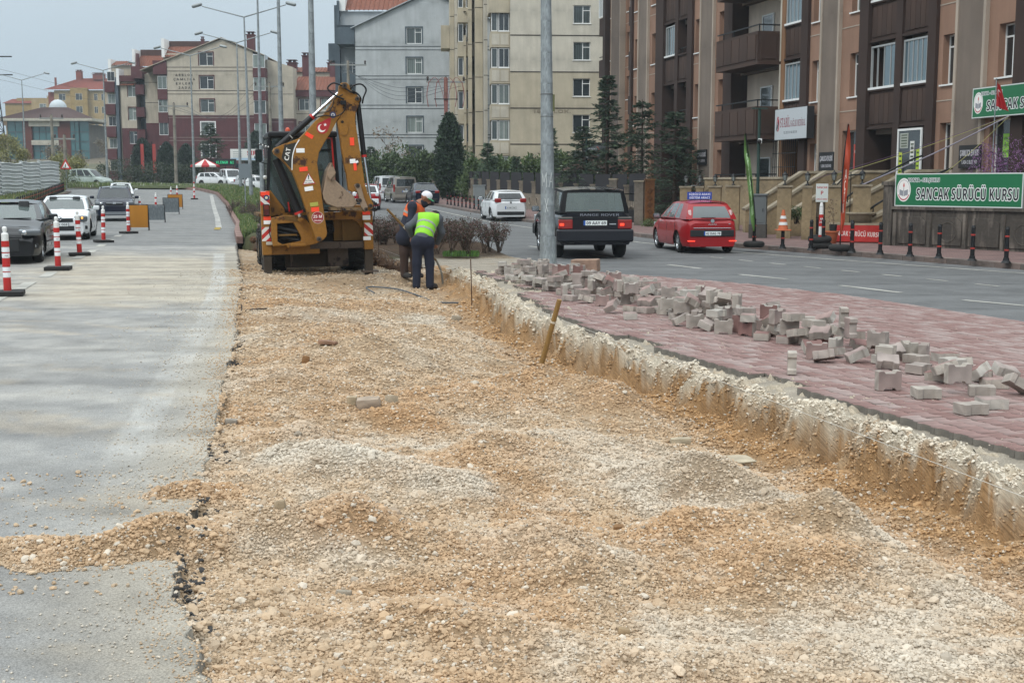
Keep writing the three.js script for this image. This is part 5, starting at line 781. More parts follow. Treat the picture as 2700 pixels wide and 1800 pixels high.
{// lamp columns on the median, the nearest with its foot among the blocks
  const lamp=(x,d,h,r0,label,detail,lean=0)=>{
    const y=gh(x,d) + (d<27?0.06:0.1),t=thing('street_lamp',label,'street lamp',x,y,-d,-0.12,'lamp columns on the median'),top=V(lean*h,h,0);
    const seg=d<45?24:10;new G().rod(V(0,-0.2,0),top,r0,r0*0.34,seg).mesh('column',galvMat,t);
    if (detail) {new G().rod(V(lean*0.08,0.02,0),V(lean*0.6,0.62,0),r0*1.14,r0*1.1,24).mesh('sleeve',galvMat,t);new G().bbox(0.04,0.34,0.012,0.11,3.2,0.1,0.2).mesh('tag_plate',M('#5a5c3a',0.7),t);for (const yy of [3.1,3.55]) new G().add(new THREE.TorusGeometry(r0*0.83,0.005,5,24),mat4(lean*yy,yy,0,PI/2)).mesh('wire_tie',M('#4a4038',0.8,{metalness:0.5}),t);}
    for (const s of [-1,1]) {const e=V(top.x + s*2.9,h + 0.75,0);new G().rod(top,e,0.05,0.035,8).mesh('arm',galvMat,t);const hd=new G().add(new THREE.CapsuleGeometry(0.12,0.5,4,10),mat4(e.x + s*0.35,e.y + 0.06,0,0,0,PI/2 - s*0.24,1,1,1.2)).mesh('lamp_head',M('#8d9395',0.5,{metalness:0.4}),t);new G().ball(0.1,e.x + s*0.4,e.y + 0.0,0,2.2,0.6,1).mesh('lamp_glass',M('#b9bdbb',0.2),hd);}
    return t;
 };
  const n=lamp(0.76,26,12,0.158,'thick galvanised lamp column with white scrawl standing in the block heap',true,-0.012);
  const s=printMesh('scrawl',0.42,1.0,200,(g,w,h)=>{g.strokeStyle='#c9cecd';g.lineWidth=w*0.035;g.lineJoin='round';g.beginPath();g.moveTo(w*0.12,h*0.38);g.lineTo(w*0.14,h*0.12);g.lineTo(w*0.28,h*0.3);g.lineTo(w*0.44,h*0.1);g.lineTo(w*0.46,h*0.4);g.moveTo(w*0.62,h*0.4);g.lineTo(w*0.78,h*0.1);g.lineTo(w*0.9,h*0.42);g.moveTo(w*0.66,h*0.28);g.lineTo(w*0.86,h*0.28);g.moveTo(w*0.35,h*0.62);g.lineTo(w*0.55,h*0.9);g.moveTo(w*0.58,h*0.62);g.lineTo(w*0.38,h*0.92);g.stroke();},n,-0.015,1.55,0,0,{alpha:true});
  {const p=s.geometry,R=0.1525;const g=new THREE.PlaneGeometry(0.42,1.0,16,1),a=g.attributes.position;for (let k=0;k<a.count;k++) {const th=a.getX(k)/R*0.78,r=R - 0.0085*(a.getY(k) + 1.55 - 1.0) + 0.002;a.setXYZ(k,Math.sin(th)*r,a.getY(k),Math.cos(th)*r);} g.computeVertexNormals();s.geometry=g;}
  for (const [x,d,l] of [[-6.2,39.2,'grey lamp column rising behind the raised digger boom'],[-10.1,55,'grey lamp column left of the digger cab, third from the near pole'],[-14.4,72,'grey lamp column above the digger mirror'],[-17.75,85,'tall double armed lamp column with its heads at the top of the picture'],[-22.8,105,'double armed lamp column just left of the tallest one'],[-30.5,120,'double armed lamp column in front of the lettered gable'],[-44,136,'double armed lamp column before the left end of the burgundy block'],[-59.8,154,'double armed lamp column before the glazed office']]) lamp(x,d,12.2,0.14,l,false,x===-17.75?-0.015:0);
  {const t=thing('plate_sign','back of a grey traffic plate on a post in the median','traffic sign',-14.1,gh(-14.1,66),-66);new G().cyl(0.03,0.03,2.6,0,1.3,0,8).mesh('post',galvMat,t);new G().box(0.62,0.75,0.02,0,2.35,0.03).mesh('plate',M('#747d82',0.6,{metalness:0.3}),t);}
}
{// utility poles and wires
  const pole=(x,d,h,mat,label,arm,y=2)=>{const t=thing('utility_pole',label,'utility pole',x,gh(x,d) - 0.1,-d,0.1);new G().rod(V(0,0,0),V(0,h,0),0.2,0.13,10).mesh('shaft',mat,t);new G().box(arm,0.14,0.14,0,h - 0.35,0).mesh('crossarm',M('#8b8d8a',0.8),t);for (const s of [-1,0,1]) new G().lathe([[0,0],[0.1,0.02],[0.06,0.14],[0.11,0.2],[0.06,0.34],[0,0.36]],8,mat4(s*(arm/2 - 0.12),h - 0.27,0.02)).mesh('insulator',M('#3a2f2b',0.4),t);return t;};
  const conc=concMat('#9c978d');
  pole(-37.6,140,9.2,conc,'concrete utility pole with crossarm before the burgundy block',3.2);pole(-15.3,118,12.4,conc,'pale utility pole with crossarm against the grey block balconies',3.4);pole(-41,115,4.8,conc,'low utility pole with crossarm beyond the noise screen',1.9);pole(-24.6,128,11,conc,'thin utility pole with crossarm between the lamp columns',3.0);pole(-47.6,130,7.4,conc,'leaning utility pole at the left end of the burgundy block',2.4);
  const t=pole(-5.25,100,9.6,M('#a7776c',0.9,{map:TEX.concrete}),'pinkish cable pole with looping wires beside the cypress',3.1),rd=M('#8a4a48',0.7);for (const [x,s] of [[-1.35,-1],[-0.7,-1],[0.7,1],[1.3,1]]) {new G().tube([V(x,9.2,0.1),V(x - s*0.5,9.6,0.1),V(x*0.2,8.4,0.12),V(0.05*s,6.5,0.15)],0.02,5).mesh('cable',rd,t);new G().tube([V(x,9.2,0.1),V(x + s*0.15,8.2,0.12),V(x + s*0.05,7.3,0.1)],0.03,5).mesh('drop_cable',rd,t);} for (const [y,w] of [[7.9,1.9],[6.6,0.8],[5.9,1.0]]) new G().box(w,0.07,0.07,0,y,0.16).mesh('bracket',blackMetal,t);
  const wire=(pts,label)=>{const o=new G().tube(pts,0.016,4,40).mesh('overhead_wire',M('#4c5052',0.8));tag(o,label,'wire');};
  for (let k=0;k<4;k++) wire([V(-15.3,12 + k*0.1,-118),V(-10.3,10.1 - k*0.35,-110),V(-5.25 + (k - 1.5)*0.8,9.4,-100)],'thin overhead wire sagging across the grey block to the pinkish pole');scene.children.slice(-4).forEach((o)=>{o.userData.group='wires across the grey block';});
  for (let k=0;k<3;k++) wire([V(-37.6 + (k - 1)*1.4,10.2,-140),V(-31,8.9 - 0.2*k,-134),V(-24.6 + (k - 1)*1.4,12,-128)],'thin overhead wire between the poles before the burgundy block');scene.children.slice(-3).forEach((o)=>{o.userData.group='wires before the burgundy block';});
  for (let k=0;k<2;k++) wire([V(-69,17.0 - k*1.4,-170),V(-57,14.2 - k*1.2,-172),V(-44,13.6 - k*1.3,-174)],'high voltage wire running from the lattice mast');scene.children.slice(-2).forEach((o)=>{o.userData.group='wires from the lattice mast';});
}
{// lattice mast
  const t=thing('lattice_mast','dark steel lattice mast at the left picture edge','pylon',-70.2,gh(-71,170) - 0.5,-170),st=M('#33383a',0.7,{metalness:0.3}),H=17.2,w=(y)=>lerp(1.5,0.5,Math.min(1,y/15));
  const leg=(i)=>[[-1,-1],[1,-1],[1,1],[-1,1]][i];for (let i=0;i<4;i++) {const [a,b]=leg(i);new G().rod(V(a*w(0),0,b*w(0)),V(a*w(15),15,b*w(15)),0.09,0.07,5).rod(V(a*w(15),15,b*w(15)),V(0,H,0),0.07,0.05,5).mesh('leg',st,t);}
  for (let k=0;k<9;k++) {const y0=k*15/9,y1=(k + 1)*15/9,g=new G();for (let i=0;i<4;i++) {const [a,b]=leg(i),[c,d]=leg((i + 1) % 4);g.rod(V(a*w(y0),y0,b*w(y0)),V(c*w(y1),y1,d*w(y1)),0.045,0.045,4).rod(V(c*w(y0),y0,d*w(y0)),V(a*w(y1),y1,b*w(y1)),0.045,0.045,4).rod(V(a*w(y1),y1,b*w(y1)),V(c*w(y1),y1,d*w(y1)),0.045,0.045,4);} g.mesh('bracing',st,t);}
  for (const y of [16.6,14.2]) new G().box(6,0.16,0.16,0,y,0).mesh('crossarm',st,t);
}
{// corrugated noise screen
  const t=thing('noise_screen','grey ribbed noise screen panels beyond the left kerb','noise barrier',0,0,0),gm=[M('#dfe3e2',0.75,{map:TEX.galv}),M('#c3c8c7',0.75,{map:TEX.galv})],pts=[[-39,68],[-36.6,78],[-36.0,84],[-36.0,88],[-36.1,92],[-36.3,96],[-36.6,101]];
  for (let i=0;i<pts.length - 1;i++) {const a=onG(pts[i][0],pts[i][1]),b=onG(pts[i + 1][0],pts[i + 1][1]),base=Math.max(a.y,b.y) - 0.1;new G().bbox(0.16,2.7,0.16,a.x,base - 0.1,a.z).mesh('post',gm[1],t);for (let k=0;k<10;k++) {const y=base + 0.14 + k*0.25,o=(k % 2)*0.02;const g=new G(),g2=new G(),n=6;for (let j=0;j<n;j++) {const w0=0.03*Math.sin(j*1.3 + i*2),w1=0.03*Math.sin((j + 1)*1.3 + i*2);const p=a.clone().lerp(b,(j + 0.02)/n),q=b.clone().lerp(a,1 - (j + 1)/n);g.bar(V(p.x + o + w0,y + w0,p.z),V(q.x + o + w1,y + w1,q.z),0.1,0.19);g2.bar(V(p.x + o + w0 + 0.04,y + 0.115 + w0,p.z),V(q.x + o + w1 + 0.04,y + 0.115 + w1,q.z),0.16,0.045);} g2.mesh('cap_rail',M('#e8ecec',0.6),t);g.mesh('rail_board',gm[k % 2],t);} }
}
{// warning triangle, umbrella, restaurant signs by the bend
  const t=thing('warning_sign','red bordered triangular warning sign by the verge shrub','traffic sign',-37.6,gh(-37.6,105.5),-105.5);new G().cyl(0.03,0.03,2.2,0,1.1,0,8).mesh('post',galvMat,t);new G().prism([[-0.5,0],[0.5,0],[0,0.87]],0.03,mat4(0,1.75,0.04)).mesh('border',M('#b5281f',0.5),t);new G().prism([[-0.3,0.11],[0.3,0.11],[0,0.63]],0.02,mat4(0,1.75,0.062)).mesh('face',white,t);new G().box(0.06,0.2,0.01,0,2.07,0.078).ball(0.035,0,1.93,0.078).mesh('symbol',blackMetal,t);
  const y=gh(-30,135),u=thing('patio_umbrella','red and white striped patio umbrella by the restaurant','umbrella',-33.1,y,-135);new G().cyl(0.04,0.04,2.7,0,1.35,0,8).mesh('pole',galvMat,u);for (let k=0;k<12;k++) {const a0=k/12*2*PI,a1=(k + 1)/12*2*PI,g=new G();g.tri(V(0,2.95,0),V(Math.cos(a1)*1.6,2.25,Math.sin(a1)*1.6),V(Math.cos(a0)*1.6,2.25,Math.sin(a0)*1.6)).quad(V(Math.cos(a0)*1.6,2.25,Math.sin(a0)*1.6),V(Math.cos(a1)*1.6,2.25,Math.sin(a1)*1.6),V(Math.cos(a1)*1.6,2.08,Math.sin(a1)*1.6),V(Math.cos(a0)*1.6,2.08,Math.sin(a0)*1.6));g.mesh('panel',k % 2?M('#dad6d0',0.8):M('#a8262a',0.8),u);}
  const s=thing('restaurant_sign','white restaurant sign with red letters behind the lamp columns','sign',-28.9,gh(-29,140),-140);for (const x of [-2.3,2.3]) new G().cyl(0.06,0.06,4,x,2,-0.1,8).mesh('post',blackMetal,s);new G().box(5.1,1.25,0.12,0,3.7,0).mesh('panel',white,s);printMesh('lettering',5.0,1.2,70,(g,w,h)=>{g.fillStyle='#d9dad6';g.fillRect(0,0,w,h);g.fillStyle='#a9c3d6';g.fillRect(0,h*0.8,w,h*0.2);text(g,'ŞIROĞLU',w*0.66,h*0.34,h*0.52,'#b02a33',{fit:w*0.6,stroke:'#8d2029',lw:2});text(g,'BÜFE',w*0.68,h*0.76,h*0.34,'#23303a',{fit:w*0.34});g.fillStyle='#8a8f90';for (let k=0;k<4;k++) g.fillRect(w*0.05,h*(0.2 + k*0.17),w*0.2,h*0.05);},s,0,3.7,0.063);
  const l=thing('led_sign','dark running sign with green lit letters under the restaurant sign','sign',-31.6,gh(-31,138),-138);new G().cyl(0.06,0.06,2.3,0,1.15,-0.1,8).mesh('post',blackMetal,l);new G().box(2.4,0.75,0.2,0,2.6,0).mesh('case',M('#14181b',0.5),l);{const p=print(2.2,0.55,90,(g,w,h)=>{g.fillStyle='#05080a';g.fillRect(0,0,w,h);text(g,'KLENGR &I',w/2,h/2,h*0.7,'#21d08a',{fit:w*0.9,font:'monospace'});});p.mat.emissive=new THREE.Color(0.5,0.5,0.5);p.mat.emissiveMap=p.mat.map;const m=addMesh('led_screen',p.geo,p.mat,l);m.position.set(0,2.6,0.104);}
  const k=thing('restaurant_pavilion','low dark restaurant pavilion with pale wall behind the parked vans','building',-27.5,gh(-28,152),-152);new G().bbox(11,2.6,6,0,0,-3).mesh('wall',wallMat('#b9ae9a'),k);new G().bbox(12,0.5,7,0,2.602,-2.8).mesh('roof',M('#26343f',0.8),k);for (const x of [-4,-1,2]) windowPart(face(k,0,0,0.02),[x,x + 2,0.8,2.2],{deep:-0.01,sill:false,pane:PANES[0]});
  for (const [i,x] of [-43.6,-42.2].entries()) {const p=thing('shop_banner',['left of two tall red banners at the burgundy block entrance','right of two tall red banners at the burgundy block entrance'][i],'banner',x,gh(x,147),-147);new G().cyl(0.05,0.05,5,0,2.5,0,6).mesh('pole',blackMetal,p);new G().box(0.4,3.4,0.03,0.22,3,0).mesh('cloth',M('#a0403a',0.8),p);}
}
{// the relief wall with the driving school sign, and the low wall with its red banner
  const A=[10.25,33.5],B=[16.6,24.4],L=Math.hypot(B[0] - A[0],B[1] - A[1]),ry=Math.atan2(-(-(B[1] - A[1])),1)*0 - Math.atan2(-(B[1] - A[1]),B[0] - A[0]);
  const t=thing('relief_wall','stained concrete relief wall under the big green sign','wall',A[0],0.12,-A[1],ry),wash=makeTex(256,(u,v)=>{const drip=tfbm(u*1,v*0.08,32,2,0.7)*0.6 + tfbm(u,v*0.2,8,3)*0.6,t=clamp(drip*1.6 + 0.1 + 0.4*tfbm(u,v,6,4),0,1),k=0.55 + 0.3*t + 0.06*tfbm(u,v,40,2);return [k*1.0,k*0.98,k*0.95];},{rep:[0.5,0.5]}),cm=M('#8f8881',0.95,{map:wash}),cm2=M('#867f79',0.95,{map:wash});
  new G().span(0,L,-0.2,0.98,-0.2,0).mesh('wall_body',cm2,t);new G().span(-0.02,L,0.982,1.06,-0.24,0.07).mesh('coping',cm,t);new G().span(-0.3,-0.02,-0.2,1.62,-0.24,0.06).span(-0.34,0.02,1.622,1.72,-0.28,0.1).mesh('post',cm,t);
  const pw=0.92;for (let k=0;k<10;k++) {const x=0.05 + k*(pw + 0.16);new G().span(x,x + 0.1,-0.1,0.9,0.002,0.07).mesh('rib',cm,t);new G().prism([[0.14,0],[pw + 0.1,0],[pw + 0.1,0.6],[pw - 0.05,0.72],[0.29,0.72],[0.14,0.6]],0.03,mat4(x,0.08,0.017),0.01).mesh('panel',cm2,t);if (k % 2) {const c=new G().add(new THREE.TorusGeometry(0.25,0.012,6,28),mat4(x + 0.62,0.42,0.034)).mesh('medallion',cm,t);printMesh('lettering',0.44,0.4,200,(g,w,h)=>{['GAZİ','ÇAMLICA','EVLERİ'].forEach((q,i)=>text(g,q,w/2,h*(0.2 + i*0.3),h*0.25,'#3f3a36',{fit:w*[0.6,0.95,0.8][i]}));},c,x + 0.62,0.42,0.036,0,{alpha:true});} }
  const emblem=(g,x,y,r)=>{g.save();g.translate(x,y);g.scale(0.72,1);g.fillStyle='#e9e6e2';g.beginPath();g.arc(0,0,r,0,7);g.fill();g.strokeStyle='#b94a55';g.lineWidth=r*0.1;g.beginPath();g.arc(0,0,r*0.84,0.5,2.64);g.stroke();g.strokeStyle='#8a8d92';g.lineWidth=r*0.04;g.beginPath();g.arc(0,0,r*0.84,2.9,6.5);g.stroke();g.fillStyle='#8f9298';g.beginPath();g.moveTo(-r*0.6,-r*0.05);g.lineTo(0,r*0.1);g.lineTo(r*0.6,-r*0.05);g.lineTo(r*0.6,r*0.42);g.lineTo(0,r*0.55);g.lineTo(-r*0.6,r*0.42);g.fill();g.strokeStyle='#e9e6e2';g.lineWidth=r*0.06;g.beginPath();g.moveTo(0,0);g.lineTo(0,r*0.6);g.stroke();g.strokeStyle='#6d7076';g.beginPath();g.moveTo(0,r*0.1);g.lineTo(0,-r*0.3);g.stroke();g.fillStyle='#c04a44';g.beginPath();g.moveTo(0,-r*0.62);g.quadraticCurveTo(r*0.2,-r*0.3,0,-r*0.22);g.quadraticCurveTo(-r*0.2,-r*0.3,0,-r*0.62);g.fill();g.restore();};
  const school=(w,h,res)=>(g,W,Hh)=>{g.fillStyle='#d8dad8';g.fillRect(0,0,W,Hh);g.fillStyle='#1b6b44';g.fillRect(Hh*0.03,Hh*0.03,W - Hh*0.06,Hh*0.94);emblem(g,Hh*0.33,Hh*0.5,Hh*0.36);text(g,'KONYA - SELÇUKLU',Hh*1.05,Hh*0.2,Hh*0.15,'#15191c',{stroke:'#dfe2e0',lw:Hh*0.028,sx:0.85});text(g,'SANCAK SÜRÜCÜ KURSU',(W + Hh*0.68)/2,Hh*0.62,Hh*0.46,'#191b1e',{stroke:'#e4e6e4',lw:Hh*0.055,fit:W - Hh*0.9});};
  const s=thing('driving_school_sign','long green driving school sign standing on the relief wall','sign',A[0],0.12,-A[1],ry);new G().span(0.02,3.82,1.065,1.93,-0.06,-0.004).mesh('board',M('#9da3a1',0.5,{metalness:0.4}),s);printMesh('sign_face',3.78,0.86,240,school(3.78,0.86),s,1.92,1.497,0.002,0,{rough:0.4});for (const x of [0.3,1.4,2.5,3.6]) new G().rod(V(x,1.07,-0.1),V(x,1.9,-0.08),0.02,0.02,6).mesh('brace',galvMat,s);
  const up=thing('driving_school_sign','upper green driving school sign fixed to the brown block','sign',6.6 + 0.244*31.3 - 0.97*0.35,0,-68.5 + 0.97*31.3 + 0.244*0.35,-1.3238);new G().span(0,5.2,3.72,4.62,-0.1,-0.004).mesh('board',M('#9da3a1',0.5,{metalness:0.4}),up);printMesh('sign_face',5.16,0.88,200,school(5.16,0.88),up,2.6,4.17,0.002);
  const lw=thing('planter_wall','low stone planter wall beside the entrance steps','wall',8.75,0.12,-35.4,-0.35),st=concMat('#a3835f');new G().span(0.3,1.72,0,0.5,-0.25,0).mesh('wall_body',concMat('#9c6b58'),lw);new G().span(0.26,1.76,0.502,0.56,-0.3,0.05).mesh('coping',concMat('#ab9f8b'),lw);new G().lathe([[0,0],[0.3,0],[0.32,0.2],[0.42,0.24],[0.42,0.3],[0,0.3]],20,mat4(1.1,0.56,-0.35)).mesh('planter_bowl',concMat('#ab9f8b'),lw);
  const bn=thing('red_banner','crumpled red banner with white letters on the planter wall','banner',8.75,0.12,-35.4,-0.35);{const g=new THREE.PlaneGeometry(1.42,0.46,28,8),a=g.attributes.position;for (let k=0;k<a.count;k++) a.setZ(k,0.025*fbm(a.getX(k)*5,a.getY(k)*3,3) + 0.03);g.computeVertexNormals();const p=print(1.42,0.46,250,(q,w,h)=>{q.fillStyle='#b12a25';q.fillRect(0,0,w,h);q.fillStyle='#d6cfca';q.save();q.transform(1,0.03,0,1,0,0);text(q,'SANCAK SÜRÜCÜ KURSU',w*0.5,h*0.48,h*0.4,'#d9d4cf',{fit:w*0.94});q.restore();});const m=addMesh('cloth',g,p.mat,bn);m.position.set(1.02,0.27,0.02);}
}
{// entrance steps, pillars with lanterns, gates
  const stone=concMat('#a89678'),cap=concMat('#b5aa96'),iron=blackMetal;
  const lantern=(t,x,y,z)=>{const o=new G().lathe([[0.06,0],[0.07,0.02],[0.03,0.05],[0.02,0.12],[0.05,0.14]],10,mat4(x,y,z)).lathe([[0.085,0.3],[0.1,0.315],[0.06,0.36],[0.02,0.385],[0.02,0.42],[0,0.43]],6,mat4(x,y,z)).mesh('lantern',iron,t);new G().lathe([[0.045,0.142],[0.08,0.298]],6,mat4(x,y,z)).mesh('lantern_glass',M('#8b9290',0.25),o);for (let k=0;k<6;k++) {const a=k/6*6.283;new G().rod(V(x + Math.cos(a)*0.048,y + 0.14,z + Math.sin(a)*0.048),V(x + Math.cos(a)*0.084,y + 0.3,z + Math.sin(a)*0.084),0.006,0.006,4).mesh('lantern_bar',iron,o);} };
  const pillar=(x,d,w,h,label,lamp=true,mat=stone,ry=-0.25)=>{const t=thing('gate_pillar',label,'pillar',x,0.12,-d,ry,'stone gate pillars');new G().bbox(w,h,w*0.9).mesh('shaft',mat,t);new G().bbox(w*1.16,0.06,w*1.06,0,h + 0.002,0).mesh('capstone',cap,t);if (lamp) lantern(t,0,h + 0.064,0);};
  pillar(8.3,38.0,0.42,1.55,'beige gate pillar with lantern right of the orange cone');pillar(8.75,37.0,0.28,1.54,'narrow beige gate pillar with lantern left of the iron gate');pillar(9.25,35.9,0.44,1.56,'beige gate pillar with lantern behind the parking sign');pillar(9.92,35.4,0.48,1.58,'beige gate pillar with lantern and stickers beside the banner');
  pillar(6.55,47,0.42,1.5,'beige lantern pillar, leftmost behind the red hatchback');pillar(6.95,46.2,0.28,1.5,'narrow beige lantern pillar behind the blue roof board');pillar(7.35,45.2,0.44,1.52,'beige lantern pillar behind the right half of the blue roof board');pillar(7.85,44.3,0.46,1.54,'beige lantern pillar above the red hatchback hatch');
  pillar(5.05,49.5,0.36,1.72,'grey concrete gate post left of the brown carved post',false,concMat('#847d74'));pillar(4.1,50.5,0.3,1.8,'grey concrete gate post beside the dark off-roader',false,concMat('#847d74'));
  const cp=thing('carved_post','brown carved stone post among the garden gate posts','post',5.42,0.12,-49.2);new G().bbox(0.36,1.78,0.3).mesh('shaft',concMat('#7a4f2a'),cp);for (let k=0;k<5;k++) new G().rbox(0.16,0.2,0.04,0.015,0,0.3 + k*0.27,0.16,0,0,0.6*(k % 2?1:-1)).mesh('carving',concMat('#65401f'),cp);new G().bbox(0.42,0.06,0.36,0,1.782,0).mesh('capstone',concMat('#84603c'),cp);
  const gate=(x,d,w,ry,label)=>{const t=thing('iron_gate',label,'gate',x,0.14,-d,ry);new G().span(0,w,0.08,0.12,-0.02,0.02).span(0,w,0.62,0.66,-0.02,0.02).span(0,w,1.2,1.24,-0.02,0.02).mesh('rail',iron,t);new G().span(0,w,0.12,0.6,-0.006,0.006).mesh('sheet',M('#3c4043',0.6),t);for (let k=0;k<=8;k++) new G().rod(V(w*k/8,0.05,0),V(w*k/8,1.35 + 0.25*(k/8),0),0.012,0.012,5).mesh('gate_bar',iron,t);};
  gate(8.95,36.6,0.7,0.95,'open black iron gate between the beige pillars');gate(4.25,50.3,0.75,0.35,'dark iron gate between the grey concrete posts');gate(7.05,45.8,0.5,0.6,'black iron gate behind the red hatchback');
  {const t=thing('iron_arch','curved black iron railing between the pillar lanterns','railing',0,0,0);new G().tube([V(9.3,1.75,-35.75),V(9.5,1.98,-35.6),V(9.9,2.05,-35.3)],0.02,6).mesh('rail',iron,t);for (const [x,z] of [[9.42,-35.65],[9.62,-35.5]]) new G().rod(V(x,0.3,z),V(x,2.1,z),0.014,0.014,5).mesh('rod',iron,t);}
  const ramp=(x0,d0,x1,d1,y0,y1,label)=>{// sloping stair cheek with a pale coping
    const t=thing('stair_wall',label,'stair wall',x0,0.12,-d0,-Math.atan2(-(d1 - d0),x1 - x0)),L=Math.hypot(x1 - x0,d1 - d0);new G().prism([[0,0],[L + 1.2,0],[L + 1.2,y1],[L,y1],[0,y0]],0.22,mat4()).mesh('cheek',stone,t);new G().bar(V(-0.02,y0 + 0.045,0),V(L,y1 + 0.045,0),0.3,0.08).mesh('coping',cap,t);new G().bar(V(L,y1 + 0.045,0),V(L + 1.2,y1 + 0.045,0),0.3,0.08).mesh('coping',cap,t);return t;};
  ramp(7.9,42.4,9.9,42.8,0.75,2.0,'sloping stone stair wall behind the green feather flag');ramp(8.0,40.8,10.3,41.2,0.55,2.0,'second sloping stair wall behind the grey cabinet');ramp(8.5,39.4,11.0,39.8,0.55,2.0,'third sloping stair wall behind the lantern pillars');
  const r4=ramp(9.8,37.3,12.0,37.7,0.9,2.0,'upper sloping stair wall left of the big green sign'),r5=ramp(10.0,35.3,12.2,35.7,0.55,1.65,'lower sloping stair wall touching the big green sign');
  for (const [t,a,b] of [[r4,1.05,2.2],[r5,0.8,1.8]]) {new G().tube([V(0.05,a - 0.05,0.05),V(0.1,a + 0.12,0.05),V(2.2,b + 0.16,0.05),V(2.6,b + 0.3,0.05)],0.03,6,30).mesh('handrail',iron,t);for (const u of [0.1,0.9]) new G().rod(V(2.2*u,lerp(a,b,u) - 0.12,0.05),V(2.2*u,lerp(a,b,u) + 0.14,0.05),0.018,0.018,5).mesh('baluster',iron,t);}
  {const t=thing('terrace_wall','beige terrace wall in front of the shop fronts','wall',0,0,0),a=[8.3,53],b=[14.4,35.4];const A=onG(a[0],a[1]),B=onG(b[0],b[1]);new G().bar(V(A.x,1.0,A.z),V(B.x,1.0,B.z),0.3,1.9).mesh('wall_body',stone,t);new G().bar(V(A.x,1.99,A.z),V(B.x,1.99,B.z),0.4,0.08).mesh('coping',cap,t);}
  {const t=thing('iron_cage','black iron bar cage on the landing below the clinic sign','railing',9.75,2.03,-46.8,-1.3238);for (let k=0;k<12;k++) new G().rod(V(k*0.16,0,0),V(k*0.16,1.35,0),0.012,0.012,5).mesh('bar',iron,t);for (const y of [0.35,0.85,1.33]) new G().rod(V(-0.05,y,0),V(1.8,y,0),0.014,0.014,5).mesh('rail',iron,t);}
  // garden wall with ornament panels and black screens further along
  const gp=[[5.6,52],[4.4,58],[1.6,69],[-1.3,80],[-3.4,89]],cm=concMat('#8e8578');const t=thing('garden_wall','concrete garden wall with black screens behind the parked cars','wall',0,0,0);
  for (let d=52;d<88;d +=2.6) {const x=poly(gp,d),x2=poly(gp,d + 2.6),a=onG(x,d,0.12),b=onG(x2,d + 2.6,0.12);new G().bar(V(a.x,a.y + 0.42,a.z),V(b.x,b.y + 0.42,b.z),0.14,0.95).mesh('panel',cm,t);new G().bbox(0.3,1.62,0.3,a.x,a.y - 0.1,a.z,-0.3).bbox(0.38,0.08,0.38,a.x,a.y + 1.522,a.z,-0.3).mesh('post',cm,t);new G().bar(V(lerp(a.x,b.x,0.07),a.y + 1.5,lerp(a.z,b.z,0.07)),V(lerp(a.x,b.x,0.93),b.y + 1.5,lerp(a.z,b.z,0.93)),0.03,1.15).mesh('screen',M('#1d1c20',0.9),t);const m=a.clone().lerp(b,0.5);for (const k of [0.28,0.72]) {const q=a.clone().lerp(b,k);new G().add(new THREE.TorusGeometry(0.2,0.03,5,14),mat4(q.x - 0.08,q.y + 0.5,q.z + 0.04,0,-1.25)).mesh('ornament',concMat('#a59a8b'),t);} }
  const t2=thing('far_garden_wall','pale low garden wall under the long hedge by the parked van','wall',0,0,0);for (let k=0;k<5;k++) {const a=onG(-13.5 + k*1.9,111 - k*2.2,0.1),b=onG(-13.5 + (k + 1)*1.9,111 - (k + 1)*2.2,0.1);new G().bar(V(a.x,a.y + 0.7,a.z),V(b.x,b.y + 0.7,b.z),0.2,1.5).mesh('panel',concMat('#8f877c'),t2);}
  const gz=thing('garden_gazebo','brown hip roofed garden gazebo behind the black screens','gazebo',4.2,0.2,-66);for (const [a,c] of [[-1.2,-1.2],[1.2,-1.2],[1.2,1.2],[-1.2,1.2]]) new G().bbox(0.14,2.2,0.14,a,0,c).mesh('post',M('#33251d',0.9),gz);{const rm=M('#4d352c',0.9,{map:TEX.tile});const C=[V(-1.7,2.2,-1.7),V(1.7,2.2,-1.7),V(1.7,2.2,1.7),V(-1.7,2.2,1.7)];for (let k=0;k<4;k++) new G().tri(V(0,3.15,0),C[k],C[(k + 1) % 4]).mesh('roof_panel',rm,gz);}
}
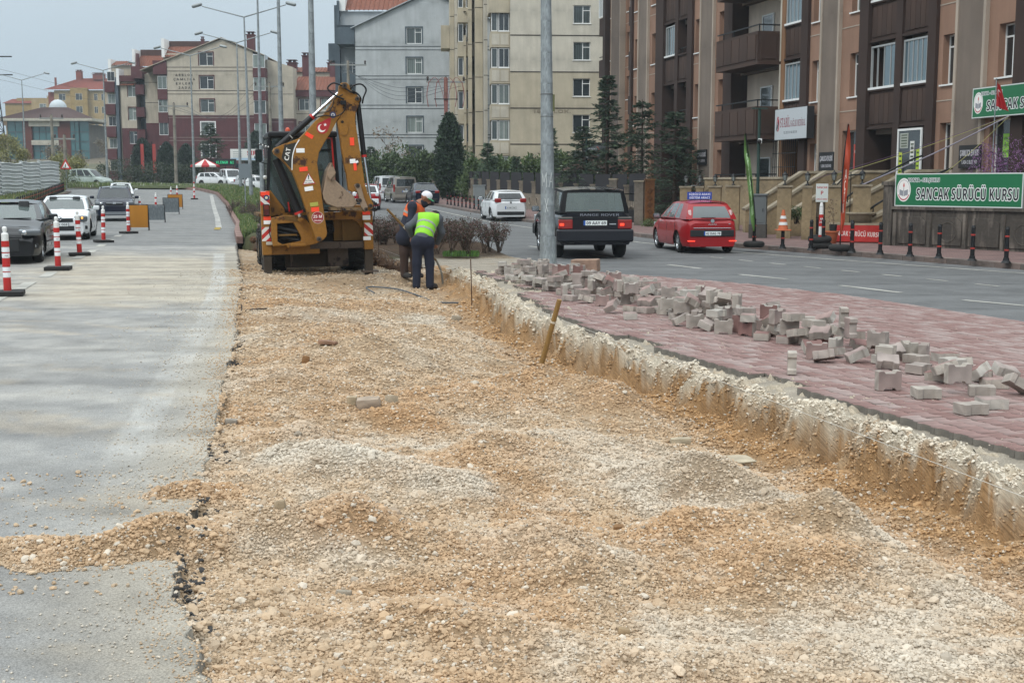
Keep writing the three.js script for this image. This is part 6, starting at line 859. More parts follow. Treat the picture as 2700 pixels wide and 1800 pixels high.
{// flags, cone, cabinets, signs by the pavement
  const tyre=(t,y=0,tilt=0,x=0)=>new G().add(new THREE.TorusGeometry(0.22,0.085,12,30),mat4(x,0.085 + y,0,PI/2 + tilt,0,0,1,1,1)).mesh('tyre',rubber,t);
  const feather=(x,d,h,w,col,label,letters,lc,bend)=>{const t=thing('feather_flag',label,'flag',x,0.13,-d,-0.15);new G().add(new THREE.TorusGeometry(0.2,0.08,12,30),mat4(0,0.08,0,PI/2)).mesh('tyre_base',rubber,t);new G().tube([V(0,0.05,0),V(0.01,0.8,0),V(-0.03 + bend*0.3,h*0.6,0),V(bend,h,0)],0.018,6,30).mesh('pole',blackMetal,t);
    const p=print(1,4,140,(g,W,H)=>{g.fillStyle=col;g.fillRect(0,0,W,H);letters.forEach((s,k)=>text(g,s,W*0.5,H*(0.2 + k*0.62/letters.length + 0.05),W*0.5,lc,{rot:-0.2}));});const nv=40,g=gridGeo(6,nv,(u,v)=>{const y=lerp(0.42,h,v),wid=w*Math.sin(Math.min(1,(1 - v)*3.2 + 0.12)*PI/2)*(1 - 0.25*(1 - v) + 0.0)*(v<0.12?0.35 + v*5.4:1),c=bend*Math.pow(v,1.6);return V(c + (u - (bend<0?0.85:0.1))*wid,y,0.05*Math.sin(v*9 + u*3) + 0.03*Math.sin(v*21));},{uv:(u,v)=>[u,v]});addMesh('cloth',g,p.mat,t);};
  feather(6.35,32.6,2.95,0.15,'#54763a','tall green feather flag on a tyre base',['G','Y','I','K','İ','Y','I','M'],'#a9c79b',-0.28);feather(8.12,30.75,3.1,0.14,'#a43c1e','tall orange feather flag on a tyre base',['','','A','Ç','I','K'],'#d9cdc4',0.1);
  {const t=thing('traffic_cone','faded orange traffic cone set over a bollard','cone',6.95,0.13 + 0.46,-31.9),o=M('#b5603a',0.7);new G().rbox(0.36,0.03,0.36,0.01,0,0.015,0).mesh('base',o,t);new G().cyl(0.13,0.03,0.5,0,0.28,0,20).mesh('body',o,t);for (const [y,r] of [[0.18,0.113],[0.34,0.081]]) new G().cyl(r + 0.002,r - 0.015,0.075,0,y,0,20,0,0,0,true).mesh('white_band',M('#cfcfcc',0.6),t);}
  {const t=thing('utility_cabinet','grey metal utility cabinet on a dark plinth behind the cone','cabinet',7.55,0.12,-38.2,-0.3),c=M('#686d6e',0.6,{metalness:0.2});new G().bbox(0.52,0.42,0.4).mesh('plinth',concMat('#5b5855'),t);new G().rbox(0.5,0.88,0.38,0.012,0,0.862,0).mesh('cabinet_body',c,t);new G().bbox(0.56,0.05,0.46,0,1.304,0).mesh('hood',c,t);new G().box(0.42,0.76,0.012,0,0.86,0.197).mesh('door',M('#5f6465',0.6,{metalness:0.2}),t);new G().box(0.02,0.1,0.02,0.16,0.86,0.212).mesh('handle',blackMetal,t);}
  {const t=thing('utility_cabinet','small grey cabinet on the far pavement beside the cypress','cabinet',-2.0,gh(-2,76) + 0.12,-76),c=M('#7f8687',0.6);new G().bbox(0.7,1.25,0.5).mesh('cabinet_body',c,t);new G().bbox(0.78,0.06,0.58,0,1.252,0).mesh('hood',c,t);new G().box(0.58,1.0,0.012,0,0.65,0.258).mesh('door',M('#747b7c',0.6),t);}
  {const t=thing('parking_sign','white parking sign for the driving school on a striped post in tyres','sign',7.92,0.13,-31.9,-0.1);tyre(t,0,0);const ty=tyre(t,0.13,0.09,-0.02);ty.position.y=0.03;new G().cyl(0.055,0.052,0.9,0,0.62,0,16).mesh('post',postWhite,t);new G().cyl(0.057,0.0565,0.3,0,0.72,0,16,0,0,0,true).cyl(0.058,0.0575,0.1,0,0.3,0,16,0,0,0,true).mesh('red_band',red,t);printMesh('lettering',0.1,0.2,300,(g,w,h)=>{text(g,'48',w/2,h*0.3,h*0.35,'#ddd');text(g,'200',w/2,h*0.7,h*0.35,'#ddd');},t,0,0.72,0.0595,0,{alpha:true});new G().cyl(0.05,0.03,0.1,0,1.13,0,12).mesh('knob',postWhite,t);printMesh('sign_face',0.29,0.45,400,(g,w,h)=>{g.fillStyle='#c4cac6';g.fillRect(0,0,w,h);text(g,'SANCAK',w/2,h*0.2,h*0.17,'#a02e30',{fit:w*0.92});text(g,'P',w/2,h*0.5,h*0.3,'#a02e30');text(g,'SÜRÜCÜ KURSU',w/2,h*0.86,h*0.12,'#a02e30',{fit:w*0.94});},t,0,1.42,0.012);new G().box(0.3,0.46,0.02,0,1.42,0).mesh('sign_board',white,t);}
  {const t=thing('flower_pot','terracotta pot with a black inner pot and thin plant','pot',8.9,0.13,-34.6);new G().lathe([[0,0],[0.12,0],[0.17,0.3],[0.19,0.3],[0.19,0.35],[0.15,0.35],[0,0.3]],18).mesh('pot',M('#9c5637',0.85),t);new G().cyl(0.09,0.11,0.22,0.03,0.42,0,14).mesh('inner_pot',M('#20201f',0.8),t);new G().rod(V(0.03,0.5,0),V(0.0,1.2,0),0.008,0.004,5).rod(V(0.02,0.7,0),V(-0.12,1.05,0.03),0.005,0.003,4).mesh('stem',bark,t);addMesh('foliage',leaves(70,(q)=>[q.r(-0.16,0.08),q.r(0.55,1.25),q.r(-0.06,0.06),0.07,[0.12,0.08,0.05]],77),leafMat,t);}
  {const t=thing('clinic_sign','white clinic sign board with a red emblem above the landing','sign',6.6 + 0.244*18.2 - 0.97*0.45,0,-68.5 + 0.97*18.2 + 0.244*0.45,-1.3238);new G().span(0,2.75,3.5,4.72,-0.3,-0.004).mesh('board',M('#2a2a2c',0.6),t);printMesh('sign_face',2.72,1.19,200,(g,w,h)=>{g.fillStyle='#b9bfc3';g.fillRect(0,0,w,h);g.fillStyle='#9c2733';g.beginPath();g.ellipse(w*0.1,h*0.48,w*0.045,h*0.25,0,0,7);g.fill();g.fillStyle='#33363c';g.beginPath();g.ellipse(w*0.085,h*0.56,w*0.03,h*0.16,0.3,0,7);g.fill();g.strokeStyle='#c3c8cb';g.lineWidth=w*0.01;g.beginPath();g.moveTo(w*0.12,h*0.28);g.quadraticCurveTo(w*0.05,h*0.42,w*0.1,h*0.5);g.quadraticCurveTo(w*0.13,h*0.6,w*0.07,h*0.7);g.stroke();text(g,'STABİL',w*0.33,h*0.45,h*0.42,'#7d1626',{font:'serif',fit:w*0.32});text(g,'SAĞLIK MEDİKAL',w*0.73,h*0.5,h*0.28,'#6a2430',{font:'serif',fit:w*0.46});text(g,'TEL: 235 35 18 - FAX: 235 35 18',w*0.5,h*0.78,h*0.11,'#44474c',{fit:w*0.42});},t,1.375,4.11,0.002);}
  for (const [s,l,y] of [[10.0,'small black house name sign on the grey pier behind the firs',3.0],[22.0,'small black house name sign left of the orange flag',2.6],[31.0,'small black house name sign under the upper green sign',2.6]]) {const t=thing('house_sign',l,'sign',6.6 + 0.244*s - 0.97*0.16,0,-68.5 + 0.97*s + 0.244*0.16,-1.3238);new G().span(-0.55,0.55,y - 0.35,y + 0.35,-0.05,0).mesh('board',M('#1e1d1f',0.6),t);printMesh('lettering',1.06,0.66,130,(g,w,h)=>{g.fillStyle='#1e1d1f';g.fillRect(0,0,w,h);text(g,'ÇAMLICA EVLERİ',w/2,h*0.32,h*0.4,'#cfcdd2',{fit:w*0.92});text(g,'1.ADA C BLOK NO',w/2,h*0.76,h*0.24,'#c2c0c6',{fit:w*0.75});},t,0,y,0.003);}
  {const t=thing('shop_sign','dark grey shop sign with a red swirl on the farther brown block','sign',5.55,gh(5.5,86),-86.5,-0.35);new G().span(-0.75,0.9,2.9,4.15,-0.25,-0.004).mesh('board',M('#3c3f42',0.6),t);printMesh('sign_face',1.6,1.2,90,(g,w,h)=>{g.fillStyle='#44484b';g.fillRect(0,0,w,h);text(g,'OPTİ',w*0.45,h*0.4,h*0.3,'#8f9496',{fit:w*0.4});g.strokeStyle='#a1493f';g.lineWidth=h*0.05;g.beginPath();g.moveTo(w*0.65,h*0.2);g.quadraticCurveTo(w*0.95,h*0.5,w*0.3,h*0.75);g.stroke();},t,0.075,3.525,0.002);for (const x of [-0.6,0.7]) new G().cyl(0.04,0.04,2.9,x,1.45,-0.1,6).mesh('post',blackMetal,t);}
  const park=(x,d,h,label)=>{const t=thing('garden_lamp',label,'lamp post',x,0.12,-d),gm=M('#1f3a33',0.5);new G().cyl(0.055,0.045,h,0,h/2,0,10).mesh('pole',gm,t);new G().box(0.5,0.04,0.12,0,h + 0.02,0).mesh('lamp_head',gm,t);const c=new G().box(0.1,0.16,0.1,0.02,h - 1.0,0.08).mesh('camera_box',white,t);new G().ball(0.07,-0.02,h - 1.02,0.16).mesh('camera_dome',blackMetal,c);};
  park(7.85,39.9,4.0,'dark green garden lamp post with a camera behind the grey cabinet');park(3.75,63,3.9,'dark green garden lamp post with a camera by the gazebo');park(-1.85,86,3.2,'thin dark garden lamp post behind the hedge');
  {const t=thing('flag_pole','small red flag with white crescent on a thin pole before the upper green sign','flag',13.62,0.12,-35.5),H=4.55;new G().cyl(0.022,0.016,H,0,H/2,0,8).mesh('pole',galvMat,t);new G().ball(0.03,0,H + 0.02,0).mesh('finial',galvMat,t);const p=print(0.6,0.9,200,(g,w,h)=>{g.fillStyle='#a51d22';g.fillRect(0,0,w,h);g.fillStyle='#ddd6d4';g.beginPath();g.arc(w*0.35,h*0.4,w*0.24,0,7);g.fill();g.fillStyle='#a51d22';g.beginPath();g.arc(w*0.43,h*0.43,w*0.19,0,7);g.fill();});const g=gridGeo(14,16,(u,v)=>V(u*(0.12 + 0.24*(1 - v)) + 0.02,H - 0.04 - (1 - v)*0.68 - u*0.16,0.05*Math.sin(u*9 + v*2)*(0.3 + u)),{uv:(u,v)=>[u,v]});addMesh('cloth',g,p.mat,t);}
  const rope=(a,b,col,r,label)=>{const m=a.clone().lerp(b,0.5);m.y -=0.06;tag(new G().tube([a,m,b],r,5,24).mesh('guy_rope',M(col,0.8)),label,'rope');};
  const K=V(13.9,3.65,-35.2);rope(K,V(9.3,2.0,-36.2),'#9c9860',0.008,'yellow rope from the upper green sign down to the lantern pillar');rope(K,V(9.9,1.75,-35.3),'#8a8590',0.02,'thick grey rope from the upper green sign to the stickered pillar');rope(K,V(11.5,1.95,-33.6),'#9c9860',0.008,'yellow rope from the upper green sign to the relief wall');rope(K,V(9.0,1.9,-37.5),'#5e4462',0.006,'thin purple rope across the shop front');
  bush('judas_shrub','purple flowering shrub behind the big green sign','shrub',13.25,32.4,{w:2.2,h:1.0,dp:0.9,n:3400,s:0.05,col:[0.09,0.035,0.1],col2:[0.2,0.09,0.21],seed:303,lift:1.75});
  bush('garden_shrub','small green plant in the bed between the beige pillars','shrub',8.75,38.4,{w:0.5,h:0.4,dp:0.3,n:700,s:0.06,seed:304,lift:0.65});
  bush('garden_shrub','small weed at the foot of the grey gate post','shrub',5.3,48,{w:0.5,h:0.3,dp:0.3,n:400,s:0.06,seed:305,lift:0.1});
}
{// tools and odd stones in the dug strip
  const ry=rnd(55);
  {const t=thing('wooden_handle','weathered wooden tool handle stuck upright in the gravel mound','tool handle');const a=V(0.25,soilY(0.25,12.0) - 0.12,-12.0),b=V(0.455,0.69,-11.85);new G().rod(a,b,0.027,0.024,14).mesh('shaft',M('#a5854f',0.85,{map:TEX.wood}),t);const m=a.clone().lerp(b,0.72),q=new THREE.Quaternion().setFromUnitVectors(V(0,1,0),b.clone().sub(a).normalize());const r=new G().cyl(0.0275,0.0275,0.02,0,0,0,14).mesh('ring',M('#c4b9a4',0.7),t);r.position.copy(m);r.quaternion.copy(q);}
  tag(new G().rod(V(-0.68,soilY(-0.68,21) - 0.1,-21),V(-0.7,0.52,-21),0.009,0.009,8).mesh('survey_rod',M('#4f3322',0.9,{metalness:0.3})),'thin rusty iron rod standing at the trench edge','rod');
  tag(new G().rod(V(-3.2,0.0,-29.8),V(-3.2,0.75,-29.8),0.008,0.008,6).mesh('survey_rod',M('#4f3322',0.9,{metalness:0.3})),'thin rusty rod on the rose bank beside the digger','rod');
  tag(new G().tube([V(-3.2,0.25,-29.8),V(-0.68,0.12,-21),V(0.3,0.14,-16.4),V(1.55,0.14,-11.2),V(2.62,0.17,-6.6),V(3.4,0.17,-3.4)],0.0016,5,80).mesh('string_line',M('#cfccc4',0.8)),'thin white string line stretched along the trench edge','string');
  tag(new G().tube([V(-2.55,soilY(-2.55,22.9) + 0.02,-22.9),V(-2.75,soilY(-2.7,23.6) + 0.04,-23.5),V(-2.3,soilY(-2.3,23.7) + 0.05,-23.6),V(-1.75,soilY(-1.75,22.6) + 0.02,-22.6),V(-1.3,soilY(-1.3,21.7) + 0.01,-21.8),V(-0.95,soilY(-0.95,21.9) + 0.03,-21.9)],0.014,8,60).mesh('hose',M('#4b5258',0.6)),'dark grey hose lying at the feet of the workers','hose');
  const stoneMat=(col)=>{const m=concMat(col).clone();m.color.multiply(new THREE.Color(1.4,1.3,1.15));return m;};
  const rock=(x,d,w,h,dp,col,label,rot=0.3,up=0.35,seed=1)=>{const r=rnd(seed*31 + 7),g=new THREE.BoxGeometry(1,1,1,4,3,4),p=g.attributes.position;for (let k=0;k<p.count;k++) {const v=V(p.getX(k),p.getY(k),p.getZ(k)),n=1 + 0.14*noise(v.x*3.1 + seed*7,v.y*3 + v.z*4.3),l=Math.max(0.001,v.length()),s=lerp(1,0.62/l,0.38);p.setXYZ(k,v.x*w*n*s,v.y*h*n*s,v.z*dp*n*s);} g.computeVertexNormals();const o=addMesh('stone',new G().add(g).geo(),stoneMat(col));o.position.set(x,soilY(x,d) + h*up,-d);o.rotation.set(ry.r(-0.15,0.15),rot,ry.r(-0.15,0.15));tag(o,label,'stone');};
  rock(-0.72,6.72,0.19,0.05,0.12,'#bcada0','flat pinkish stone slab half buried near the orange mound',0.3,0.3,3);rock(-1.2,10.2,0.19,0.09,0.13,'#b9aea6','squared grey block lying in the middle of the gravel',0.1,0.4,4);rock(-1.04,10.55,0.1,0.09,0.09,'#c9c0b2','pale round rock right of the squared grey block',0.5,0.45,5);rock(-1.35,10.3,0.08,0.07,0.07,'#c6baa6','pale rock left of the squared grey block',0,0.4,6);rock(-2.2,9.55,0.09,0.045,0.07,'#a9a7a6','small grey brick bit near the broken asphalt edge',0.2,0.4,7);rock(-1.93,12.9,0.2,0.04,0.07,'#a08272','reddish brick bit lying on the mound slope',-0.3,0.5,8);rock(-2.05,12.2,0.07,0.08,0.06,'#a07c58','brown clod below the reddish brick bit',0,0.4,9);rock(1.72,9.4,0.3,0.02,0.2,'#c9c4b8','white lime patch slab at the foot of the bank',0.2,0.3,10);rock(1.3,8.3,0.03,0.13,0.05,'#a8a193','thin grey shard standing upright in the gravel',0,0.4,11);rock(-0.78,5.55,0.07,0.03,0.04,'#b5b0a9','small flat grey stone in front of the orange mound',0,0.4,12);rock(-1.02,6.45,0.07,0.035,0.05,'#b2ada6','flat grey stone left of the pinkish slab',0,0.4,13);rock(-1.2,6.25,0.055,0.045,0.05,'#bcae9a','rounded pale stone left of the orange mound',0,0.4,14);rock(1.35,9.75,0.16,0.06,0.1,'#c6bfb0','crumbled white lump under the bank',0,0.4,15);rock(-0.85,18.8,0.14,0.09,0.1,'#aaa59c','grey stone lying on the far trench floor',0,0.4,16);rock(0.5,5.35,0.055,0.04,0.05,'#b9a68c','rounded tan cobble in the front gravel',0,0.4,17);rock(0.62,7.0,0.06,0.04,0.05,'#9b7a58','brown clod beside the front mound',0,0.4,18);
  {const t=tag(new G().tube([V(-3.9,soilY(-3.9,17.7) + 0.1,-17.8),V(-3.86,soilY(-3.86,17.6) + 0.03,-17.65),V(-3.7,soilY(-3.7,17.5) + 0.015,-17.5),V(-3.5,soilY(-3.5,17.6) + 0.02,-17.6)],0.012,6).mesh('bent_bar',M('#3d3128',0.9)),'bent dark bar sticking out of the gravel near the digger','bar');}
}
// ================================================================ VEHICLES
const glassMat=new THREE.MeshPhysicalMaterial({color:new THREE.Color(0.42,0.52,0.5),roughness:0.03,transmission:0.8,thickness:0,specularIntensity:1,side:THREE.DoubleSide}),tintMat=new THREE.MeshPhysicalMaterial({color:new THREE.Color(0.1,0.12,0.125),roughness:0.04,transmission:0.75,thickness:0,side:THREE.DoubleSide});
const paint=(hex,metal=0)=>M(hex,metal?0.4:0.5,{phys:true,clearcoat:0.7,clearcoatRoughness:0.05,metalness:metal,specularIntensity:0.35}),trim=M('#1c1d1f',0.65),tailRed=M('#8c1512',0.2,{phys:true,clearcoat:1}),lampClear=M('#b9bfc4',0.12,{phys:true,clearcoat:1,metalness:0.35}),cabin=M('#232427',0.9),cabinSeat=M('#3a3b3d',0.9);
function wheelGeo(R,w) {return {tyre:new G().lathe([[R*0.64,-w/2],[R*0.9,-w/2],[R*0.985,-w*0.36],[R,0],[R*0.985,w*0.36],[R*0.9,w/2],[R*0.64,w/2]],28,mat4(0,0,0,0,0,PI/2)).geo(),rim:(()=>{const g=new G().lathe([[R*0.64,-w*0.45],[R*0.6,-w*0.1],[R*0.55,w*0.2],[R*0.58,w*0.4],[R*0.65,w*0.46]],24,mat4(0,0,0,0,0,-PI/2));g.cyl(R*0.14,R*0.12,w*0.2,w*0.36,0,0,12,0,0,PI/2);for (let k=0;k<7;k++) {const a=k/7*2*PI;g.bar(V(w*0.36,Math.cos(a)*R*0.1,Math.sin(a)*R*0.1),V(w*0.38,Math.cos(a)*R*0.6,Math.sin(a)*R*0.6),R*0.15,w*0.12,V(1,0,0));} return g.geo();})()};}
function carPlate(t,s,z,y,ry,w=0.5) {new G().box(w + 0.02,0.125,0.012,0,y,z - (ry?-1:1)*0.008).mesh('plate_holder',trim,t);printMesh('number_plate',w,0.112,500,(g,W,H)=>{g.fillStyle='#dfe3e3';g.fillRect(0,0,W,H);g.fillStyle='#2456a8';g.fillRect(0,0,W*0.08,H);text(g,s,W*0.54,H*0.54,H*0.86,'#1c1e22',{fit:W*0.84});},t,0,y,z,ry,{rough:0.35});}
function car(S) {
  const {L,W,H,gc=0.2,R=0.31,ax=[L*0.3,-L*0.3],belt,wsB,wsT,rwT,rwB,tumble=0.8,top,label,group}=S,t=thing('parked_car',label,S.cat??'car',S.x,gh(S.x,S.d) + (S.lift??0.004),-S.d,S.ry,group);if (S.name) t.name=numbered(S.name);if (S.scale) t.scale.setScalar(S.scale);
  const body=S.paint,hw=W/2,yTop=(z)=>{for (let k=1;k<top.length;k++) if (z<=top[k][0]||k===top.length - 1) {const [a,b]=[top[k - 1],top[k]],u=clamp((z - a[0])/(b[0] - a[0]),0,1);return lerp(a[1],b[1],u*u*(3 - 2*u));} };
  const plan=(z)=>{const e=(L/2 - Math.abs(z));return hw*(1 - (S.round??0.13)*Math.pow(1 - Math.min(1,e/0.75),2.2));};
  const yBot=(z)=>{let y=gc;for (const a of ax) {const r=R*1.16,q=r*r - (z - a)*(z - a);if (q>0) y=Math.max(y,R + Math.sqrt(q)*0.98);} return y;};
  const px=[[0,0.93],[0.08,0.97],[0.3,1],[0.55,0.995],[0.72,0.975],[0.86,0.95],[0.95,0.91],[0.985,0.86],[1,0.74]],pxf=(v)=>{for (let k=1;k<px.length;k++) if (v<=px[k][0]) return lerp(px[k - 1][1],px[k][1],(v - px[k - 1][0])/(px[k][0] - px[k - 1][0]));return 0.74;};
  const zs=[];for (let k=0;k<=64;k++) zs.push(lerp(-L/2,L/2,k/64));for (const a of ax) for (const s of [-1,1]) zs.push(a + s*R*1.159,a + s*R*1.1);zs.sort((a,b)=>a - b);
  const M2=12,N=zs.length;const sect=(z,i)=>{const yt=yTop(z),yb=Math.min(yBot(z),yt - 0.06),p=plan(z),u=i/M2,y=lerp(yb,yt,u);return [p*pxf(clamp((y - gc)/(yt - gc),0,1)),y];};
  // shell: up one flank, over the top, down the other
  const row=2*M2 + 3,P=gridGeo(row - 1,N - 1,(u,v)=>{const z=zs[Math.round(v*(N - 1))],k=Math.round(u*(row - 1));let x,y;if (k<=M2) {[x,y]=sect(z,k);x=-x;} else if (k===M2 + 1) {x=0;y=yTop(z) + 0.035*sm(0,0.3,L/2 - Math.abs(z));} else[x,y]=sect(z,row - 1 - k);return V(x,y,z);});
  {const i=P.index.array;for (let k=0;k<i.length;k +=3) {const q=i[k + 1];i[k + 1]=i[k + 2];i[k + 2]=q;} P.computeVertexNormals();}
  const shell=new G().add(P);for (const [k,s] of [[0,-1],[N - 1,1]]) {const z=zs[k];for (let i=0;i<M2;i++) {const a=sect(z,i),b=sect(z,i + 1),q=[V(-a[0],a[1],z),V(a[0],a[1],z),V(b[0],b[1],z),V(-b[0],b[1],z)];s>0?shell.quad(...q):shell.quad(q[1],q[0],q[3],q[2]);} }
  shell.mesh('body',body,t);new G().box(W*0.8,0.16,L*0.9,0,gc + 0.1,0).box(W*0.66,0.3,L*0.8,0,gc + 0.32,0).mesh('underbody',trim,t);
  // greenhouse patches: frames in paint, panes in glass
  const zf=(v)=>lerp(wsB,wsT,v),zr=(v)=>lerp(rwB,rwT,Math.pow(v,S.rwCurve??1)),roofY=(u)=>H - 0.03 - 0.06*Math.pow(2*u - 1,2),side=(s,u,v)=>{const z=lerp(zr(v),zf(v),u),b=Math.max(belt - 0.03,Math.min(belt,yTop(z)));return V(s*lerp(hw*0.93,hw*tumble,Math.pow(v,1.25))*(1 - 0.06*Math.pow(Math.abs(2*u - 1),3)),lerp(b - 0.01,roofY(u),v),z);};
  const front=(u,v)=>{const c=side(1,1,v);return V(c.x*(2*u - 1),c.y + 0.01*(1 - Math.pow(2*u - 1,2)),c.z + 0.13*(1 - Math.pow(2*u - 1,2)));},rear=(u,v)=>{const c=side(1,0,v);return V(c.x*(2*u - 1),c.y + 0.01*(1 - Math.pow(2*u - 1,2)),c.z - 0.09*(1 - Math.pow(2*u - 1,2)));};
  const patch=(fn,u0,u1,v0,v1,nu=8,nv=5)=>gridGeo(nu,nv,(u,v)=>fn(lerp(u0,u1,u),lerp(v0,v1,v)));
  const fm=S.frame??body,ring=(fn,[u0,u1,v0,v1],g)=>{g.add(patch(fn,0,u0,0,1)).add(patch(fn,u1,1,0,1)).add(patch(fn,u0,u1,0,v0,8,1)).add(patch(fn,u0,u1,v1,1,8,2));};
  const fw=new G();ring(front,[0.06,0.94,0.03,0.9],fw);const wf=fw.mesh('windscreen_frame',body,t);addMesh('windscreen',patch(front,0.06,0.94,0.03,0.9),S.glass??glassMat,wf);
  const rwin=S.rearWin??[0.08,0.92,0.12,0.88],rg=new G();ring(rear,rwin,rg);const rf=rg.mesh('rear_window_frame',fm,t);if (!S.noRear) addMesh('rear_window',patch(rear,...rwin),S.rearGlass??S.glass??glassMat,rf);else rf.add(shade(new THREE.Mesh(patch(rear,...rwin),body)));
  for (const s of [-1,1]) {const g=new G(),fn=(u,v)=>side(s,u,v),wins=S.wins??[[0.12,0.34],[0.38,0.64],[0.68,0.93]];let u=0;for (const [a,b] of wins) {g.add(patch(fn,u,a,0,1,3));g.add(patch(fn,a,b,0,0.06,6,1)).add(patch(fn,a,b,0.9,1,6,2));u=b;} g.add(patch(fn,u,1,0,1,3));const fr=g.mesh('side_frame',fm,t);for (const [a,b] of wins) addMesh('side_window',patch(fn,a,b,0.06,0.9),S.rearGlass??S.glass??glassMat,fr);}
  addMesh('roof',gridGeo(12,12,(u,v)=>{const c=side(1,v,1),s=2*u - 1;const zb=v>0.5?0.13*(1 - s*s)*Math.pow(v*2 - 1,6):-0.09*(1 - s*s)*Math.pow(1 - v*2,6);return V(c.x*s,c.y + 0.045*(1 - s*s) + 0.002,c.z + zb);}),body,t);
  {const g=new G().box(hw*1.7,0.03,Math.abs(wsB - rwB)*0.9,0,belt + 0.012,(wsB + rwB)/2);g.mesh('interior',cabin,t);for (const [x,z] of [[-0.36,0.15],[0.36,0.15],[-0.38,-0.75],[0.38,-0.75]]) new G().rbox(0.46,0.28,0.12,0.05,x,belt + 0.1,z).rbox(0.24,0.17,0.1,0.04,x,belt + 0.32,z).mesh('seat',cabinSeat,t);}
  const wg=wheelGeo(R,S.tw??0.2);for (const z of ax) for (const s of [-1,1]) {const o=addMesh('wheel',wg.tyre,rubber,t);o.position.set(s*(hw*0.93 - (S.tw??0.2)/2 + 0.01),R,z);const r=addMesh('rim',wg.rim,S.rim??chrome,o);if (s<0) r.rotation.y=PI;}
  for (const s of [-1,1]) {const m=new G().rbox(0.2,0.14,0.11,0.045,s*(hw + 0.12),belt + 0.04,wsB - 0.42).box(0.14,0.03,0.04,s*(hw + 0.0),belt - 0.02,wsB - 0.42).mesh('mirror',S.mirror??body,t);new G().box(0.17,0.11,0.006,s*(hw + 0.12),belt + 0.04,wsB - 0.478).mesh('mirror_glass',chrome,m);for (const z of [0.32,-0.55]) new G().rbox(0.02,0.03,0.16,0.008,s*(hw + 0.003),belt - 0.13,z).mesh('door_handle',S.handle??body,t);for (const z of S.doors??[wsB - 0.25,-0.12,-1.05]) new G().box(0.006,belt - gc - 0.25,0.012,s*(hw*0.994),(belt + gc)/2,z).mesh('door_gap',trim,t);}
  const b=(n,m,w,h,d,x,y,z,r=0.02,ry=0,rx=0)=>new G().rbox(w,h,d,Math.min(r,w*0.45,h*0.45,d*0.45),x,y,z,rx,ry).mesh(n,m,t);
  S.details?.(t,b,L/2,hw);return t;
}
const lit=M('#ff5a3a',0.3,{emissive:'#ff2a18',emissiveIntensity:1.6});
const navy=paint('#0a0c18'),carRed=paint('#94141a'),carWhite=paint('#d5d8da'),carGrey=paint('#0e0f12',0.1),carBlue=paint('#0c1428',0.1),silver=paint('#8a837a',0.5);
car({name:'dark_off_roader',cat:'car',label:'dark blue square backed off-roader with lit tail lamps behind the lamp pole',paint:navy,x:1.72,d:31.75,ry:PI + 0.105,L:4.7,W:1.88,H:1.7,gc:0.34,R:0.375,tw:0.24,ax:[1.38,-1.37],belt:1.1,wsB:1.0,wsT:0.35,rwT:-2.1,rwB:-2.26,tumble:0.82,round:0.08,top:[[-2.35,1.08],[-2.2,1.1],[1.0,1.1],[2.1,1.02],[2.35,0.86]],rearWin:[0.07,0.93,0.07,0.9],wins:[[0.04,0.27],[0.33,0.6],[0.65,0.93]],glass:new THREE.MeshPhysicalMaterial({color:new THREE.Color(0.32,0.4,0.385),roughness:0.03,transmission:0.75,thickness:0,side:THREE.DoubleSide}),frame:M('#0c0d10',0.5,{phys:true,specularIntensity:0.3}),details(t,b,e,hw) {
  for (const s of [-1,1]) {b('tail_light',tailRed,0.34,0.22,0.1,s*(hw - 0.23),0.83,-e + 0.02);b('reverse_light',M('#5d5a55',0.2),0.34,0.05,0.1,s*(hw - 0.23),0.975,-e + 0.02);b('brake_lamp',lit,0.1,0.06,0.02,s*(hw - (s<0?0.3:0.14)),0.82,-e - 0.03);b('exhaust',trim,0.16,0.06,0.1,s*0.58,0.4,-e + 0.02);b('headlight',lampClear,0.4,0.18,0.08,s*0.68,0.86,e - 0.05);}
  b('bumper',M('#11131c',0.45),1.84,0.3,0.22,0,0.56,-e + 0.04,0.05);b('bumper',trim,1.84,0.3,0.22,0,0.58,e - 0.06,0.05);b('third_brake_light',M('#a03a30',0.3),0.26,0.04,0.02,0.02,1.16,-e + 0.06);carPlate(t,'09 AAY 69',-e - 0.012,0.86,PI,0.56);b('badge',chrome,0.16,0.03,0.01,-0.42,0.83,-e - 0.005,0.003);b('tailgate_seam',trim,1.5,0.012,0.01,0,0.99,-e - 0.003,0.003);
  printMesh('lettering',0.95,0.08,300,(g,w,h)=>text(g,'RANGE ROVER',w/2,h/2,h,'#8b8f9a',{fit:w,weight:'normal'}),t,-0.1,1.05,-e - 0.008,PI,{alpha:true});
} });
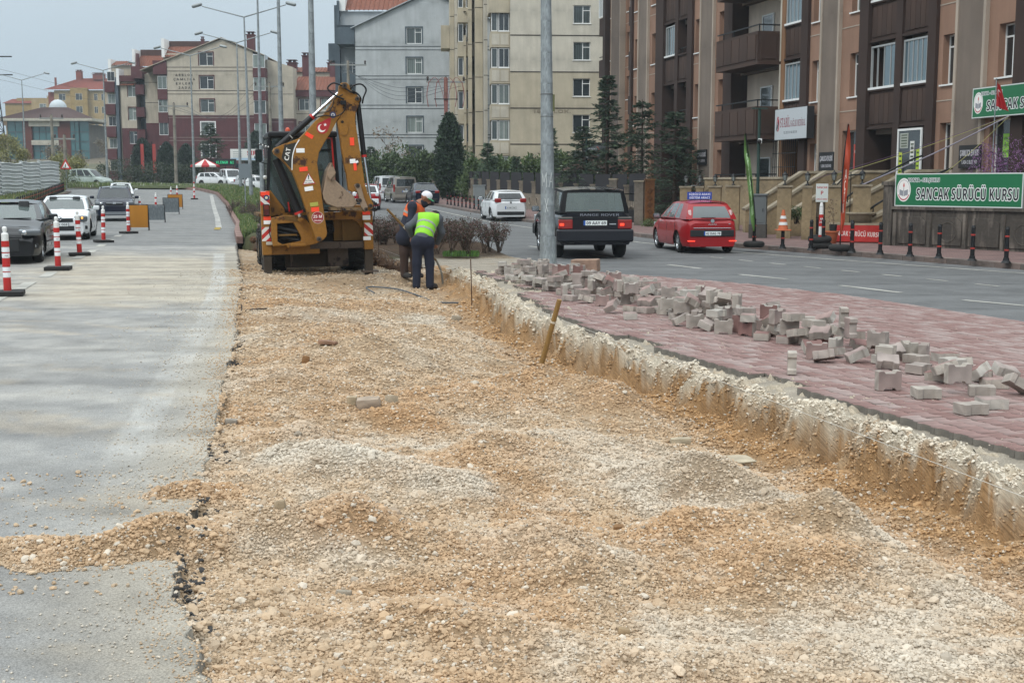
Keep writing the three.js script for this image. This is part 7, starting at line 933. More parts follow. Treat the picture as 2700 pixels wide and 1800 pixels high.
car({name:'red_hatchback',label:'red hatchback with a blue learner board on its roof',paint:carRed,x:4.88,d:33.6,ry:PI + 0.13,scale:0.9,L:4.06,W:1.69,H:1.49,gc:0.2,R:0.31,ax:[1.27,-1.24],belt:0.98,wsB:1.05,wsT:0.2,rwT:-1.55,rwB:-1.92,tumble:0.72,round:0.2,rwCurve:1.3,top:[[-2.03,0.86],[-1.92,0.98],[-1.0,1.0],[0.9,0.96],[1.7,0.8],[2.03,0.55]],rearWin:[0.12,0.88,0.08,0.82],wins:[[0.2,0.36],[0.4,0.64],[0.68,0.93]],mirror:trim,rearGlass:new THREE.MeshPhysicalMaterial({color:new THREE.Color(0.3,0.34,0.35),roughness:0.03,transmission:0.6,thickness:0,side:THREE.DoubleSide}),details(t,b,e,hw) {
  for (const s of [-1,1]) {b('tail_light',M('#c7a5a2',0.15,{phys:true,clearcoat:1}),0.1,0.3,0.12,s*(hw - 0.255),1.08,-e + 0.215,0.03,-s*0.5,0.35);b('brake_lamp',lit,0.22,0.03,0.03,s*(hw - 0.24),0.36,-e - 0.005);b('headlight',lampClear,0.26,0.14,0.3,s*0.6,0.72,e - 0.3);}
  b('bumper_strip',trim,1.28,0.19,0.06,0,0.58,-e - 0.005,0.05);b('chrome_strip',chrome,1.1,0.02,0.02,0,0.725,-e - 0.012,0.006);carPlate(t,'42 DAG 78',-e - 0.045,0.575,PI,0.5);new G().cyl(0.055,0.055,0.02,0,0.93,-e - 0.01,20,PI/2).mesh('emblem',chrome,t);b('wiper',trim,0.42,0.02,0.02,0.12,1.02,-e - 0.01,0.006,0,0.2);b('number_badge',chrome,0.06,0.02,0.006,-0.5,0.84,-e - 0.006,0.002);printMesh('lettering',0.24,0.05,300,(g,w,h)=>text(g,'PUNTO',w/2,h/2,h*0.9,'#c9cdd0',{fit:w,weight:'italic'}),t,0,0.83,-e - 0.012,PI,{alpha:true});
} });
{const t=thing('learner_board','blue learner driver board standing on the red hatchback roof','roof sign',4.95,gh(4.8,33) + 1.345,-32.95,0.13);new G().box(0.66,0.2,0.03,0,0.12,0).mesh('board',M('#1d3f96',0.5),t);new G().box(0.5,0.03,0.12,0,0.012,0).mesh('magnet_foot',trim,t);printMesh('lettering',0.65,0.19,400,(g,w,h)=>{g.fillStyle='#1f449f';g.fillRect(0,0,w,h);text(g,'SÜRÜCÜ ADAYI',w/2,h*0.29,h*0.42,'#e6e8ef',{fit:w*0.9});text(g,'EĞİTİM ARACI',w/2,h*0.75,h*0.42,'#e6e8ef',{fit:w*0.86});},t,0,0.12,0.017);}
const hatchTop=(L,h)=>[[-L/2,0.84*h],[-L/2 + 0.12,0.97*h],[-1,h],[0.9,0.97*h],[L/2 - 0.35,0.83*h],[L/2,0.56*h]];
const tails=(y,w,h,m=tailRed)=>(t,b,e,hw)=>{for (const s of [-1,1]) b('tail_light',m,w,h,0.16,s*(hw*0.87 - w/2),y,-e + 0.07,0.04);b('bumper',trim,1.3,0.16,0.06,0,0.36,-e,0.03);};
car({name:'white_hatchback',label:'white hatchback parked at the right kerb before the garden wall',paint:carWhite,x:-0.45,d:60.2,ry:PI + 0.2,L:3.94,W:1.73,H:1.43,R:0.31,ax:[1.22,-1.24],belt:0.99,wsB:1.0,wsT:0.1,rwT:-1.5,rwB:-1.85,tumble:0.75,round:0.2,rwCurve:1.3,top:hatchTop(3.94,1.0),rearWin:[0.1,0.9,0.08,0.84],glass:tintMat,details(t,b,e,hw) {tails(0.96,0.3,0.2)(t,b,e,hw);carPlate(t,'34 HM 7567',-e - 0.01,0.62,PI,0.52);new G().cyl(0.05,0.05,0.02,0,0.86,-e - 0.005,14,PI/2).mesh('emblem',chrome,t);b('wiper',trim,0.4,0.02,0.02,0.1,1.04,-e + 0.02,0.006);} });
car({name:'silver_van',cat:'van',label:'beige silver family van parked beside the white van',paint:silver,x:-7.95,d:88.8,ry:PI + 0.27,L:4.38,W:1.81,H:1.8,R:0.32,ax:[1.35,-1.35],belt:1.08,wsB:1.25,wsT:0.5,rwT:-2.05,rwB:-2.15,tumble:0.84,round:0.12,top:[[-2.19,1.05],[1.1,1.08],[1.8,0.95],[2.19,0.6]],glass:tintMat,details(t,b,e,hw) {for (const s of [-1,1]) b('tail_light',tailRed,0.12,0.52,0.14,s*(hw - 0.09),1.0,-e + 0.08,0.03);b('bumper',M('#7d766d',0.6),1.7,0.24,0.16,0,0.42,-e + 0.02,0.05);carPlate(t,'42 EL 315',-e - 0.02,0.78,PI,0.52);} });
car({name:'white_van',cat:'van',label:'white van parked ahead of the beige silver one',paint:carWhite,x:-9.6,d:94.5,ry:PI + 0.3,L:4.3,W:1.78,H:1.82,R:0.32,ax:[1.3,-1.3],belt:1.08,wsB:1.25,wsT:0.5,rwT:-2.0,rwB:-2.12,tumble:0.84,round:0.12,top:[[-2.15,1.05],[1.1,1.08],[1.8,0.95],[2.15,0.6]],glass:tintMat,details:(t,b,e,hw)=>{for (const s of [-1,1]) b('tail_light',tailRed,0.12,0.5,0.14,s*(hw - 0.09),1.0,-e + 0.08,0.03);} });
car({name:'dark_saloon',label:'dark blue saloon parked nearest on the far kerb',paint:carBlue,x:-6.0,d:83.6,ry:PI + 0.22,L:4.6,W:1.8,H:1.46,R:0.32,ax:[1.35,-1.35],belt:0.96,wsB:0.95,wsT:0.1,rwT:-1.05,rwB:-1.75,tumble:0.72,round:0.14,top:[[-2.3,0.92],[-2.2,1.0],[-1.7,0.99],[0.9,0.95],[1.9,0.8],[2.3,0.58]],glass:tintMat,details(t,b,e,hw) {tails(0.86,0.32,0.17)(t,b,e,hw);b('chrome_strip',chrome,1.0,0.02,0.02,0,0.79,-e - 0.005,0.006);carPlate(t,'42 F 0157',-e - 0.01,0.5,PI,0.52);b('emblem',chrome,0.1,0.08,0.01,0,0.9,-e - 0.005,0.004);} });
car({name:'red_striped_car',label:'white car with red side panels passing behind the digger',paint:carRed,x:-8.75,d:75,ry:PI + 0.1,L:4.2,W:1.75,H:1.5,R:0.31,ax:[1.27,-1.27],belt:0.98,wsB:1.0,wsT:0.15,rwT:-1.5,rwB:-1.95,tumble:0.75,round:0.16,top:hatchTop(4.2,0.98),frame:carWhite,glass:tintMat,details(t,b,e,hw) {tails(0.9,0.2,0.2,carWhite)(t,b,e,hw);b('white_panel',carWhite,1.5,0.3,0.08,0,0.5,-e + 0.02,0.03);} });
// oncoming cars on the left
const faceLamps=(y,w,h,x,z=0.16)=>(t,b,e,hw)=>{for (const s of [-1,1]) {const l=b('headlight',M('#5c6267',0.15,{phys:true,clearcoat:1}),w,h,0.36,s*x,y,e - z,0.06,s*0.42);for (const k of [-1,1]) new G().ball(h*0.36,s*x + k*w*0.2,y,e - z + 0.15 - k*s*0.07,1,1,0.5).mesh('reflector',chrome,l);} };
car({name:'white_striped_hatchback',label:'oncoming white hatchback with a black bonnet stripe and a lit lamp',paint:carWhite,x:-14.75,d:41.2,ry:0.25,L:4.25,W:1.76,H:1.39,gc:0.2,R:0.315,tw:0.21,ax:[1.28,-1.33],belt:0.95,wsB:1.0,wsT:0.0,rwT:-1.5,rwB:-2.0,tumble:0.72,round:0.2,top:[[-2.12,0.85],[-1.9,0.98],[0.9,0.95],[1.75,0.79],[2.05,0.66],[2.12,0.55]],glass:new THREE.MeshPhysicalMaterial({color:new THREE.Color(0.26,0.31,0.3),roughness:0.04,transmission:0.7,thickness:0,side:THREE.DoubleSide}),details(t,b,e,hw) {
  faceLamps(0.68,0.34,0.19,0.62)(t,b,e,hw);new G().ball(0.05,0.66,0.7,e - 0.02).mesh('turn_lamp',M('#ffb45a',0.3,{emissive:'#ff9a3a',emissiveIntensity:2}),t);b('grille',trim,0.8,0.1,0.05,0,0.63,e - 0.005,0.02);b('grille_bar',chrome,0.84,0.035,0.06,0,0.69,e + 0.002,0.012);b('lower_grille',trim,0.86,0.15,0.05,0,0.38,e - 0.005,0.04);for (const s of [-1,1]) {b('side_intake',trim,0.34,0.11,0.05,s*0.66,0.4,e - 0.09,0.04,s*0.3);} b('splitter',trim,1.5,0.07,0.1,0,0.22,e - 0.06,0.02);new G().add(new THREE.TorusGeometry(0.06,0.012,6,20),mat4(0,0.69,e + 0.035)).box(0.13,0.014,0.012,0,0.69,e + 0.035,0,0,0.5).mesh('emblem',chrome,t);carPlate(t,'AAK 068',e + 0.03,0.5,0,0.5);
  for (const [x,w] of [[-0.48,0.13],[-0.37,0.025]]) {const g=gridGeo(1,8,(u,v)=>{const z=lerp(1.1,2.05,v),y=z<1.75?lerp(0.95,0.79,Math.pow((z - 0.9)/0.85,2)*(3 - 2*(z - 0.9)/0.85)):lerp(0.79,0.66,Math.pow((z - 1.75)/0.3,2)*(3 - 2*(z - 1.75)/0.3));return V(x + (u - 0.5)*w,y + 0.0385*(1 - Math.abs(x)/(hw*0.74))*sm(0,0.3,e - z) + 0.004,z);});addMesh('stripe',g,M('#24262e',0.4),t);}
} });
car({name:'dark_hatchback',label:'dark grey hatchback cut off by the left picture edge',paint:carGrey,x:-11.95,d:29.6,ry:0.26,L:4.34,W:1.84,H:1.39,gc:0.18,R:0.32,tw:0.22,ax:[1.4,-1.25],belt:0.97,wsB:0.95,wsT:-0.1,rwT:-1.6,rwB:-2.0,tumble:0.72,round:0.18,top:[[-2.17,0.86],[-1.9,1.0],[0.85,0.97],[1.8,0.8],[2.1,0.66],[2.17,0.52]],details(t,b,e,hw) {faceLamps(0.7,0.42,0.15,0.66)(t,b,e,hw);b('grille',trim,0.9,0.3,0.05,0,0.42,e - 0.01,0.05);for (const s of [-1,1]) {b('fog_intake',trim,0.26,0.12,0.06,s*0.72,0.4,e - 0.1,0.04,s*0.4);new G().cyl(0.05,0.05,0.06,s*0.74,0.4,e - 0.08,14,PI/2,0,-s*0.3).mesh('fog_lamp',lampClear,t);} b('bonnet_line',trim,1.3,0.012,0.02,0,0.63,e - 0.01,0.004);b('wiper',trim,0.6,0.02,0.03,0.3,0.99,1.02,0.008,0.1);} });
car({name:'navy_crossover',label:'oncoming dark blue off-roader with roof rails behind the white hatchback',paint:carBlue,x:-19.3,d:60.6,ry:0.3,L:4.3,W:1.82,H:1.62,gc:0.26,R:0.35,tw:0.22,ax:[1.32,-1.33],belt:1.06,wsB:0.95,wsT:0.2,rwT:-1.75,rwB:-2.05,tumble:0.76,round:0.16,top:[[-2.15,0.95],[-1.9,1.06],[0.9,1.06],[1.8,0.98],[2.1,0.86],[2.15,0.7]],glass:tintMat,details(t,b,e,hw) {faceLamps(0.82,0.34,0.17,0.66)(t,b,e,hw);b('grille',trim,0.8,0.14,0.05,0,0.82,e - 0.005,0.03);b('grille_bar',chrome,0.74,0.03,0.06,0,0.84,e,0.01);b('emblem',chrome,0.16,0.09,0.02,0,0.83,e + 0.03,0.03);b('skid_plate',M('#6d7277',0.5),1.1,0.16,0.1,0,0.36,e - 0.04,0.03);for (const s of [-1,1]) {b('fog_lamp',lampClear,0.2,0.1,0.06,s*0.66,0.5,e - 0.06,0.03);b('roof_rail',trim,0.05,0.05,1.6,s*0.62,1.66,-0.75,0.02);} } });
car({name:'old_white_hatchback',label:'oncoming older white hatchback, last of the queue',paint:carWhite,x:-25.2,d:80.5,ry:0.3,L:3.8,W:1.64,H:1.42,R:0.28,ax:[1.2,-1.2],belt:0.94,wsB:0.85,wsT:0.0,rwT:-1.5,rwB:-1.8,tumble:0.74,round:0.16,top:hatchTop(3.8,0.95),details(t,b,e,hw) {faceLamps(0.68,0.3,0.14,0.58)(t,b,e,hw);b('grille',trim,0.5,0.08,0.05,0,0.68,e - 0.01,0.02);b('bumper_strip',trim,1.5,0.06,0.08,0,0.5,e - 0.02,0.02);b('lower_grille',trim,0.9,0.1,0.05,0,0.34,e - 0.01,0.03);carPlate(t,'42 NR 52',e + 0.03,0.5,0,0.44);} });
const farTop=hatchTop(4.3,1.0);
for (const [n,l,x,d,ry,p,h,cat] of [['pale_minivan','pale green minivan passing beyond the noise screen',-42.2,125,1.3,paint('#9aa6a0'),1.75,'van'],['white_parked_car','white car parked under the striped umbrella',-31.2,132,1.1,carWhite,1.45,'car'],['white_parked_van','white panel van parked beside the restaurant',-29.4,131,0.5,carWhite,1.85,'van'],['grey_parked_car','pale grey car parked right of the white panel van',-26.4,129,1.4,paint('#a9adb0'),1.5,'car'],['white_parked_car','white car tail just left of the digger mirror',-24.9,127,1.5,carWhite,1.45,'car']])
  car({name:n,cat,label:l,paint:p,x,d,ry,L:4.3,W:1.78,H:h,R:0.31,ax:[1.3,-1.3],belt:1.0,wsB:1.1,wsT:0.3,rwT:-1.8,rwB:-2.0,tumble:0.78,round:0.15,top:farTop,glass:tintMat,details:tails(0.9,0.16,0.3)});
// ================================================================ BACKHOE LOADER
{
  const t=thing('backhoe_loader','yellow backhoe loader seen from behind with its boom folded sideways','excavator',-4.28,-0.2,-27.0,0.26);t.rotation.z=0.015;
  const yel=M('#966516',0.6,{map:TEX.rust,bumpMap:TEX.fineBump,bumpScale:0.001}),yelD=M('#70501a',0.75,{map:TEX.rust}),steel=M('#5c4f45',0.7,{metalness:0.35,map:TEX.rust}),tan=M('#a08a74',0.7,{metalness:0.2,map:TEX.rust}),blk=M('#17171a',0.5,{metalness:0.3}),dirt=M('#4d4339',0.95,{map:TEX.grit}),grime=M('#221e1a',0.9),orange=M('#ff4a26',0.5),wht=M('#f2f2f0',0.4),redM=M('#b5231d',0.5);
  const c1=(a)=>a.map(([x,y])=>[(x - 960)/679,(2936 - y)/679]),c2=(a)=>a.map(([x,y])=>[(x - 960)/679,(1480 - y)/679]);
  const p1=(x,y,z)=>V((x - 960)/679,(2936 - y)/679,z),p2=(x,y,z)=>V((x - 960)/679,(1480 - y)/679,z);
  const zB=0.55;
  const part=(n,g,m,parent=t)=>g.mesh(n,m,parent);
  // wheels
  const wheel=(x,z,R,w,name)=>{const g=new G().lathe([[R*0.55,-w/2],[R*0.86,-w/2],[R*0.95,-w*0.42],[R*0.955,w*0.42],[R*0.86,w/2],[R*0.55,w/2]],36,mat4(0,0,0,0,0,PI/2));const o=g.mesh(name,rubber,t);o.position.set(x,R,z);const lug=new G();for (let k=0;k<22;k++) for (const s of [-1,1]) {const a=(k + (s>0?0.5:0))/22*2*PI,b=a + 0.2,r=R*0.985;lug.bar(V(s*0.01,Math.cos(a)*r,Math.sin(a)*r),V(s*w*0.49,Math.cos(b)*r*0.985,Math.sin(b)*r*0.985),0.055,0.05,V(0,Math.cos(a),Math.sin(a)));} lug.mesh('tread_lugs',rubber,o);new G().lathe([[R*0.58,w*0.46],[R*0.5,w*0.4],[R*0.46,w*0.15],[R*0.2,w*0.1],[R*0.18,w*0.28],[0,w*0.28]],28,mat4(0,0,0,0,0,x<0?PI/2:-PI/2)).mesh('rim',M('#8d7a63',0.8),o);for (let k=0;k<8;k++) {const a=k/8*6.283;new G().cyl(0.025,0.025,0.05,(x<0?-1:1)*w*0.12,Math.cos(a)*R*0.33,Math.sin(a)*R*0.33,6,0,0,PI/2).mesh('wheel_nut',steel,o);} };
  wheel(-0.8,-1.35,0.64,0.5,'rear_tyre');wheel(0.98,-1.35,0.64,0.5,'rear_tyre');wheel(-0.85,-3.4,0.46,0.34,'front_tyre');wheel(0.85,-3.4,0.46,0.34,'front_tyre');
  part('rear_axle',new G().box(1.5,0.24,0.24,0,0.64,-1.35).cyl(0.22,0.22,0.36,0,0.64,-1.35,16,PI/2),dirt);part('chassis',new G().box(0.7,0.4,3.2,0,0.75,-2.2),dirt);part('engine_hood',new G().rbox(0.95,0.7,1.5,0.08,0,1.35,-3.3),yel);
  part('front_bucket',new G().prism([[0,0.08],[0.9,0.08],[0.75,0.3],[0.35,0.42],[0.2,0.7],[0.25,1.0],[0.05,0.95],[0,0.5]],1.85,mat4(0,0,-4.6,0,PI/2,0)),steel);for (const s of [-1,1]) part('loader_arm',new G().bar(V(s*0.6,1.25,-1.9),V(s*0.6,0.5,-4.5),0.12,0.2),yel);
  part('belly_plate',new G().box(1.2,0.42,0.1,-0.0,0.36,-0.55),dirt);part('belly_plate',new G().box(0.42,0.5,0.12,0.55,0.42,-0.35),steel);part('belly_bracket',new G().box(0.05,0.34,0.06,-0.48,0.36,-0.3).box(0.04,0.3,0.05,0.33,0.4,-0.28).box(0.12,0.08,0.05,-0.43,0.48,-0.28),steel);
  // rear frame
  part('upper_beam',new G().span(0.12,1.08,1.2,1.36,-0.3,0.0),yel);part('frame_panel',new G().span(0.44,1.06,0.74,1.195,-0.3,-0.12),yelD);part('panel_rib',new G().span(0.62,0.68,0.74,1.19,-0.115,-0.06),yelD);part('lower_beam',new G().span(-0.1,1.07,0.58,0.72,-0.2,0.04),steel);part('lower_frame',new G().span(-1.08,0.1,0.48,0.66,-0.25,0.03),yel);part('frame_back',new G().span(-1.0,1.05,0.5,1.3,-0.45,-0.31),grime);part('corner_gusset',new G().prism([[1.08,1.195],[1.08,1.02],[1.03,1.02],[0.95,1.14],[0.85,1.195]],0.1,mat4(0,0,-0.08)),yel);
  for (const s of [-1,1]) {const x=s<0?-1.02:1.17;part('stabiliser_column',new G().rbox(0.2,s<0?1.36:0.84,0.26,0.015,x,s<0?1.16:0.96,-0.02),yel);const l=part('stabiliser_leg',new G().box(0.165,0.56,0.2,x + 0.0,0.26,-0.02),dirt);part('stabiliser_foot',new G().box(0.34,0.035,0.34,x + 0.02,0.0 + (s>0?0.06:0),0.0),steel,l);}
  part('cab_fender',new G().prism(c2([[318,225],[360,222],[552,500],[552,575],[318,600]]),0.9,mat4(0,0,-0.62)),yel);part('cab_fender',new G().span(0.62,1.08,1.362,1.5,-1.2,-0.1),yel);part('wheel_guard',new G().span(-1.16,-0.85,1.3,1.36,-1.9,-0.2),yelD);
  // hazard plates and reflectors
  const hazard=(x,y,w,h,z,flip)=>printMesh('hazard_plate',w,h,300,(g,W,H)=>{g.fillStyle='#d9d8d3';g.fillRect(0,0,W,H);g.fillStyle='#b8241d';for (let k=-3;k<6;k++) {g.beginPath();const o=k*W*1.05,s=flip?1:-1;g.moveTo(flip?0:W,o);g.lineTo(flip?W:0,o + W*0.9);g.lineTo(flip?W:0,o + W*1.42);g.lineTo(flip?0:W,o + W*0.52);g.fill();} },t,x,y,z);
  hazard(-1.03,1.69,0.19,0.3,0.118,true);hazard(-1.03,0.93,0.19,0.3,0.118,false);hazard(1.17,0.98,0.19,0.28,0.118,true);
  const patch=(n,m,x,y,w,h,z=0.121,rz=0)=>{const o=new G().rbox(w,h,0.006,0.0029,0,0,0).mesh(n,m,t);o.position.set(x,y,z);o.rotation.z=rz;};
  patch('red_reflector',orange,-1.02,1.79,0.18,0.08);patch('red_reflector',orange,-1.0,1.265,0.155,0.08);patch('white_reflector',wht,-1.0,1.18,0.155,0.08);patch('red_reflector',orange,1.13,1.33,0.17,0.07);patch('white_reflector',wht,1.13,1.235,0.17,0.095);patch('white_reflector',wht,1.13,0.785,0.165,0.08);
  {const l=part('tail_lamp',new G().rbox(0.13,0.25,0.06,0.012,-1.01,1.44,0.13),blk);new G().box(0.1,0.1,0.02,-1.01,1.5,0.163).mesh('lamp_lens',M('#6d2a1c',0.25),l);new G().box(0.1,0.1,0.02,-1.01,1.385,0.163).mesh('lamp_lens',M('#4d1512',0.25),l);part('work_lamp',new G().rbox(0.15,0.07,0.05,0.015,-0.97,0.73,0.135),M('#b6b1a6',0.25));const em=part('round_emblem',new G().cyl(0.06,0.06,0.008,-1.0,1.705,0.125,20,PI/2),M('#2c3560',0.5));new G().cyl(0.03,0.03,0.008,-1.0,1.705,0.131,14,PI/2).mesh('emblem_centre',M('#d8d4b8',0.5),em);}
  // cab: posts, roof, panes, interior
  const cz0=-0.55,cz1=-1.75,post=(a,b,r=0.045)=>part('cab_post',new G().bar(a,b,r*1.6,r*1.6),blk);
  post(p1(395,905,cz0),p2(335,225,cz0));post(p1(1335,905,cz0),p2(1400,545,cz0));post(V(-0.84,3.0,cz1),V(-0.9,1.4,cz1));post(V(0.56,3.0,cz1),V(0.62,1.4,cz1));post(p2(335,225,cz0),p2(560,500,cz0));part('cab_sill',new G().span(-0.9,0.66,1.362,1.46,cz1,cz0),blk);part('red_trim',new G().bar(p1(1300,900,cz0 + 0.05),p2(1345,540,cz0 + 0.05),0.035,0.03),redM);part('red_trim',new G().bar(p2(625,400,cz0 + 0.05),p2(640,540,cz0 + 0.05),0.03,0.03),redM);
  part('cab_roof',new G().rbox(1.5,0.14,1.5,0.05,-0.13,3.05,-1.15),blk);part('roof_lamp',new G().rbox(0.14,0.07,0.04,0.01,p1(1230,905,0).x,p1(0,905,0).y,cz0 + 0.1),M('#a8331f',0.4));
  const glz=new THREE.MeshPhysicalMaterial({color:new THREE.Color(0.42,0.5,0.48),roughness:0.05,transmission:0.9,thickness:0,side:THREE.DoubleSide});
  {const pane=(n,pts,z)=>part(n,new G().prism(pts,0.008,mat4(0,0,z)),glz);pane('rear_pane',c1([[430,910],[1290,910],[1290,1100],[415,1100]]),cz0);pane('rear_pane',[...c1([[412,1120],[1295,1120]]),...c2([[1330,520],[600,520],[360,225]])],cz0);part('pane_bar',new G().bar(p1(420,1110,cz0 + 0.02),p1(1290,1085,cz0 + 0.02),0.03,0.03),blk);part('side_pane',new G().span(-0.9,-0.892,1.47,2.96,cz1 + 0.1,cz0 - 0.1),glz);part('side_pane',new G().span(0.61,0.618,1.47,2.96,cz1 + 0.1,cz0 - 0.1),glz);part('front_pane',new G().span(-0.8,0.55,1.47,2.96,cz1 - 0.01,cz1),glz);}
  part('seat',new G().rbox(0.5,0.12,0.5,0.04,0.1,1.62,-1.2).rbox(0.48,0.55,0.12,0.05,0.1,1.95,-1.45),cabin);part('console',new G().rbox(0.3,0.7,0.3,0.04,-0.6,1.8,-1.45),blk);part('steering_wheel',new G().add(new THREE.TorusGeometry(0.2,0.02,6,20),mat4(0,2.05,-1.6,0.9)),blk);
  {const b=part('beacon',new G().lathe([[0.055,0],[0.055,0.06],[0.05,0.1],[0.03,0.13],[0,0.14]],14,mat4(p1(675,0,0).x,3.08,-0.8)),M('#c04a22',0.3));new G().cyl(0.06,0.06,0.03,p1(675,0,0).x,3.1,-0.8,14).mesh('beacon_base',blk,b);}
  {const m=part('mirror',new G().rbox(0.15,0.27,0.06,0.03,p1(222,0,0).x,p1(0,1165,0).y,-0.5),blk);new G().rbox(0.13,0.24,0.01,0.004,p1(222,0,0).x,p1(0,1165,0).y,-0.466).mesh('mirror_glass',M('#27302c',0.1,{metalness:0.6}),m);new G().tube([p1(222,1080,-0.5),p1(225,1010,-0.5),p1(300,1010,-0.52),p1(390,1040,-0.55)],0.014,6).tube([p1(230,1255,-0.5),p1(300,1280,-0.52),p1(360,1290,-0.55)],0.012,6).mesh('mirror_arm',blk,m);for (const [x,y] of [[240,1003],[285,1012],[330,1028],[368,1040]]) new G().ball(0.017,p1(x,0,0).x,p1(0,y,0).y,-0.51).mesh('marker_bead',wht,m);}
  part('side_lamp',new G().ball(0.045,p1(300,0,0).x,p1(0,1485,0).y,-0.5),M('#c9ccc8',0.2));part('cab_handle',new G().rod(p1(400,900,-0.5),p1(385,1060,-0.5),0.014,0.014,6),blk);
  // swing carriage at the left with its dark opening
  const ring=new THREE.Shape(c2([[340,620],[520,590],[780,605],[860,700],[945,850],[1060,895],[1040,950],[950,995],[800,1022],[560,1045],[540,1005],[350,1015],[335,900]]).map((p)=>new THREE.Vector2(...p)));ring.holes.push(new THREE.Path(c2([[405,690],[400,960],[480,1010],[750,960],[760,920],[740,860],[650,680]]).map((p)=>new THREE.Vector2(...p))));
  const rg=new THREE.ExtrudeGeometry(ring,{depth:0.2,bevelEnabled:true,bevelSize:0.012,bevelThickness:0.012,bevelSegments:2});rg.translate(0,0,0.1);part('swing_carriage',new G().add(rg),yel);part('carriage_back',new G().span(-0.84,-0.28,0.68,1.18,0.05,0.09),grime);
  for (const [y,r] of [[0.84,0.055],[1.02,0.06],[0.93,0.03]]) part('swing_cylinder',new G().rod(V(-0.8,y + 0.06,0.16),V(-0.36,y - 0.06,0.2),r,r,12),blk);part('swing_arm',new G().span(-0.78,-0.4,0.89,0.925,0.18,0.3),yelD);
  part('carriage_pin',new G().cyl(0.06,0.06,0.3,p2(745,0,0).x,p2(0,640,0).y,0.28,16,PI/2).cyl(0.025,0.025,0.34,p2(745,0,0).x,p2(0,640,0).y,0.3,10,PI/2),yel);part('carriage_lug',new G().bar(p2(520,610,0.25),p2(760,660,0.25),0.16,0.08,V(0,1,0)),yelD);part('step_pad',new G().rbox(0.36,0.07,0.1,0.02,p2(690,0,0).x,p2(0,1010,0).y,0.32),yel);
  // boom, stick, bucket: folded across the rear of the machine
  const boomPts=[...c1([[372,1120],[395,1082],[500,1035],[750,945],[850,850],[990,700],[1110,610],[1215,470],[1270,370],[1340,330],[1425,420],[1410,560],[1340,640],[1280,720],[1190,880],[1100,1010],[1020,1150],[990,1300]]),...c2([[1005,0],[1030,200],[1050,420],[1075,640],[1098,830],[1085,890],[1040,935],[975,965],[935,940],[915,860],[880,740],[830,570],[760,330],[690,110],[640,-20]]),...c1([[565,1335],[480,1235],[390,1165]])];
  const boom=part('boom',new G().prism(boomPts,0.26,mat4(0,0,zB),0.012),yel);
  const stickPts=[...c1([[1328,300],[1338,215],[1375,168],[1440,166],[1480,200],[1497,275],[1570,320],[1642,395],[1612,480],[1560,600],[1552,720],[1575,900],[1605,1130],[1640,1400]]),...c2([[1650,20],[1662,150],[1700,280],[1778,430],[1765,500],[1655,552],[1608,520],[1625,440],[1545,250],[1480,260],[1425,230],[1405,0]]),...c1([[1385,1390],[1350,1150],[1322,900],[1292,720],[1345,640],[1415,560],[1360,440],[1300,370]])];
  const stick=part('stick',new G().prism(stickPts,0.2,mat4(0,0,zB + 0.05),0.01),yel);
  const bk=part('bucket',new G().prism([...c1([[1195,1292],[1245,1440]]),...c2([[1235,80],[1380,225],[1490,310],[1548,415],[1490,478],[1250,480],[1110,425],[1065,360],[1050,280],[1082,150],[1115,0]]),...c1([[1130,1400]])],0.55,mat4(0,0,zB - 0.12),0.02),tan);new G().bar(p2(1180,70,zB + 0.165),p2(1230,60,zB + 0.165),0.03,0.06).mesh('bucket_seam',tan,bk);new G().prism([...c1([[1195,1292],[1245,1440]]),...c2([[1160,90],[1115,20]]),...c1([[1130,1400]])],0.08,mat4(0,0,zB + 0.19),0.01).mesh('bucket_tooth',tan,bk);
  part('stick_link',new G().bar(p2(1140,490,zB),p2(1690,510,zB + 0.05),0.26,0.07,V(0,1,0)),M('#7d6546',0.8,{map:TEX.rust}));part('bucket_link',new G().prism(c2([[1500,150],[1590,150],[1640,350],[1690,480],[1640,540],[1590,470],[1560,300]]),0.06,mat4(0,0,zB + 0.2),0.01),tan);
  for (const [q,r] of [[p1(1405,215,0),0.055],[p1(1585,395,0),0.045],[p1(425,1125,0),0.055],[p2(975,920,0),0.05],[p2(1550,168,0),0.05],[p2(1575,380,0),0.045],[p2(1660,508,0),0.04],[p2(1730,458,0),0.04],[p2(1355,507,0),0.03]]) {const o=part('pin',new G().cyl(r,r,0.36,q.x,q.y,zB + 0.06,16,PI/2),steel);new G().cyl(r*0.5,r*0.5,0.02,q.x,q.y,zB + 0.25,6,PI/2).mesh('bolt',blk,o);}
  for (const [x,y] of [[1335,780],[1410,775],[1345,855],[1420,848],[1475,475],[1505,480],[1455,545],[1385,520],[1290,570],[1300,480],[1320,410]]) part('bolt',new G().cyl(0.014,0.014,0.02,p1(x,0,0).x,p1(0,y,0).y,zB + 0.155,6,PI/2),grime);
  part('nose_plate',new G().prism(c1([[1320,740],[1440,740],[1450,830],[1420,900],[1370,920],[1325,880]]),0.02,mat4(0,0,zB + 0.158),0.004),yel);part('port_hole',new G().cyl(0.03,0.03,0.02,p1(1365,0,0).x,p1(0,720,0).y,zB + 0.156,14,PI/2),grime);
  // rams and hoses
  const ram=(a,b,c,r,n)=>{const o=part(n,new G().rod(a,b,r,r,18),blk);new G().rod(b,c,r*0.55,r*0.55,14).mesh('ram_rod',chrome,o);const dir=b.clone().sub(a).normalize();new G().rod(b.clone().addScaledVector(dir,-0.03),b.clone().addScaledVector(dir,0.02),r*1.08,r*1.08,16).mesh('red_collar',redM,o);};
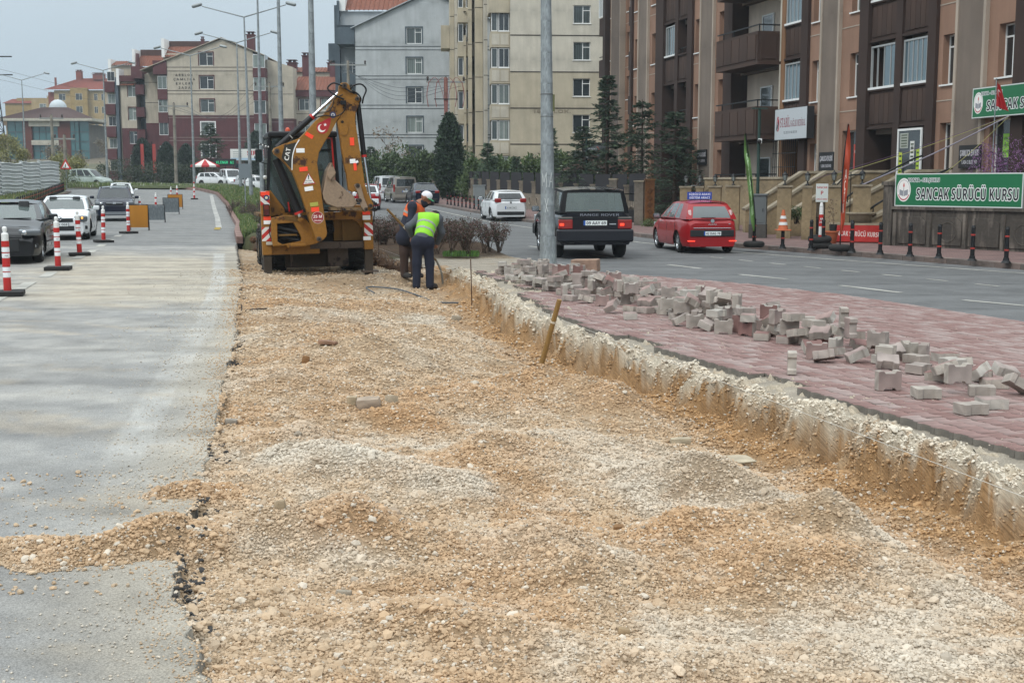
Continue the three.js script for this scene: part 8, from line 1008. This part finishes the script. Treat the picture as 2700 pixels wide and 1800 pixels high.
  ram(p1(440,1075,zB - 0.02),p1(950,640,zB - 0.02),p1(1330,310,zB),0.065,'stick_ram');ram(p1(1605,440,zB + 0.04),p1(1672,1205,zB + 0.04),p2(1745,390,zB + 0.06),0.055,'bucket_ram');ram(p1(430,1230,zB - 0.22),p2(725,545,zB - 0.2),p2(740,600,zB - 0.2),0.09,'boom_ram');part('hose_clip',new G().bar(p1(620,900,zB + 0.06),p1(660,945,zB + 0.06),0.02,0.02),M('#9a9a96',0.6));
  const hose=(pts,r=0.018)=>part('hose',new G().tube(pts,r,7,40),blk);
  hose([p1(1600,330,zB + 0.1),p1(1480,290,zB + 0.2),p1(1350,205,zB + 0.2),p1(1245,178,zB + 0.18),p1(1170,250,zB + 0.18),p1(1270,345,zB + 0.2),p1(1395,405,zB + 0.2)]);hose([p1(1490,265,zB + 0.1),p1(1550,205,zB + 0.12),p1(1660,190,zB + 0.12),p1(1722,260,zB + 0.12),p1(1680,380,zB + 0.12),p1(1665,460,zB + 0.1)]);hose([p1(960,660,zB),p1(1040,590,zB + 0.1),p1(1160,575,zB + 0.18),p1(1230,500,zB + 0.18),p1(1260,400,zB + 0.18),p1(1380,340,zB + 0.2)],0.012);hose([p1(980,660,zB),p1(1100,632,zB + 0.16),p1(1280,640,zB + 0.18),p1(1390,570,zB + 0.18),p1(1420,460,zB + 0.18)],0.012);hose([p1(1520,280,zB + 0.17),p1(1600,330,zB + 0.18),p1(1640,400,zB + 0.17),p1(1620,460,zB + 0.15)],0.016);
  for (const [x,k] of [[1760,0],[1790,20],[1820,45]]) hose([p2(1740,380 + k,zB - 0.1),p2(x + 40,390 + k,zB - 0.2),p2(x + 50,480 + k,zB - 0.25),p2(x - 10,540,-0.1)],0.012);hose([p2(1830,480,0.2),p2(1850,580,0.1),p2(1815,750,0.12)],0.01);hose([p2(1095,690,0.1),p2(1170,780,0.15),p2(1120,900,0.12),p2(1060,910,0.1)],0.012);for (let k=0;k<3;k++) hose([p2(1110,720 + k*50,-0.1),p2(1200,740 + k*40,-0.05),p2(1255,800 + k*20,-0.08),p2(1150,880,-0.1)],0.014);hose([p2(345,640,0.13),p2(300,800,0.15),p2(330,930,0.14)],0.01);
  part('valve_block',new G().rbox(0.12,0.09,0.06,0.01,p1(1385,0,0).x,p1(0,450,0).y,zB + 0.19),blk);
  // decals on the boom and stick
  const zd=zB + 0.134,dec=(n,w,h,fn,x,y,rz=0,z=zd)=>{printMesh(n,w,h,500,fn,t,p1(x,0,0).x,p1(0,y,0).y,z,0,{alpha:true,rz});};
  part('logo_panel',new G().prism(c1([[540,1042],[705,1002],[660,1130],[640,1390],[600,1350],[492,1222],[500,1170]]),0.004,mat4(0,0,zB + 0.133)),M('#28261f',0.6));dec('logo_lettering',0.28,0.13,(g,w,h)=>{text(g,'CAT',w/2,h*0.54,h*1.0,'#e2e0da',{fit:w*0.98});g.fillStyle='#28261f';g.beginPath();g.moveTo(w*0.36,h);g.lineTo(w*0.5,h*0.55);g.lineTo(w*0.64,h);g.fill();},572,1168,1.36,zd + 0.003);part('white_stripe',new G().tube([p1(750,965,zd),p1(690,1060,zd),p1(645,1200,zd),p1(630,1390,zd)],0.012,6,24),wht);
  dec('flag_emblem',0.34,0.36,(g,w,h)=>{g.fillStyle='#a81f24';g.beginPath();g.arc(w*0.42,h*0.6,w*0.36,0,7);g.fill();g.beginPath();g.moveTo(w*0.12,h*0.42);g.quadraticCurveTo(w*0.6,h*0.1,w*0.95,0);g.quadraticCurveTo(w*0.98,h*0.4,w*0.72,h*0.78);g.fill();g.fillStyle='#efe9e6';g.beginPath();g.arc(w*0.38,h*0.62,w*0.24,0,7);g.fill();g.fillStyle='#a81f24';g.beginPath();g.arc(w*0.45,h*0.57,w*0.19,0,7);g.fill();g.fillStyle='#efe9e6';g.beginPath();for (let k=0;k<10;k++) {const a=-PI/2 + k*PI/5,r=k % 2?w*0.05:w*0.12;g.lineTo(w*0.6 + Math.cos(a)*r,h*0.42 + Math.sin(a)*r);} g.fill();},1098,778);
  part('emblem_boss',new G().cyl(0.16,0.15,0.008,p1(1085,0,0).x,p1(0,800,0).y,zB + 0.128,28,PI/2),yel);
  const pz=zB + 0.135,at1=(n,m,x,y,w,h,rz=0,z=pz)=>patch(n,m,p1(x,0,0).x,p1(0,y,0).y,w,h,z,rz);
  at1('red_reflector',orange,892,908,0.17,0.08,-0.55);at1('white_reflector',wht,758,1118,0.175,0.09);at1('red_reflector',orange,793,1380,0.175,0.09,0.1);at1('white_reflector',wht,858,1658,0.18,0.09,0.14);at1('red_reflector',orange,938,1955,0.165,0.095,0.06);at1('yellow_label',M('#a9a94a',0.6),925,1880,0.17,0.08,0.1);at1('red_reflector',orange,1495,998,0.09,0.165,0.03,zB + 0.158);at1('white_reflector',wht,1495,1275,0.12,0.09,0.05,zB + 0.158);at1('white_reflector',wht,1555,1285,0.06,0.05,0.4,zB + 0.162);at1('red_reflector',orange,1528,1355,0.065,0.16,0.05,zB + 0.158);
  dec('warning_triangle',0.28,0.26,(g,w,h)=>{g.fillStyle='#a3231f';g.beginPath();g.moveTo(w*0.48,0);g.lineTo(w,h*0.92);g.lineTo(0,h);g.fill();g.fillStyle='#e6e4df';g.beginPath();g.moveTo(w*0.48,h*0.1);g.lineTo(w*0.91,h*0.86);g.lineTo(w*0.09,h*0.93);g.fill();g.fillStyle='#191817';g.fillRect(w*0.44,h*0.2,w*0.08,h*0.26);g.beginPath();g.arc(w*0.48,h*0.52,w*0.04,0,7);g.fill();text(g,'25 m\'den',w*0.48,h*0.68,h*0.12,'#191817');text(g,'Fazla Yaklaşma',w*0.49,h*0.83,h*0.1,'#191817',{fit:w*0.66});},863,1515);
  dec('distance_sign',0.25,0.25,(g,w,h)=>{g.fillStyle='#d9d2cc';g.beginPath();g.arc(w/2,h/2,w/2,0,7);g.fill();g.fillStyle='#8f1c1f';g.beginPath();g.arc(w/2,h/2,w*0.47,0,7);g.fill();text(g,'25 M',w/2,h*0.42,h*0.34,'#ece6e2',{fit:w*0.76});text(g,'YAKLAŞMA',w/2,h*0.74,h*0.16,'#ece6e2',{fit:w*0.66});},970,2070);
  dec('round_decal',0.13,0.13,(g,w,h)=>{g.fillStyle='#3a3f6a';g.beginPath();g.arc(w/2,h/2,w/2,0,7);g.fill();g.fillStyle='#d5d3cf';g.beginPath();g.arc(w/2,h/2,w*0.3,0,7);g.fill();g.fillStyle='#3a3f6a';g.beginPath();g.arc(w/2,h/2,w*0.15,0,7);g.fill();},1235,620,0,zd + 0.003);
}
// ================================================================ PEOPLE
// a figure is a field of tapered capsules joined smoothly; clothes are the same field grown a little and cut at hems and cuffs
function capsule(p,a,b,ra,rb) {const ax=b.x - a.x,ay=b.y - a.y,az=b.z - a.z,l=ax*ax + ay*ay + az*az,t=clamp(((p.x - a.x)*ax + (p.y - a.y)*ay + (p.z - a.z)*az)/(l||1e-9),0,1);return Math.hypot(p.x - a.x - ax*t,p.y - a.y - ay*t,p.z - a.z - az*t) - lerp(ra,rb,t);}
function fieldMesh(prims,c,half,res,k=0.035,cut) {// prims: [a, b, ra, rb]
  const mc=new MarchingCubes(res,new THREE.MeshBasicMaterial(),false,false,90000),p=V();mc.isolation=0;
  const f=(q)=>{let s=0;let m=1e9;for (const [a,b,ra,rb] of prims) {const d=capsule(q,a,b,ra,rb);if (d<0.4) s +=Math.exp(-d/k);if (d<m) m=d;} let d=s>1e-12?-k*Math.log(s):m;if (cut) d=Math.max(d,cut(q));return d;};
  const n=mc.size,h=mc.halfsize;for (let z=0;z<n;z++) for (let y=0;y<n;y++) for (let x=0;x<n;x++) mc.field[x + y*n + z*n*n]=-f(p.set(c.x + (x - h)/h*half,c.y + (y - h)/h*half,c.z + (z - h)/h*half));
  mc.update();const N=mc.count,pos=new Float32Array(N*3),nor=new Float32Array(N*3),e=0.004,q=V(),nn=V();
  for (let i=0;i<N;i++) {p.set(c.x + mc.positionArray[3*i]*half,c.y + mc.positionArray[3*i + 1]*half,c.z + mc.positionArray[3*i + 2]*half);pos.set([p.x,p.y,p.z],3*i);const d0=f(p);nn.set(f(q.set(p.x + e,p.y,p.z)) - d0,f(q.set(p.x,p.y + e,p.z)) - d0,f(q.set(p.x,p.y,p.z + e)) - d0).normalize();nor.set([nn.x,nn.y,nn.z],3*i);}
  const idx=[],A=V(),B=V(),C=V();for (let i=0;i<N;i +=3) {A.fromArray(pos,3*i);B.fromArray(pos,3*i + 3).sub(A);C.fromArray(pos,3*i + 6).sub(A);const g=B.cross(C);const d=g.x*nor[3*i] + g.y*nor[3*i + 1] + g.z*nor[3*i + 2];d>=0?idx.push(i,i + 1,i + 2):idx.push(i,i + 2,i + 1);}
  const g=new THREE.BufferGeometry();g.setAttribute('position',new THREE.BufferAttribute(pos,3));g.setAttribute('normal',new THREE.BufferAttribute(nor,3));g.setIndex(idx);return g;
}
function handPrims(w,dir,side,curl=0.9) {// palm and five fingers curling from the wrist
  const d=dir.clone().normalize(),s=side.clone().normalize(),n=d.clone().cross(s).normalize(),at=(a,b,c)=>w.clone().addScaledVector(d,a).addScaledVector(s,b).addScaledVector(n,c),out=[[at(0,0,0),at(0.08,0,0),0.026,0.032],[at(0.06,-0.02,0),at(0.06,0.025,0),0.022,0.022]];
  for (let i=0;i<4;i++) {const b=-0.032 + i*0.021,L=[0.06,0.072,0.068,0.05][i],k=at(0.09,b,0),m=k.clone().addScaledVector(d,L*0.45).addScaledVector(n,L*0.35*curl),e=m.clone().addScaledVector(n,L*0.5*curl).addScaledVector(d,L*0.15*(1 - curl) - 0.008);out.push([k,m,0.0095,0.0088],[m,e,0.0088,0.0075]);}
  out.push([at(0.03,-0.03,0),at(0.06,-0.052,0.02),0.012,0.0105],[at(0.06,-0.052,0.02),at(0.085,-0.04,0.04),0.0105,0.009]);return out;
}
function headPrims(c,look,up) {const l=look.clone().normalize(),r=up.clone().cross(l).normalize(),u=l.clone().cross(r).normalize(),at=(f,s,h)=>c.clone().addScaledVector(l,f).addScaledVector(r,s).addScaledVector(u,h);return {prims:[[at(-0.02,0,0.03),at(0.0,0,0.02),0.094,0.094],[at(0.02,0,-0.06),at(0.045,0,-0.075),0.062,0.05],[at(0.098,0,0.0),at(0.115,0,-0.025),0.01,0.015],[at(0.085,-0.02,-0.062),at(0.085,0.02,-0.062),0.012,0.012],[at(0.0,0.09,-0.01),at(0.0,0.095,0.02),0.016,0.02],[at(0.0,-0.09,-0.01),at(0.0,-0.095,0.02),0.016,0.02]],at,l,r,u};}
const skin=M('#8a5f4a',0.6),shoe=M('#2f2b29',0.8),hair=M('#1b1918',0.85);
function worker(o) {
  const t=thing('person',o.label,'person',o.x,o.y,o.z,o.ry),J=o.J,hd=headPrims(J.head,o.look,o.up??V(0,1,0));
  const limbs=[[J.hipC,J.chest,0.125,0.15],[J.hipL,J.hipR,0.11,0.11],[J.shL,J.shR,0.075,0.075],[J.hipL,J.knL,0.085,0.058],[J.knL,J.anL,0.056,0.042],[J.hipR,J.knR,0.085,0.058],[J.knR,J.anR,0.056,0.042],[J.shL,J.elL,0.05,0.04],[J.elL,J.wrL,0.04,0.028],[J.shR,J.elR,0.05,0.04],[J.elR,J.wrR,0.04,0.028],[J.neck,J.head,0.052,0.055],[J.chest,J.neck,0.1,0.06],[J.anL,J.toeL,0.045,0.035],[J.anR,J.toeR,0.045,0.035]];
  const hands=[...handPrims(J.wrL,J.wrL.clone().sub(J.elL),o.sideL??V(0,0,1)),...handPrims(J.wrR,J.wrR.clone().sub(J.elR),o.sideR??V(0,0,1))];
  const g=new G().add(fieldMesh(limbs,V(0.05,0.85,-0.1),1.02,84)).add(fieldMesh(hd.prims,J.head,0.17,52,0.014));for (const w of [0,1]) {const a=w?J.wrR:J.wrL;g.add(fieldMesh(w?hands.slice(hands.length/2):hands.slice(0,hands.length/2),a,0.19,60,0.006));}
  addMesh('body',g.geo(),skin,t);
  for (const s of [-1,1]) {const e=new G().ball(0.011,hd.at(0.089,s*0.034,0.018).x,hd.at(0.089,s*0.034,0.018).y,hd.at(0.089,s*0.034,0.018).z).mesh('eye',M('#1a1614',0.3),t);}
  const legs=[[J.hipC,J.hipC.clone().lerp(J.chest,0.25),0.15,0.15],[J.hipL,J.hipR,0.135,0.135],[J.hipL,J.knL,0.115,0.085],[J.knL,J.anL,0.085,0.078],[J.hipR,J.knR,0.115,0.085],[J.knR,J.anR,0.085,0.078]];addMesh('trousers',fieldMesh(legs,V(0,0.5,0),0.78,76,0.02),o.trousers,t);
  const up=[[J.hipC.clone().lerp(J.chest,0.1),J.chest,0.165,0.185],[J.shL,J.shR,0.1,0.1],[J.chest,J.neck,0.12,0.075],[J.shL,J.elL,0.078,0.062],[J.elL,J.wrL,0.062,0.045],[J.shR,J.elR,0.078,0.062],[J.elR,J.wrR,0.062,0.045],...(o.skirt?[[J.hipC,J.hipC.clone().add(o.skirt),0.18,0.2]]:[])];const mid=J.hipC.clone().lerp(J.neck,0.5);addMesh('jacket',fieldMesh(up,mid,0.85,80,0.022),o.jacket,t);
  const ax=J.neck.clone().sub(J.hipC).normalize(),vest=[[J.hipC.clone().lerp(J.chest,0.25),J.chest,0.18,0.2],[J.shL.clone().lerp(J.shR,0.06),J.shR.clone().lerp(J.shL,0.06),0.112,0.112],[J.chest,J.neck,0.13,0.07]],vl=J.neck.clone().sub(J.hipC).length(),along=(q)=>q.clone().sub(J.hipC).dot(ax);const v=addMesh('vest',fieldMesh(vest,mid,0.6,72,0.022,(q)=>Math.max(o.vest0 - along(q),along(q) - vl*0.97)),o.vest,t);
  for (const s of o.bands) addMesh('reflective_band',fieldMesh(vest.map(([a,b,ra,rb])=>[a,b,ra + 0.006,rb + 0.006]),mid,0.6,72,0.022,(q)=>Math.abs(along(q) - s) - 0.025),M('#8f9590',0.4),v);
  for (const [a,b] of [[J.anL,J.toeL],[J.anR,J.toeR]]) addMesh('shoe',fieldMesh([[a.clone().add(V(0,-0.02,0)),b,0.062,0.05],[b,a.clone().lerp(b,0.4),0.05,0.058]],a.clone().lerp(b,0.5),0.24,36,0.01,(q)=>-q.y + 0.002),shoe,t);
  if (o.cap) {const c=addMesh('cap',fieldMesh([[hd.at(-0.022,0,0.045),hd.at(0.0,0,0.055),0.105,0.1]],J.head,0.2,44,0.01,(q)=>-(q.clone().sub(hd.at(0,0,0.025)).dot(hd.u))),o.cap,t);if (o.brim) addMesh('brim',fieldMesh([[hd.at(0.08,-0.045,0.032),hd.at(0.08,0.045,0.032),0.045,0.045],[hd.at(0.12,-0.02,0.022),hd.at(0.12,0.02,0.022),0.05,0.05]],hd.at(0.1,0,0.03),0.16,44,0.012,(q)=>Math.abs(q.clone().sub(hd.at(0.1,0,0.03)).dot(hd.u)) - 0.006),o.brim,c);} else addMesh('hair',fieldMesh([[hd.at(-0.03,0,0.045),hd.at(-0.005,0,0.06),0.098,0.092]],J.head,0.2,44,0.01,(q)=>q.clone().sub(hd.at(0.05,0,0.0)).dot(hd.l.clone().addScaledVector(hd.u,-0.8))),hair,t);
  if (o.mask) addMesh('face_scarf',fieldMesh([[hd.at(0.03,0,-0.065),hd.at(0.055,0,-0.075),0.07,0.056],[hd.at(-0.02,0,-0.1),hd.at(0.02,0,-0.12),0.075,0.07]],J.head,0.24,44,0.012),o.mask,t);
  return t;
}
const gy=soilY(-1.75,24.1),gy2=soilY(-2.1,24.9);
worker({label:'worker in a lime green vest and dark jeans bending over the trench edge',x:-1.74,y:gy,z:-24.1,ry:0.07,look:V(0.25,-0.8,-0.55),up:V(0.3,0.5,-0.8),trousers:M('#161b2c',0.9,{bumpMap:TEX.fineBump,bumpScale:0.004}),jacket:M('#4a4e54',0.9,{bumpMap:TEX.gritBump,bumpScale:0.02}),vest:M('#86c72a',0.75,{bumpMap:TEX.gritBump,bumpScale:0.02}),bands:[0.2,0.36],vest0:0.06,cap:M('#1a1a1c',0.85),sideL:V(0.3,0.6,0.5),
  J:{hipC:V(0,0.93,0),hipL:V(-0.09,0.9,0),hipR:V(0.1,0.9,-0.01),knL:V(-0.11,0.5,0.02),knR:V(0.14,0.5,-0.04),anL:V(-0.12,0.07,0.06),anR:V(0.14,0.07,0.02),toeL:V(-0.14,0.04,-0.12),toeR:V(0.24,0.04,-0.12),chest:V(0.1,1.27,-0.3),neck:V(0.18,1.4,-0.46),head:V(0.25,1.36,-0.6),shL:V(-0.06,1.36,-0.36),shR:V(0.31,1.34,-0.36),elL:V(-0.27,1.2,-0.2),wrL:V(-0.22,1.02,-0.28),elR:V(0.38,1.08,-0.42),wrR:V(0.3,0.86,-0.52)} });
worker({label:'worker in an orange vest, navy jacket and white cap stooping beside the digger',x:-2.08,y:gy2,z:-24.85,ry:0.07,look:V(0.75,-0.45,0.3),up:V(0.3,1,0),trousers:M('#3a2a23',0.9,{bumpMap:TEX.fineBump,bumpScale:0.004}),jacket:M('#1d2130',0.9),vest:M('#d9602a',0.75),bands:[0.3],vest0:0.22,cap:M('#d4d4da',0.8),brim:M('#2f8a5c',0.8),mask:M('#171a26',0.9),skirt:V(-0.03,-0.16,0.02),
  J:{hipC:V(-0.02,0.96,0),hipL:V(-0.11,0.93,0),hipR:V(0.08,0.93,0),knL:V(-0.08,0.5,0.05),knR:V(0.12,0.5,0.0),anL:V(-0.08,0.07,0.06),anR:V(0.13,0.07,0.04),toeL:V(0.02,0.04,0.17),toeR:V(0.25,0.04,0.12),chest:V(0.14,1.33,-0.05),neck:V(0.25,1.47,-0.02),head:V(0.37,1.57,0.02),shL:V(0.1,1.42,0.14),shR:V(0.22,1.4,-0.2),elL:V(0.05,1.12,0.26),wrL:V(0.24,0.98,0.36),elR:V(0.36,1.14,-0.2),wrR:V(0.42,0.94,0.0)} });
{const t=thing('pickaxe','long handled pick held by the bending worker in green','pick',0,0,0),a=V(-2.42,gy + 1.54,-24.15),b=V(-1.5,gy + 0.52,-24.55);new G().rod(a,b,0.024,0.019,12).mesh('handle',M('#8d7146',0.85,{map:TEX.wood}),t);new G().rod(a.clone().lerp(b,0.33),a.clone().lerp(b,0.37),0.0235,0.0235,12).mesh('tape_ring',M('#cfc7b4',0.7),t);new G().tube([b.clone().add(V(-0.1,0.14,0)),b,V(-1.4,gy + 0.3,-24.5),V(-1.36,gy + 0.02,-24.45)],0.02,8,24).mesh('pick_head',M('#7b7468',0.6,{metalness:0.5}),t);}
{const m=new THREE.Matrix4().compose(V(-4.28,-0.2,-27.0),new THREE.Quaternion().setFromEuler(new THREE.Euler(0,0.26,0.015)),V(1,1,1)),p=V(0.1,0.74,-1.15).applyMatrix4(m);
  const o=worker({label:'digger operator in a green vest sitting in the cab',x:p.x,y:p.y,z:p.z,ry:0.26,look:V(0.2,-0.25,1),trousers:M('#23262e',0.9),jacket:M('#1d2027',0.9),vest:M('#7cc53a',0.75),bands:[0.2],vest0:0.05,
    J:{hipC:V(0,1.02,0),hipL:V(-0.1,1.02,0.02),hipR:V(0.1,1.02,0.02),knL:V(-0.14,1.04,0.36),knR:V(0.14,1.04,0.36),anL:V(-0.14,0.78,0.34),anR:V(0.14,0.78,0.34),toeL:V(-0.14,0.76,0.46),toeR:V(0.14,0.76,0.46),chest:V(0,1.38,0.04),neck:V(0,1.55,0.05),head:V(0.0,1.7,0.1),shL:V(-0.2,1.48,0.04),shR:V(0.2,1.48,0.04),elL:V(-0.27,1.2,0.14),wrL:V(-0.2,1.14,0.36),elR:V(0.28,1.2,0.14),wrR:V(0.22,1.14,0.36)} });}
renderer.render(scene,camera);
